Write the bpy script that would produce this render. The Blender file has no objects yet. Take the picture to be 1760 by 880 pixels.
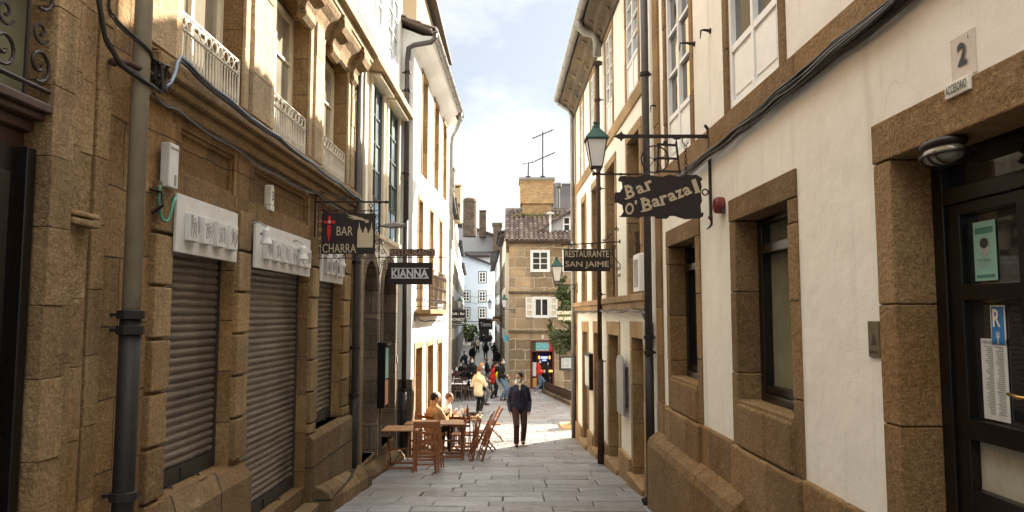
import bpy, bmesh, math, random
from mathutils import Vector, Matrix
random.seed(7)
V = Vector
sc = bpy.context.scene
col = sc.collection

# ------------------------------------------------------------------ camera, sky, sun, exposure
cam_data = bpy.data.cameras.new('camera')
cam = bpy.data.objects.new('camera', cam_data)
col.objects.link(cam)
cam.location = (0, 0, 0)
cam.rotation_euler = (math.radians(90) + math.atan(101 / 1250), 0, 0)
cam_data.sensor_width = 36
cam_data.lens = 1250 / 1760 * 36
cam_data.clip_start = 0.05
cam_data.clip_end = 2000
sc.camera = cam

SUN_EL = math.radians(31)
SUN_AZ = math.atan2(0.64, 0.77)          # from +Y towards +X
sun_data = bpy.data.lights.new('sun', 'SUN')
sun_data.energy = 4.6
sun_data.angle = math.radians(0.55)
sun_data.color = (1.0, 0.90, 0.74)
sun = bpy.data.objects.new('sun', sun_data)
col.objects.link(sun)
SD = V((math.sin(SUN_AZ) * math.cos(SUN_EL), math.cos(SUN_AZ) * math.cos(SUN_EL), math.sin(SUN_EL)))
sun.rotation_euler = SD.to_track_quat('Z', 'Y').to_euler()
sun.location = (20, 20, 30)

world = bpy.data.worlds.new('World')
sc.world = world
world.use_nodes = True
wn = world.node_tree.nodes
wl = world.node_tree.links
wn.clear()
wout = wn.new('ShaderNodeOutputWorld')
wbg = wn.new('ShaderNodeBackground')
wsky = wn.new('ShaderNodeTexSky')
wsky.sky_type = 'NISHITA'
wsky.sun_disc = False
wsky.sun_elevation = SUN_EL
wsky.sun_rotation = SUN_AZ
wsky.air_density = 1.0
wsky.dust_density = 1.6
wsky.ozone_density = 1.0
wbg.inputs['Strength'].default_value = 0.12
wtc = wn.new('ShaderNodeTexCoord')
wmap = wn.new('ShaderNodeMapping')
wmap.inputs['Scale'].default_value = (1.0, 1.0, 2.0)
wmap.inputs['Location'].default_value = (0.35, 0.1, 0.2)
wns = wn.new('ShaderNodeTexNoise')
wns.inputs['Scale'].default_value = 3.4
wns.inputs['Detail'].default_value = 8
wns.inputs['Roughness'].default_value = 0.55
wrp = wn.new('ShaderNodeValToRGB')
wrp.color_ramp.elements[0].position = 0.40
wrp.color_ramp.elements[1].position = 0.62
wrp.color_ramp.elements[0].color = (0.38, 0.38, 0.38, 1)
wmx = wn.new('ShaderNodeMixRGB')
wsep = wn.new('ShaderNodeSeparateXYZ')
wel = wn.new('ShaderNodeMapRange')          # cloud brightness raised overhead, out of view, to add fill light
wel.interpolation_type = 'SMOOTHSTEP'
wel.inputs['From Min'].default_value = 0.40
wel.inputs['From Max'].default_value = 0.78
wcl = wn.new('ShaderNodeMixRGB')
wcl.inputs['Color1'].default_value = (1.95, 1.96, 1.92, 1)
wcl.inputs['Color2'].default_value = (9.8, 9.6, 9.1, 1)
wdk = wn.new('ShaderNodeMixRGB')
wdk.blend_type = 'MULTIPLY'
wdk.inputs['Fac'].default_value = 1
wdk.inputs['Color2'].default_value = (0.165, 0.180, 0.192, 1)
wl.new(wtc.outputs['Generated'], wmap.inputs['Vector'])
wl.new(wmap.outputs['Vector'], wns.inputs['Vector'])
wl.new(wns.outputs['Fac'], wrp.inputs['Fac'])
wl.new(wrp.outputs['Color'], wmx.inputs['Fac'])
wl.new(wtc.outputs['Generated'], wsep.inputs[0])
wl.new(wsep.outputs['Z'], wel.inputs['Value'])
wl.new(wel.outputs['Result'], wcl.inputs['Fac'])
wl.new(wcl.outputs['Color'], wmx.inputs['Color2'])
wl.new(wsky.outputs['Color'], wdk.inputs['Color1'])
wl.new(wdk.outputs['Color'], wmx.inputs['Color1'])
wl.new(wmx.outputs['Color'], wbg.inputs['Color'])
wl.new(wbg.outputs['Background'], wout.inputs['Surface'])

sc.view_settings.view_transform = 'Standard'
sc.view_settings.look = 'None'
sc.view_settings.exposure = 2.45
sc.view_settings.gamma = 1
sc.view_settings.use_curve_mapping = False

# ------------------------------------------------------------------ materials
MATS = {}

def nodes_for(name):
    m = bpy.data.materials.new(name)
    m.use_nodes = True
    nt = m.node_tree
    return m, nt, nt.nodes['Principled BSDF']

def mixc(nt, fac, a, b, mode='MIX'):
    n = nt.nodes.new('ShaderNodeMixRGB')
    n.blend_type = mode
    for k, v in (('Fac', fac), ('Color1', a), ('Color2', b)):
        if isinstance(v, (int, float)):
            n.inputs[k].default_value = v
        elif isinstance(v, tuple):
            n.inputs[k].default_value = (*v, 1) if len(v) == 3 else v
        else:
            nt.links.new(v, n.inputs[k])
    return n.outputs['Color']

def noise(nt, vec, scale, detail=4, rough=0.6):
    n = nt.nodes.new('ShaderNodeTexNoise')
    n.inputs['Scale'].default_value = scale
    n.inputs['Detail'].default_value = detail
    n.inputs['Roughness'].default_value = rough
    if vec is not None:
        nt.links.new(vec, n.inputs['Vector'])
    return n.outputs['Fac']

def ramp(nt, fac, p0, p1, c0=(0, 0, 0), c1=(1, 1, 1)):
    n = nt.nodes.new('ShaderNodeValToRGB')
    n.color_ramp.elements[0].position = p0
    n.color_ramp.elements[1].position = p1
    n.color_ramp.elements[0].color = (*c0, 1)
    n.color_ramp.elements[1].color = (*c1, 1)
    nt.links.new(fac, n.inputs['Fac'])
    return n.outputs['Color']

def objvec(nt, scale=(1, 1, 1)):
    tc = nt.nodes.new('ShaderNodeTexCoord')
    if scale == (1, 1, 1):
        return tc.outputs['Object']
    mp = nt.nodes.new('ShaderNodeMapping')
    mp.inputs['Scale'].default_value = scale
    nt.links.new(tc.outputs['Object'], mp.inputs['Vector'])
    return mp.outputs['Vector']

def bump(nt, bsdf, h, strength, dist=0.01, prev=None):
    b = nt.nodes.new('ShaderNodeBump')
    b.inputs['Strength'].default_value = strength
    b.inputs['Distance'].default_value = dist
    nt.links.new(h, b.inputs['Height'])
    if prev is not None:
        nt.links.new(prev, b.inputs['Normal'])
    nt.links.new(b.outputs['Normal'], bsdf.inputs['Normal'])
    return b.outputs['Normal']

def stone(name, c1, c2, joints=None, mortar=(0.05, 0.04, 0.03), stain=0.45, grain=1.0, rough=0.85, msize=0.012, stainc=(0.035, 0.028, 0.02), warp=0.05):
    m, nt, b = nodes_for(name)
    v = objvec(nt)
    g = noise(nt, v, 42, 4, 0.85)
    c = mixc(nt, ramp(nt, g, 0.40, 0.60), tuple(x * 1.15 for x in c1), tuple(x * 0.92 for x in c2))
    g2 = noise(nt, v, 140, 2, 0.8)
    c = mixc(nt, ramp(nt, g2, 0.50, 0.66), c, tuple(x * 0.50 for x in c1))
    hue = noise(nt, v, 0.9, 3, 0.6)
    c = mixc(nt, ramp(nt, hue, 0.42, 0.68, (0,) * 3, (0.65,) * 3), c, mixc(nt, 1.0, c, (1.12, 0.94, 0.70), 'MULTIPLY'))
    w = noise(nt, v, 1.7, 5, 0.65)
    c = mixc(nt, ramp(nt, w, 0.3, 0.72, (0.0,) * 3, (0.75,) * 3), c, mixc(nt, 1.0, c, (0.55, 0.50, 0.44), 'MULTIPLY'))
    gi = nt.nodes.new('ShaderNodeNewGeometry')
    c = mixc(nt, 1.0, c, ramp(nt, gi.outputs['Random Per Island'], 0.0, 1.0, (0.66, 0.64, 0.62), (1.25, 1.24, 1.22)), 'MULTIPLY')
    c = mixc(nt, ramp(nt, noise(nt, v, 5.5, 6, 0.75), 0.60, 0.72, (0,) * 3, (0.55,) * 3), c, tuple(x * 1.35 + .03 for x in c1))
    vs = objvec(nt, (3.2, 3.2, 0.45))
    s = noise(nt, vs, 1.3, 6, 0.7)
    c = mixc(nt, ramp(nt, s, 0.52, 0.76, (0,) * 3, (stain,) * 3), c, stainc)
    if joints:
        sep = nt.nodes.new('ShaderNodeSeparateXYZ')
        nt.links.new(v, sep.inputs[0])
        ad = nt.nodes.new('ShaderNodeMath')
        ad.operation = 'ADD'
        nt.links.new(sep.outputs[0], ad.inputs[0])
        nt.links.new(sep.outputs[1], ad.inputs[1])
        cb = nt.nodes.new('ShaderNodeCombineXYZ')
        nt.links.new(ad.outputs[0], cb.inputs[0])
        nt.links.new(sep.outputs[2], cb.inputs[1])
        wob = noise(nt, v, 3.0, 2, 0.5)
        wa = nt.nodes.new('ShaderNodeVectorMath')
        wa.operation = 'MULTIPLY_ADD'
        nt.links.new(wob, wa.inputs[0])
        wa.inputs[1].default_value = (warp, warp * 0.7, 0)
        nt.links.new(cb.outputs[0], wa.inputs[2])
        br = nt.nodes.new('ShaderNodeTexBrick')
        nt.links.new(wa.outputs[0], br.inputs['Vector'])
        br.inputs['Scale'].default_value = 1
        br.inputs['Brick Width'].default_value = joints[0]
        br.inputs['Row Height'].default_value = joints[1]
        br.inputs['Mortar Size'].default_value = msize
        br.inputs['Mortar Smooth'].default_value = 0.25
        br.inputs['Color1'].default_value = (0.72, 0.70, 0.68, 1)
        br.inputs['Color2'].default_value = (1.18, 1.12, 1.05, 1)
        br.inputs['Bias'].default_value = 0.1
        c = mixc(nt, 1.0, c, br.outputs['Color'], 'MULTIPLY')
        c = mixc(nt, br.outputs['Fac'], c, mortar)
    nt.links.new(c, b.inputs['Base Color'])
    b.inputs['Roughness'].default_value = rough
    b.inputs['Specular IOR Level'].default_value = 0.25
    n1 = bump(nt, b, g, 0.75 * grain, 0.014)
    n2 = bump(nt, b, noise(nt, v, 8, 6, 0.75), 0.8 * grain, 0.045, n1)
    if joints:
        inv = nt.nodes.new('ShaderNodeMath')
        inv.operation = 'SUBTRACT'
        inv.inputs[0].default_value = 1
        nt.links.new(br.outputs['Fac'], inv.inputs[1])
        bump(nt, b, inv.outputs[0], 0.8, 0.02, n2)
    MATS[name] = m
    return m

def plaster(name, c, dirt=(0.30, 0.27, 0.22), amount=0.35, bumpy=0.35):
    m, nt, b = nodes_for(name)
    v = objvec(nt)
    cc = mixc(nt, ramp(nt, noise(nt, v, 1.1, 6, 0.65), 0.3, 0.75, (0,) * 3, (0.5,) * 3), c, tuple(x * 0.86 for x in c))
    vs = objvec(nt, (5, 5, 0.35))
    cc = mixc(nt, ramp(nt, noise(nt, vs, 1.4, 6, 0.7), 0.56, 0.82, (0,) * 3, (amount,) * 3), cc, dirt)
    cc = mixc(nt, ramp(nt, noise(nt, v, 26, 4, 0.8), 0.66, 0.80, (0,) * 3, (amount * 0.7,) * 3), cc, tuple(x * 0.6 for x in c))
    vo = nt.nodes.new('ShaderNodeTexVoronoi')
    vo.feature = 'DISTANCE_TO_EDGE'
    vo.inputs['Scale'].default_value = 0.9
    vw = nt.nodes.new('ShaderNodeVectorMath'); vw.operation = 'MULTIPLY_ADD'
    nz = nt.nodes.new('ShaderNodeTexNoise'); nz.inputs['Scale'].default_value = 3.0; nz.inputs['Detail'].default_value = 5
    nt.links.new(v, nz.inputs['Vector']); nt.links.new(nz.outputs['Color'], vw.inputs[0])
    vw.inputs[1].default_value = (0.5, 0.5, 0.5); nt.links.new(v, vw.inputs[2]); nt.links.new(vw.outputs[0], vo.inputs['Vector'])
    crack = ramp(nt, vo.outputs['Distance'], 0.0, 0.010, (1,) * 3, (0,) * 3)
    cm = mixc(nt, 1.0, crack, ramp(nt, noise(nt, v, 0.6, 2, 0.5), 0.52, 0.62, (0,) * 3, (0.35,) * 3), "MULTIPLY")
    cc = mixc(nt, cm, cc, tuple(x * 0.55 for x in c))
    cc = mixc(nt, ramp(nt, noise(nt, v, 2.6, 7, 0.75), 0.58, 0.70, (0,) * 3, (amount * .8,) * 3), cc, tuple(x * 0.78 for x in c))
    nt.links.new(cc, b.inputs['Base Color'])
    b.inputs['Roughness'].default_value = 0.9
    b.inputs['Specular IOR Level'].default_value = 0.2
    n1 = bump(nt, b, noise(nt, v, 60, 4, 0.7), bumpy, 0.008)
    bump(nt, b, noise(nt, v, 2.5, 3, 0.5), 0.35, 0.05, n1)
    MATS[name] = m
    return m

def plain(name, c, rough=0.6, metal=0.0, var=0.25, scale=9, spec=0.4, bmp=0.15, emit=None):
    m, nt, b = nodes_for(name)
    v = objvec(nt)
    n = noise(nt, v, scale, 5, 0.7)
    cc = mixc(nt, ramp(nt, n, 0.3, 0.75), c, tuple(x * (1 - var) for x in c))
    nt.links.new(cc, b.inputs['Base Color'])
    b.inputs['Roughness'].default_value = rough
    b.inputs['Metallic'].default_value = metal
    b.inputs['Specular IOR Level'].default_value = spec
    if bmp:
        bump(nt, b, noise(nt, v, scale * 5, 3, 0.7), bmp, 0.004)
    if emit:
        b.inputs['Emission Color'].default_value = (*c, 1)
        b.inputs['Emission Strength'].default_value = emit
    MATS[name] = m
    return m

def glass(name, c, rough=0.04, spec=0.9, ior=1.7, wave=0.12):
    m, nt, b = nodes_for(name)
    v = objvec(nt)
    n = noise(nt, v, 0.9, 3, 0.6)
    cc = mixc(nt, ramp(nt, n, 0.35, 0.65), c, tuple(x * 0.4 for x in c))
    nt.links.new(cc, b.inputs['Base Color'])
    b.inputs['Roughness'].default_value = rough
    b.inputs['Specular IOR Level'].default_value = spec
    b.inputs['IOR'].default_value = ior
    bump(nt, b, noise(nt, v, 2.2, 2, 0.5), wave, 0.02)
    MATS[name] = m
    return m

def wood(name, c, rough=0.45, sc_=(2, 2, 30)):
    m, nt, b = nodes_for(name)
    v = objvec(nt, sc_)
    n = noise(nt, v, 3, 5, 0.7)
    cc = mixc(nt, ramp(nt, n, 0.3, 0.7), c, tuple(x * 0.5 for x in c))
    nt.links.new(cc, b.inputs['Base Color'])
    b.inputs['Roughness'].default_value = rough
    bump(nt, b, n, 0.2, 0.004)
    MATS[name] = m
    return m

# base colours (linear)
stone('granite_left', (0.345, 0.236, 0.120), (0.23, 0.155, 0.078), (1.25, 0.46), mortar=(0.06, 0.042, 0.025), stain=0.6, msize=0.005)
stone('granite_left_plain', (0.40, 0.282, 0.150), (0.27, 0.186, 0.098), None, stain=0.55)
stone('granite_dark', (0.22, 0.145, 0.08), (0.13, 0.085, 0.05), (0.9, 0.42), mortar=(0.03, 0.02, 0.015), stain=0.6)
stone('granite_pale', (0.58, 0.47, 0.32), (0.45, 0.36, 0.24), None, stain=0.3)
stone('granite_right', (0.41, 0.268, 0.130), (0.27, 0.174, 0.082), None, stain=0.2, grain=1.4)
stone('granite_plinth', (0.27, 0.195, 0.11), (0.18, 0.13, 0.072), (0.8, 0.5), mortar=(0.04, 0.03, 0.02), stain=0.5)
stone('granite_tan', (0.46, 0.33, 0.185), (0.34, 0.235, 0.13), None, stain=0.25, grain=0.7)
stone('granite_corner', (0.45, 0.365, 0.255), (0.33, 0.27, 0.19), (1.05, 0.56), mortar=(0.52, 0.45, 0.34), stain=0.35, msize=0.022, grain=0.8, warp=0.30)
stone('granite_grey', (0.22, 0.185, 0.145), (0.15, 0.125, 0.10), (0.8, 0.4), mortar=(0.08, 0.07, 0.055), stain=0.4)
stone('brick_ochre', (0.62, 0.46, 0.27), (0.50, 0.36, 0.20), (0.24, 0.075), mortar=(0.36, 0.27, 0.16), stain=0.2, msize=0.010, grain=0.6)
plaster('plaster_cream', (0.82, 0.78, 0.70), amount=0.42, bumpy=0.3)
plaster('plaster_ivory', (0.80, 0.77, 0.68), amount=0.30)
plaster('plaster_white', (0.80, 0.80, 0.78), dirt=(0.42, 0.38, 0.33), amount=0.22)
plaster('plaster_blue', (0.62, 0.70, 0.78), dirt=(0.40, 0.46, 0.55), amount=0.15)
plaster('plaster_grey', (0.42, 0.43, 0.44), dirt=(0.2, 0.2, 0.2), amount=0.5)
plaster('plaster_ochre', (0.55, 0.42, 0.25), amount=0.3)
plain('iron', (0.035, 0.024, 0.020), 0.55, 0.3, 0.4, 30)
plain('iron_rust', (0.085, 0.045, 0.030), 0.7, 0.2, 0.5, 25)
plain('iron_sunlit', (0.62, 0.58, 0.50), 0.6, 0.0, 0.35, 30)  # railing iron: sunlit look put into the pale base colour
plain('zinc', (0.30, 0.29, 0.27), 0.5, 0.35, 0.35, 8)
plain('zinc_dark', (0.10, 0.09, 0.085), 0.55, 0.3, 0.4, 8)
plain('cast_iron', (0.018, 0.015, 0.013), 0.62, 0.1, 0.4, 10)
plain('pipe_beige', (0.34, 0.30, 0.215), 0.5, 0.0, 0.3, 6)
plain('copper_green', (0.018, 0.075, 0.060), 0.45, 0.2, 0.35, 12)
plain('sign_black', (0.020, 0.012, 0.012), 0.6, 0, 0.3, 20)
plain('sign_brown', (0.024, 0.014, 0.013), 0.65, 0, 0.3, 20)
plain('sign_white', (0.80, 0.76, 0.66), 0.6, 0, 0.12, 20)
plain('letter_cream', (0.50, 0.42, 0.29), 0.6, 0, 0.15, 20)
plain('letter_rust', (0.30, 0.20, 0.15), 0.7, 0, 0.4, 20)
plain('letter_grey', (0.60, 0.60, 0.62), 0.5, 0, 0.15, 20)
plain('plaque_pink', (0.62, 0.55, 0.48), 0.6, 0, 0.12, 20)
plain('bronze', (0.16, 0.13, 0.07), 0.5, 0.4, 0.3, 20)
plain('sign_red', (0.55, 0.02, 0.015), 0.5, 0, 0.2, 20)
plain('marble', (0.62, 0.61, 0.58), 0.55, 0, 0.22, 7)
plain('marble_dark', (0.44, 0.42, 0.40), 0.6, 0, 0.6, 40)
plain('shutter', (0.215, 0.178, 0.142), 0.38, 0.35, 0.62, 2.2)
plain('shutter_dark', (0.05, 0.044, 0.04), 0.55, 0.3, 0.4, 5)
plain('paint_white', (0.80, 0.80, 0.78), 0.45, 0, 0.12, 6)
plain('paint_cream', (0.66, 0.58, 0.43), 0.5, 0, 0.2, 6)
plain('paint_blue', (0.40, 0.55, 0.70), 0.5, 0, 0.15, 6)
plain('paint_black', (0.008, 0.006, 0.006), 0.30, 0, 0.4, 8)
plain('paint_teal', (0.07, 0.095, 0.10), 0.4, 0, 0.3, 8)
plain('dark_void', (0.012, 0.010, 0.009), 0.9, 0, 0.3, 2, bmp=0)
plain('curtain', (0.42, 0.40, 0.30), 0.9, 0, 0.25, 14)
plain('curtain_green', (0.20, 0.20, 0.13), 0.6, 0, 0.3, 2)
plain('brass', (0.55, 0.33, 0.10), 0.3, 0.9, 0.2, 10)
plain('paper_teal', (0.30, 0.56, 0.50), 0.7, 0, 0.08, 6, bmp=0)
plain('paper_teal_dark', (0.08, 0.25, 0.22), 0.7, 0, 0.08, 6, bmp=0)
plain('paper_white', (0.62, 0.64, 0.60), 0.7, 0, 0.08, 6, bmp=0)
plain('ink', (0.05, 0.05, 0.05), 0.7, 0, 0.1, 6, bmp=0)
plain('ink_grey', (0.30, 0.31, 0.31), 0.7, 0, 0.3, 30, bmp=0)
plain('sign_blue', (0.04, 0.20, 0.50), 0.5, 0, 0.1, 6, bmp=0)
plain('sign_cyan', (0.16, 0.50, 0.62), 0.5, 0, 0.1, 6, bmp=0)
plain('poster_orange', (0.75, 0.34, 0.20), 0.5, 0, 0.3, 5, bmp=0)
plain('skin', (0.52, 0.30, 0.20), 0.55, 0, 0.12, 14, bmp=0.05)
plain('skin_dark', (0.36, 0.20, 0.13), 0.55, 0, 0.12, 14, bmp=0.05)
plain('lamp_glass', (0.72, 0.73, 0.74), 0.35, 0, 0.08, 4)
plain('cable', (0.018, 0.016, 0.015), 0.5, 0, 0.3, 20)
plain('cable_pale', (0.20, 0.19, 0.18), 0.45, 0, 0.3, 20)
plain('cable_blue', (0.20, 0.30, 0.42), 0.35, 0, 0.3, 20)
plain('alarm_red', (0.16, 0.022, 0.02), 0.45, 0, 0.3, 12)
plain('green_hose', (0.07, 0.30, 0.22), 0.4, 0, 0.3, 20)
plain('leaf', (0.060, 0.095, 0.030), 0.6, 0, 0.5, 4)
plain('leaf_pale', (0.16, 0.18, 0.06), 0.6, 0, 0.4, 4)
plain('bark', (0.10, 0.07, 0.05), 0.9, 0, 0.4, 9)
plain('ceramic_dark', (0.035, 0.022, 0.018), 0.25, 0, 0.2, 9)
plain('glass_clear', (0.55, 0.60, 0.60), 0.1, 0, 0.1, 9)
plain('bottle_brown', (0.10, 0.035, 0.01), 0.12, 0, 0.1, 9)
plain('plate_white', (0.75, 0.73, 0.68), 0.3, 0, 0.1, 9)
plain('food', (0.70, 0.30, 0.04), 0.5, 0, 0.4, 30)
plain('led_blue', (0.10, 0.12, 0.9), 0.5, 0, 0.0, 5, emit=1.5)
plain('led_orange', (1.0, 0.42, 0.05), 0.5, 0, 0.0, 5, emit=0.8)
plain('moss', (0.16, 0.15, 0.06), 0.95, 0, 0.5, 12)
wood('wood_chair', (0.33, 0.115, 0.032), 0.5)
wood('wood_table', (0.44, 0.22, 0.085), 0.6)
wood('wood_dark', (0.07, 0.035, 0.022), 0.5)
glass('pane_dark', (0.035, 0.035, 0.035))
glass('pane_sky', (0.30, 0.36, 0.39), 0.06, 1.0)  # reflected sky is put into the pale blue base colour
glass('pane_curtain', (0.36, 0.33, 0.26), 0.10, 0.6)
glass('pane_old', (0.30, 0.27, 0.21), 0.06, 0.8, 1.7, 0.2)
glass('pane_old_dark', (0.09, 0.10, 0.10), 0.05, 0.9, 1.8, 0.2)
glass('pane_shade', (0.03, 0.03, 0.03), 0.15, 0.25, 1.45)
glass('pane_green', (0.26, 0.26, 0.17), 0.08, 0.6)

def cloth(name, c, rough=0.85, var=0.35):
    m = plain(name, c, rough, 0, var, 18, 0.2, 0)
    nt = m.node_tree; b = nt.nodes['Principled BSDF']
    n1 = bump(nt, b, noise(nt, objvec(nt, (9, 9, 3.2)), 1.0, 4, 0.6), 0.9, 0.05)
    bump(nt, b, noise(nt, objvec(nt), 60, 3, 0.7), 0.3, 0.004, n1)
    return m
cloth('cloth_navy', (0.020, 0.022, 0.045), 0.5)
cloth('cloth_brown', (0.070, 0.034, 0.030))
cloth('cloth_cream', (0.66, 0.56, 0.42))
cloth('cloth_white', (0.66, 0.57, 0.40), var=0.15)
cloth('cloth_tan', (0.50, 0.28, 0.12))
cloth('cloth_black', (0.016, 0.014, 0.015))
cloth('cloth_grey', (0.16, 0.155, 0.15))
cloth('cloth_red', (0.62, 0.035, 0.025))
cloth('cloth_yellow', (0.65, 0.75, 0.05))
cloth('cloth_mustard', (0.60, 0.36, 0.08))
cloth('cloth_denim', (0.14, 0.20, 0.28))
cloth('mask_blue', (0.55, 0.68, 0.74), var=0.05)
cloth('hair_dark', (0.018, 0.012, 0.010), 0.5)
cloth('hair_brown', (0.16, 0.06, 0.03), 0.5)
cloth('hair_blonde', (0.55, 0.33, 0.13), 0.5)
cloth('shoe_dark', (0.03, 0.022, 0.02), 0.5)
cloth('shoe_white', (0.7, 0.7, 0.7), 0.5, 0.1)

def tiles_mat(name, c, c2):
    m, nt, b = nodes_for(name)
    v = objvec(nt)
    gi = nt.nodes.new('ShaderNodeNewGeometry')
    cc = mixc(nt, gi.outputs['Random Per Island'], c, c2)
    cc = mixc(nt, ramp(nt, noise(nt, v, 9, 5, 0.7), 0.45, 0.75, (0,) * 3, (0.7,) * 3), cc, (0.05, 0.035, 0.03))
    nt.links.new(cc, b.inputs['Base Color'])
    b.inputs['Roughness'].default_value = 0.85
    bump(nt, b, noise(nt, v, 40, 3, 0.7), 0.3, 0.01)
    MATS[name] = m
tiles_mat('roof_tile', (0.062, 0.040, 0.034), (0.19, 0.14, 0.11))
tiles_mat('roof_tile_dark', (0.035, 0.028, 0.028), (0.06, 0.05, 0.05))

def paving_mat():
    m, nt, b = nodes_for('paving')
    v = objvec(nt)
    gi = nt.nodes.new('ShaderNodeNewGeometry')
    isl = gi.outputs['Random Per Island']
    c = ramp(nt, isl, 0.0, 1.0, (0.17, 0.17, 0.175), (0.31, 0.31, 0.32))
    g = noise(nt, v, 70, 3, 0.8)
    c = mixc(nt, ramp(nt, g, 0.35, 0.7, (0,) * 3, (0.6,) * 3), c, mixc(nt, 1.0, c, (0.55, 0.53, 0.5), 'MULTIPLY'))
    w = noise(nt, v, 1.2, 6, 0.7)
    c = mixc(nt, ramp(nt, w, 0.42, 0.75, (0,) * 3, (0.55,) * 3), c, (0.10, 0.082, 0.062))
    c = mixc(nt, ramp(nt, noise(nt, v, 0.45, 3, 0.6), 0.50, 0.64, (0,) * 3, (0.5,) * 3), c, (0.17, 0.125, 0.085))
    c = mixc(nt, ramp(nt, noise(nt, v, 16, 2, 0.5), 0.70, 0.74, (0,) * 3, (0.7,) * 3), c, (0.05, 0.045, 0.04))
    nt.links.new(c, b.inputs['Base Color'])
    r = ramp(nt, noise(nt, v, 5, 5, 0.7), 0.3, 0.7, (0.26,) * 3, (0.56,) * 3)
    nt.links.new(r, b.inputs['Roughness'])
    b.inputs['Specular IOR Level'].default_value = 0.55
    n1 = bump(nt, b, g, 0.35, 0.008)
    bump(nt, b, noise(nt, v, 6, 5, 0.7), 0.55, 0.03, n1)
    MATS['paving'] = m
paving_mat()
plain('joint_dirt', (0.045, 0.036, 0.028), 0.95, 0, 0.4, 12)

# ------------------------------------------------------------------ mesh builder
OFF = {}

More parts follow.
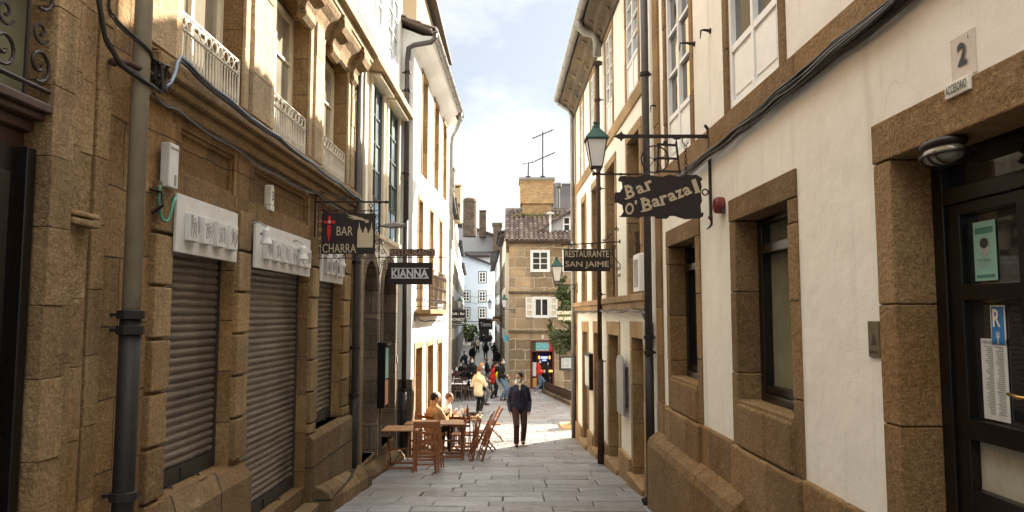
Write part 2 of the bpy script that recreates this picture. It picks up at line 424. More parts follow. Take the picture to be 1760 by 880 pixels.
class MB:
    def __init__(s):
        s.v = []; s.f = []; s.mi = []; s.cuts = []
    def cut(s):                      # the next shapes become a piece (an object) of their own
        if s.f: s.cuts.append((len(s.v), len(s.f)))
        return s
    def face(s, pts, mi=0):
        n = len(s.v)
        s.v.extend([tuple(p) for p in pts])
        s.f.append(tuple(range(n, n + len(pts)))); s.mi.append(mi)
        return s
    def mesh(s, vs, fs, mi=0):
        n = len(s.v)
        s.v.extend([tuple(p) for p in vs])
        for f in fs:
            s.f.append(tuple(i + n for i in f)); s.mi.append(mi)
        return s
    def hexa(s, p, mi=0):      # p: 8 points, bottom 4 then top 4
        return s.mesh(p, [(0, 3, 2, 1), (4, 5, 6, 7), (0, 1, 5, 4), (1, 2, 6, 5), (2, 3, 7, 6), (3, 0, 4, 7)], mi)
    def box(s, a, b, mi=0, P=None):
        x0, y0, z0 = a; x1, y1, z1 = b
        c = [(x0, y0, z0), (x1, y0, z0), (x1, y1, z0), (x0, y1, z0), (x0, y0, z1), (x1, y0, z1), (x1, y1, z1), (x0, y1, z1)]
        if P: c = [P(*q) for q in c]
        return s.hexa(c, mi)
    def extr(s, pts, vec, mi=0):
        vec = V(vec); n = len(pts)
        a = [V(p) for p in pts]; b = [p + vec for p in a]
        fs = [tuple(range(n - 1, -1, -1)), tuple(range(n, 2 * n))]
        fs += [(i, (i + 1) % n, n + (i + 1) % n, n + i) for i in range(n)]
        return s.mesh(a + b, fs, mi)
    def bar(s, p, q, w, h, mi=0, up=(0, 0, 1)):
        p = V(p); q = V(q); d = (q - p).normalized(); u = V(up)
        if abs(d.dot(u)) > 0.95: u = V((0, 1, 0))
        r = d.cross(u).normalized(); u = r.cross(d).normalized()
        r = r * w / 2; u = u * h / 2
        return s.hexa([p - r - u, p + r - u, q + r - u, q - r - u, p - r + u, p + r + u, q + r + u, q - r + u], mi)
    def tube(s, pts, r, n=8, mi=0, closed=False):
        pts = [V(p) for p in pts]; k = len(pts)
        rr = r if isinstance(r, (list, tuple)) else [r] * k
        d0 = (pts[1] - pts[0]).normalized()
        a = V((0, 0, 1)) if abs(d0.z) < 0.9 else V((0, 1, 0))
        u = d0.cross(a).normalized()
        vs = []
        for i, p in enumerate(pts):
            if closed: d = pts[(i + 1) % k] - pts[i - 1]
            else: d = pts[min(i + 1, k - 1)] - pts[max(i - 1, 0)]
            if d.length < 1e-9: d = d0
            d.normalize()
            u = (u - d * u.dot(d))
            if u.length < 1e-6: u = d.orthogonal()
            u.normalize(); w = d.cross(u)
            for j in range(n):
                t = 2 * math.pi * j / n
                vs.append(p + (u * math.cos(t) + w * math.sin(t)) * rr[i])
        fs = []
        for i in range(k if closed else k - 1):
            i2 = (i + 1) % k
            for j in range(n):
                j2 = (j + 1) % n
                fs.append((i * n + j, i * n + j2, i2 * n + j2, i2 * n + j))
        if not closed:
            fs.append(tuple(range(n - 1, -1, -1))); fs.append(tuple((k - 1) * n + j for j in range(n)))
        return s.mesh(vs, fs, mi)
    def ball(s, c, r, n=12, m=8, mi=0, M=None):
        c = V(c); r = V(r) if isinstance(r, (tuple, list, Vector)) else V((r, r, r))
        vs = []
        for i in range(1, m):
            t = math.pi * i / m
            for j in range(n):
                p = 2 * math.pi * j / n
                q = V((r.x * math.sin(t) * math.cos(p), r.y * math.sin(t) * math.sin(p), r.z * math.cos(t)))
                vs.append(c + (M @ q if M else q))
        for zz in (1, -1):
            q = V((0, 0, zz * r.z)); vs.append(c + (M @ q if M else q))
        top, bot = (m - 1) * n, (m - 1) * n + 1
        fs = []
        for i in range(m - 2):
            for j in range(n):
                j2 = (j + 1) % n
                fs.append((i * n + j, (i + 1) * n + j, (i + 1) * n + j2, i * n + j2))
        for j in range(n):
            j2 = (j + 1) % n
            fs.append((top, j, j2)); fs.append((bot, (m - 2) * n + j2, (m - 2) * n + j))
        return s.mesh(vs, fs, mi)
    def lathe(s, c, prof, n=12, mi=0, rot=0.0, caps=True):      # prof [(r,z)]
        c = V(c); vs = []
        for r, z in prof:
            for j in range(n):
                t = rot + 2 * math.pi * j / n
                vs.append(c + V((r * math.cos(t), r * math.sin(t), z)))
        fs = []
        for i in range(len(prof) - 1):
            for j in range(n):
                j2 = (j + 1) % n
                fs.append((i * n + j, i * n + j2, (i + 1) * n + j2, (i + 1) * n + j))
        if caps:
            fs.append(tuple(range(n - 1, -1, -1)))
            fs.append(tuple((len(prof) - 1) * n + j for j in range(n)))
        return s.mesh(vs, fs, mi)
    def build(s, name, mat, parent=None, at=None, smooth=False, bevel=0, recalc=True, nat=False):
        if s.cuts:
            cs = [(0, 0)] + [c for c in s.cuts if c[1] < len(s.f)] + [(len(s.v), len(s.f))]
            first = None
            for (a, b), (c, d) in zip(cs, cs[1:]):
                if d <= b: continue
                q = MB(); q.v = s.v[a:c]; q.f = [tuple(i - a for i in f) for f in s.f[b:d]]; q.mi = s.mi[b:d]
                o = q.build(name, mat, parent, at, smooth, bevel, recalc)
                first = first or o
            return first
        me = bpy.data.meshes.new(name)
        if parent is not None:
            off = OFF.get(parent.name, V((0, 0, 0)))
        elif at is not None:
            off = V(at)
        else:
            xs = [p[0] for p in s.v]; ys = [p[1] for p in s.v]; zs = [p[2] for p in s.v]
            off = V(((min(xs) + max(xs)) / 2, (min(ys) + max(ys)) / 2, min(zs)))
        me.from_pydata([(p[0] - off.x, p[1] - off.y, p[2] - off.z) for p in s.v], [], s.f)
        mats = mat if isinstance(mat, (list, tuple)) else [mat]
        for m in mats: me.materials.append(MATS[m] if isinstance(m, str) else m)
        if len(mats) > 1:
            me.polygons.foreach_set('material_index', s.mi)
        if recalc:
            bm = bmesh.new(); bm.from_mesh(me)
            bmesh.ops.recalc_face_normals(bm, faces=bm.faces)
            bm.to_mesh(me); bm.free()
        if smooth:
            me.polygons.foreach_set('use_smooth', [True] * len(me.polygons))
        me.update()
        o = bpy.data.objects.new(name, me)
        col.objects.link(o)
        if parent is not None:
            o.parent = parent
            OFF[o.name] = off
        else:
            o.location = off
            OFF[o.name] = off
        if bevel:
            b = o.modifiers.new('bevel', 'BEVEL')
            b.width = bevel; b.segments = 2; b.limit_method = 'ANGLE'; b.angle_limit = math.radians(40)
        return o

def tag(o, label=None, cat=None, group=None, kind=None):
    if label: o['label'] = label
    if cat: o['category'] = cat
    if group: o['group'] = group
    if kind: o['kind'] = kind
    return o

def thing(name, label, cat, loc=(0, 0, 0), rot=None, group=None, local=False):
    o = bpy.data.objects.new(name, None)
    o.empty_display_size = 0.2
    col.objects.link(o)
    o.location = loc
    if rot is not None: o.rotation_euler = rot if isinstance(rot, (tuple, list)) else (0, 0, rot)
    OFF[o.name] = V((0, 0, 0)) if local else V(loc)
    return tag(o, label, cat, group)

def copy_tree(o, parent=None):
    c = o.copy(); col.objects.link(c)
    if parent is not None: c.parent = parent
    for ch in [x for x in bpy.data.objects if x.parent == o]:
        copy_tree(ch, c)
    OFF[c.name] = OFF.get(o.name, V((0, 0, 0)))
    return c

def text(body, w, h, mat, parent, M, name='lettering', ex=0.004, bold=0.0, shear=0.0, condensed=None):
    cu = bpy.data.curves.new('lettering', 'FONT')
    cu.body = body; cu.size = 1; cu.extrude = 0; cu.offset = bold; cu.shear = shear
    cu.align_x = 'CENTER'; cu.align_y = 'CENTER'
    cu.resolution_u = 3
    t = bpy.data.objects.new('tmp', cu); col.objects.link(t)
    bpy.context.view_layer.update()
    me = bpy.data.meshes.new_from_object(t.evaluated_get(bpy.context.evaluated_depsgraph_get()))
    bpy.data.objects.remove(t)
    xs = [v.co.x for v in me.vertices]; ys = [v.co.y for v in me.vertices]
    sx = w / (max(xs) - min(xs)); sy = h / (max(ys) - min(ys))
    cx = (max(xs) + min(xs)) / 2; cy = (max(ys) + min(ys)) / 2
    off = OFF.get(parent.name, V((0, 0, 0)))
    mb = MB()
    vs = [(v.co.x - cx) * 1.0 for v in me.vertices]
    pts = [M @ V(((v.co.x - cx) * sx, (v.co.y - cy) * sy, ex)) for v in me.vertices]
    mb.mesh(pts, [tuple(p.vertices) for p in me.polygons])
    bpy.data.meshes.remove(me)
    return mb.build(name, mat, parent, recalc=False)

def frameM(origin, xdir, ydir):
    x = V(xdir).normalized(); y = V(ydir).normalized(); z = x.cross(y)
    m = Matrix((x, y, z)).transposed().to_4x4()
    m.translation = V(origin)
    return m

# ------------------------------------------------------------------ terrain profile and facade planes
GP = [(-40, 1.0), (-10, -1.1), (0, -1.65), (9, -2.42), (12.5, -2.71), (17.5, -3.14), (21, -3.33), (25, -3.47), (35, -3.87), (42, -4.08),
      (50, -4.25), (65, -4.35), (80, -4.2), (100, -3.8), (130, -3.5), (700, -3.5)]

def g(y):
    for (a, b), (c, d) in zip(GP, GP[1:]):
        if y <= c:
            return b + (d - b) * (y - a) / (c - a)
    return GP[-1][1]

def PL(y, o, z):  return (-2.7 + 0.02 * y + o, y, z)        # left facades
def PL3(y, o, z): return (-2.426 + 0.02 * y + o, y, z)      # projecting white house
def PR(y, o, z):  return (2.1 - 0.0184 * y - o, y, z)       # right facades
def mkline(x0, y0, x1, y1, sg):                             # o positive towards the street
    s = (x1 - x0) / (y1 - y0)
    return lambda y, o, z: (x0 + s * (y - y0) + sg * o, y, z)

def wallmesh(mb, P, y0, y1, z0, z1, ops=(), depth=0.3, back=4.0, body=True, mi=0):
    ys = sorted({y0, y1} | {a for o in ops for a in (o[0], o[1])})
    zs = sorted({z0, z1} | {a for o in ops for a in (o[2], o[3])})
    for i in range(len(ys) - 1):
        for j in range(len(zs) - 1):
            cy = (ys[i] + ys[i + 1]) / 2; cz = (zs[j] + zs[j + 1]) / 2
            if any(o[0] < cy < o[1] and o[2] < cz < o[3] for o in ops): continue
            mb.face([P(ys[i], 0, zs[j]), P(ys[i + 1], 0, zs[j]), P(ys[i + 1], 0, zs[j + 1]), P(ys[i], 0, zs[j + 1])], mi)
    for o in ops:
        a, b, c, d = o[:4]; rise = o[4] if len(o) > 4 else 0
        sp = d - rise
        mb.face([P(a, 0, c), P(a, -depth, c), P(a, -depth, sp), P(a, 0, sp)], mi)
        mb.face([P(b, 0, c), P(b, -depth, c), P(b, -depth, sp), P(b, 0, sp)], mi)
        mb.face([P(a, 0, c), P(b, 0, c), P(b, -depth, c), P(a, -depth, c)], mi)
        if rise:
            n = 12; mid = (a + b) / 2; hw = (b - a) / 2
            pr = [(mid - hw * math.cos(math.pi * k / n), sp + rise * math.sin(math.pi * k / n)) for k in range(n + 1)]
            for k in range(n):
                (u0, v0), (u1, v1) = pr[k], pr[k + 1]
                mb.face([P(u0, 0, v0), P(u1, 0, v1), P(u1, 0, d), P(u0, 0, d)], mi)
                mb.face([P(u0, 0, v0), P(u1, 0, v1), P(u1, -depth, v1), P(u0, -depth, v0)], mi)
        else:
            mb.face([P(a, 0, d), P(b, 0, d), P(b, -depth, d), P(a, -depth, d)], mi)
    e = depth + 0.05
    mb.face([P(y0, 0, z0), P(y0, -e, z0), P(y0, -e, z1), P(y0, 0, z1)], mi)
    mb.face([P(y1, 0, z0), P(y1, -e, z0), P(y1, -e, z1), P(y1, 0, z1)], mi)
    mb.face([P(y0, 0, z1), P(y1, 0, z1), P(y1, -e, z1), P(y0, -e, z1)], mi)
    if body:
        mb.box((y0, -back, z0), (y1, -e, z1), mi, P)
    return mb

def pbox(mb, P, a, b, mi=0):
    return mb.box(a, b, mi, P)

def surround(parent, P, o, w, mat, out=0.02, depth=0.26, sill=0.0, lintel=None, name='stone_surround', blocks=True):
    """stone jambs, lintel and sill filling the outer rectangle o=(y0,y1,z0,z1) down to the inner opening"""
    y0, y1, z0, z1 = o; L = lintel or w
    mb = MB()
    hb = 0.62
    for a, b in ((y0, y0 + w), (y1 - w, y1)):
        z = z0
        if blocks:
            while z < z1 - L - 1e-3:
                zt = min(z + hb * random.uniform(0.85, 1.15), z1 - L)
                if z1 - L - zt < 0.18: zt = z1 - L
                d = random.uniform(-0.004, 0.004)
                pbox(mb, P, (a, -depth, z), (b, out + d, zt - 0.006))
                z = zt
        else:
            pbox(mb, P, (a, -depth, z0), (b, out, z1 - L))
    pbox(mb, P, (y0, -depth, z1 - L), (y1, out + 0.003, z1))
    if sill:
        pbox(mb, P, (y0 + w, -depth, z0), (y1 - w, out + 0.002, z0 + sill))
    return mb.build(name, mat, parent, bevel=0.008)

def window(parent, P, y0, y1, z0, z1, o, cols=2, rows=3, fw=0.05, bar=0.025, fmat='paint_white', pmat='pane_dark', kick=0.0, kmat='paint_white', name='window', th=0.05, sash=False):
    mb = MB()
    pbox(mb, P, (y0, o, z0), (y0 + fw, o + th, z1)); pbox(mb, P, (y1 - fw, o, z0), (y1, o + th, z1))
    pbox(mb, P, (y0 + fw, o, z0), (y1 - fw, o + th, z0 + fw)); pbox(mb, P, (y0 + fw, o, z1 - fw), (y1 - fw, o + th, z1))
    a, b, c, d = y0 + fw, y1 - fw, z0 + fw, z1 - fw
    if kick:
        pbox(mb, P, (a, o + 0.005, c + kick), (b, o + th - 0.004, c + kick + fw))
        kk = MB()
        for i in range(cols):
            u0 = a + (b - a) * i / cols; u1 = a + (b - a) * (i + 1) / cols
            pbox(kk, P, (u0 + 0.012, o + 0.004, c), (u1 - 0.012, o + th - 0.022, c + kick))
            m_ = 0.05
            pbox(kk, P, (u0 + m_, o + 0.006, c + m_), (u1 - m_, o + th - 0.012, c + kick - m_))
        c2 = c + kick + fw
    else:
        c2 = c
    for i in range(1, cols):
        u = a + (b - a) * i / cols; ww = bar * (1.6 if cols == 2 or i == cols // 2 else 1)
        pbox(mb, P, (u - ww / 2, o + 0.004, c), (u + ww / 2, o + th - 0.003 + (0.004 if cols == 2 else 0), d))
    for j in range(1, rows):
        zz = c2 + (d - c2) * j / rows
        pbox(mb, P, (a, o + 0.008, zz - bar / 2), (b, o + th - 0.010, zz + bar / 2))
    fr = mb.build(name, fmat, parent)
    pn = MB()
    for i in range(cols):
        for j in range(rows):
            u0 = a + (b - a) * i / cols; u1 = a + (b - a) * (i + 1) / cols
            v0 = c2 + (d - c2) * j / rows; v1 = c2 + (d - c2) * (j + 1) / rows
            t = [random.uniform(-0.0025, 0.0025) for _ in range(3)]
            oo = o + 0.014
            pn.face([P(u0, oo + t[0], v0), P(u1, oo + t[1], v0), P(u1, oo + t[1] + t[2], v1), P(u0, oo + t[0] + t[2], v1)])
            pn.face([P(u0, o + 0.002, v0), P(u1, o + 0.002, v0), P(u1, o + 0.002, v1), P(u0, o + 0.002, v1)])
    pn.build('pane', pmat, fr, recalc=False)
    if kick: kk.build('lower_panel', kmat, fr)
    return fr

def smooth(pts, n=5):
    pts = [V(p) for p in pts]; q = [pts[0]] + pts + [pts[-1]]; out = []
    for i in range(1, len(q) - 2):
        for k in range(n):
            t = k / n; a, b, c, d = q[i - 1], q[i], q[i + 1], q[i + 2]
            out.append(0.5 * ((2 * b) + (c - a) * t + (2 * a - 5 * b + 4 * c - d) * t * t + (3 * b - a - 3 * c + d) * t ** 3))
    return out + [pts[-1]]

def scroll(mb, c, r, ax, ay, a0=0.0, turns=1.25, w=0.006, n=18, mi=0):
    c = V(c); ax = V(ax); ay = V(ay)
    pts = []
    for i in range(n + 1):
        t = i / n
        rr = r * (1 - 0.78 * t); a = a0 + turns * 2 * math.pi * t
        pts.append(c + ax * (rr * math.cos(a)) + ay * (rr * math.sin(a)))
    mb.tube(pts, w, 5, mi)

def ring(mb, c, r, ax, ay, w=0.006, n=18, mi=0):
    c = V(c); ax = V(ax); ay = V(ay)
    mb.tube([c + ax * r * math.cos(2 * math.pi * i / n) + ay * r * math.sin(2 * math.pi * i / n) for i in range(n)], w, 5, mi, closed=True)

# ================================================================== SETTING
def ground_sheet():
    mb = MB()
    ys = [-40, -20, -10, -5, 0, 5, 9, 12.5, 17.5, 21, 25, 30, 35, 42, 50, 65, 80, 100, 130, 200, 400, 700]
    for a, b in zip(ys, ys[1:]):
        mb.face([(-400, a, g(a) - 0.05), (400, a, g(a) - 0.05), (400, b, g(b) - 0.05), (-400, b, g(b) - 0.05)])
    return tag(mb.build('ground', 'joint_dirt', at=(0, 0, g(0) - 0.05)), kind='structure')
ground_sheet()

def xleft(y):
    if y < 15.4: return -2.75 + 0.02 * y
    if y < 22.6: return -2.40 + 0.02 * y
    if y < 32: return -3.1
    return -3.0 - (y - 32) * 3.6 / 68 - 0.1
def xright(y):
    if y < 19.7: return 2.2 - 0.0184 * y
    if y < 40: return 8.5
    return -0.16 - (y - 40) * 2.24 / 60 + 0.1

def paving():
    mb = MB(); y = -2.0
    sub = MB()
    while y < 103:
        d = random.uniform(0.34, 0.50) if y < 45 else random.uniform(0.5, 0.7)
        xa, xb = xleft(y + d / 2), xright(y + d / 2)
        sub.face([(xa - .1, y, g(y) - 0.014), (xb + .1, y, g(y) - 0.014), (xb + .1, y + d, g(y + d) - 0.014), (xa - .1, y + d, g(y + d) - 0.014)])
        x = xa - random.uniform(0, 0.5)
        while x < xb:
            w = random.choice([random.uniform(0.45, 0.8), random.uniform(0.7, 1.25), random.uniform(0.9, 1.5)])
            if xb - x - w < 0.3: w = xb - x + 0.05
            jx = random.uniform(0.004, 0.009); jy = random.uniform(0.004, 0.010)
            h = [random.uniform(-0.006, 0.006) for _ in range(4)]
            hb = random.uniform(-0.004, 0.004)
            j = [random.uniform(-0.008, 0.008) for _ in range(6)]
            B = [(x + jx + j[0], y + jy + j[1]), (x + w - jx + j[2], y + jy + j[1]), (x + w - jx + j[3], y + d - jy + j[4]), (x + jx + j[5], y + d - jy + j[4])]
            cx = x + w / 2; cy = y + d / 2
            lo = [(p[0], p[1], g(p[1]) - 0.04) for p in B]
            mid = [(p[0], p[1], g(p[1]) + hb + h[i] - 0.010) for i, p in enumerate(B)]
            ins = 0.012
            up = [(p[0] + (ins if p[0] < cx else -ins), p[1] + (ins if p[1] < cy else -ins), g(p[1]) + hb + h[i]) for i, p in enumerate(B)]
            fs = [(8, 9, 10, 11)]
            for a in (0, 4):
                for k in range(4):
                    fs.append((a + k, a + (k + 1) % 4, a + 4 + (k + 1) % 4, a + 4 + k))
            mb.mesh(lo + mid + up, fs)
            x += w
        y += d
    tag(mb.build('street_paving', 'paving', at=(0, 10, g(10)), recalc=False), kind='structure')
    tag(sub.build('paving_bed', 'joint_dirt', at=(0, 10, g(10)), recalc=False), kind='structure')
paving()

# ------------------------------------------------------------------ near left stone house with the dark doorway
def pilaster(mb, P, y0, y1, o0, o1, z0, z1, h=0.42):
    mb.cut()
    z = z0
    while z < z1:
        zt = min(z + h * random.uniform(0.93, 1.07), z1)
        d = random.uniform(-0.005, 0.005); e = random.uniform(-0.003, 0.003)
        pbox(mb, P, (y0 + e, o0, z + 0.0012), (y1 + e, o1 + d, zt - 0.0012))
        z = zt

def near_left_house():
    PLD = lambda y, o, z: PL(y, o + 0.23, z)
    t = thing('stone_house', 'dark granite house front with stepped pilasters and black doorway nearest the camera on the left', 'house', PL(3, 0, g(3)), group='stone and plaster houses along the street')
    mb = MB()
    wallmesh(mb, PL, -2, 4.95, -2.6, 7.5, [(1.2, 3.93, -2.6, 2.6)], 0.34)
    mb.build('wall', 'granite_left', t)
    pb = MB()
    pilaster(pb, PL, 3.93, 4.12, -0.30, 0.10, -2.4, 7.4)
    pilaster(pb, PL, 4.12, 4.22, -0.05, 0.075, -2.4, 7.4)
    pilaster(pb, PL, 4.22, 4.40, -0.05, 0.035, -2.4, 7.4)
    pilaster(pb, PL, 4.46, 4.60, -0.05, 0.02, -2.4, 7.4)
    pilaster(pb, PL, 0.9, 1.2, -0.30, 0.10, -2.4, 7.4)
    pb.build('pilaster', 'granite_left_plain', t, bevel=0.005)
    mo = MB()
    pbox(mo, PL, (4.13, 0.03, 0.52), (4.40, 0.11, 0.56)); pbox(mo, PL, (4.13, 0.03, 0.575), (4.40, 0.10, 0.605))
    mo.build('moulding', 'granite_left_plain', t, bevel=0.01)
    db = MB()
    pbox(db, PLD, (1.25, -0.34, -2.5), (3.92, -0.26, 0.9))
    for a in (1.35, 2.65):
        for z0, z1 in ((-1.8, -0.9), (-0.75, 0.75)):
            pbox(db, PLD, (a + 0.08, -0.27, z0), (a + 1.12, -0.235, z1))
    for a in (1.25, 2.50, 3.84):
        pbox(db, PLD, (a, -0.30, -2.4), (a + 0.07, -0.20, 0.9))
    dr = db.build('door', 'paint_black', t, bevel=0.006)
    tr = MB()
    pbox(tr, PL, (1.2, -0.3, 0.90), (3.95, -0.06, 1.00)); pbox(tr, PL, (1.2, -0.3, 1.00), (3.97, -0.01, 1.06))
    pbox(tr, PL, (1.2, -0.3, 1.06), (3.98, 0.05, 1.10)); pbox(tr, PL, (1.2, -0.3, 1.10), (3.99, 0.09, 1.15))
    tr.build('transom', 'wood_dark', t, bevel=0.008)
    gl = MB()
    pbox(gl, PLD, (1.2, -0.33, 1.15), (3.92, -0.30, 2.6))
    gl.build('fanlight', 'pane_green', t)
    ir = MB()
    y = 1.3
    k = 0
    while y < 3.9:
        ir.tube([PLD(y, -0.16, 1.15), PLD(y, -0.16, 2.6)], 0.012, 6)
        for z in (1.35, 1.75, 2.15):
            scroll(ir, PLD(y + 0.10, -0.16, z), 0.10, (0, 1, 0), (0, 0, 1), 0.5 * k, 1.3, 0.010)
            scroll(ir, PLD(y + 0.10, -0.16, z + 0.18), 0.07, (0, 1, 0), (0, 0, -1), 0.4, 1.2, 0.009)
        y += 0.27; k += 1
    for z in (1.22, 1.95, 2.5):
        ir.tube([PLD(1.2, -0.16, z), PLD(3.92, -0.16, z)], 0.014, 6)
    ir.build('iron_grille', 'iron', t)
    return t
near_left_house()

# ------------------------------------------------------------------ granite building with three roller shutters
def iron_rail(parent, P, y0, y1, z0, o, h=0.46, name='iron_railing', mat='iron_sunlit'):
    mb = MB()
    top = z0 + h
    for z in (z0 + 0.03, top - 0.13, top):
        mb.bar(P(y0, o, z), P(y1, o, z), 0.018, 0.014)
    for y in (y0, y1):
        mb.tube([P(y, o, z0), P(y, o, top)], 0.011, 6)
        mb.tube([P(y, o, z0 + .04), P(y, o - 0.2, z0 + .04)], 0.009, 5)
        mb.tube([P(y, o, top), P(y, o - 0.2, top)], 0.009, 5)
    n = max(3, round((y1 - y0) / 0.125)); dy = (y1 - y0) / n
    for i in range(n):
        yc = y0 + dy * (i + 0.5)
        ring(mb, P(yc, o, top - 0.065), 0.052, (0, 1, 0), (0, 0, 1), 0.006, 14)
    for i in range(n * 2):
        yc = y0 + dy * (i + 0.5) / 2 + dy / 8
        mb.tube([P(yc, o, z0 + 0.03), P(yc, o, z0 + 0.10), P(yc, o, z0 + 0.2), P(yc, o, top - 0.19)], [0.007, 0.011, 0.007, 0.006], 6)
        a = [P(yc + dy / 4 * math.cos(t), o, top - 0.19 + 0.05 * math.sin(t)) for t in [math.pi * q / 6 for q in range(7)]]
        mb.tube([(a_[0], a_[1] + dy / 4, a_[2]) for a_ in a], 0.005, 4)
    return mb.build(name, mat, parent)

def shutter_part(parent, P, y0, y1, z0, z1, o):
    mb = MB(); pitch = 0.068; z = z0 + 0.13; k = 0; o0_ = o
    prof = []
    while z < z1:
        jz = random.uniform(-.002, .002); o = o0_ + random.uniform(-.002, .002)
        prof += [(o - 0.003, z), (o + 0.007, z + 0.006), (o + 0.016, z + 0.020), (o + 0.018, z + 0.036), (o + 0.012, z + 0.052), (o - 0.002, z + 0.060)]
        z += pitch
    o = o0_
    n = 8
    for i in range(n):
        ya = y0 + (y1 - y0) * i / n; yb = y0 + (y1 - y0) * (i + 1) / n
        wa = 0.004 * math.sin(i * 1.7); wb = 0.004 * math.sin((i + 1) * 1.7)
        for (oa, za), (ob, zb) in zip(prof, prof[1:]):
            mb.face([P(ya, oa + wa, za), P(yb, oa + wb, za), P(yb, ob + wb, zb), P(ya, ob + wa, zb)])
    pbox(mb, P, (y0, o - 0.03, z0 + 0.1), (y1, o - 0.02, z1))
    s = mb.build('roller_shutter', 'shutter', parent)
    b = MB()
    pbox(b, P, (y0, o - 0.02, z0), (y1, o + 0.025, z0 + 0.13))
    for q in (0.3, 0.7):
        yy = y0 + (y1 - y0) * q
        b.tube([P(yy - .04, o + .03, z0 + .02), P(yy, o + .07, z0 + .0), P(yy + .04, o + .03, z0 + .02)], 0.007, 5)
    ym = (y0 + y1) / 2
    pbox(b, P, (ym - 0.03, o + 0.02, z0 + 0.03), (ym + 0.03, o + 0.04, z0 + 0.11))
    b.build('bottom_rail', 'shutter_dark', s)
    r = MB()
    pbox(r, P, (y0 - 0.03, o - 0.03, z0), (y0, o + 0.035, z1)); r.cut(); pbox(r, P, (y1, o - 0.03, z0), (y1 + 0.03, o + 0.035, z1))
    r.build('guide_rail', 'shutter_dark', s)
    return s

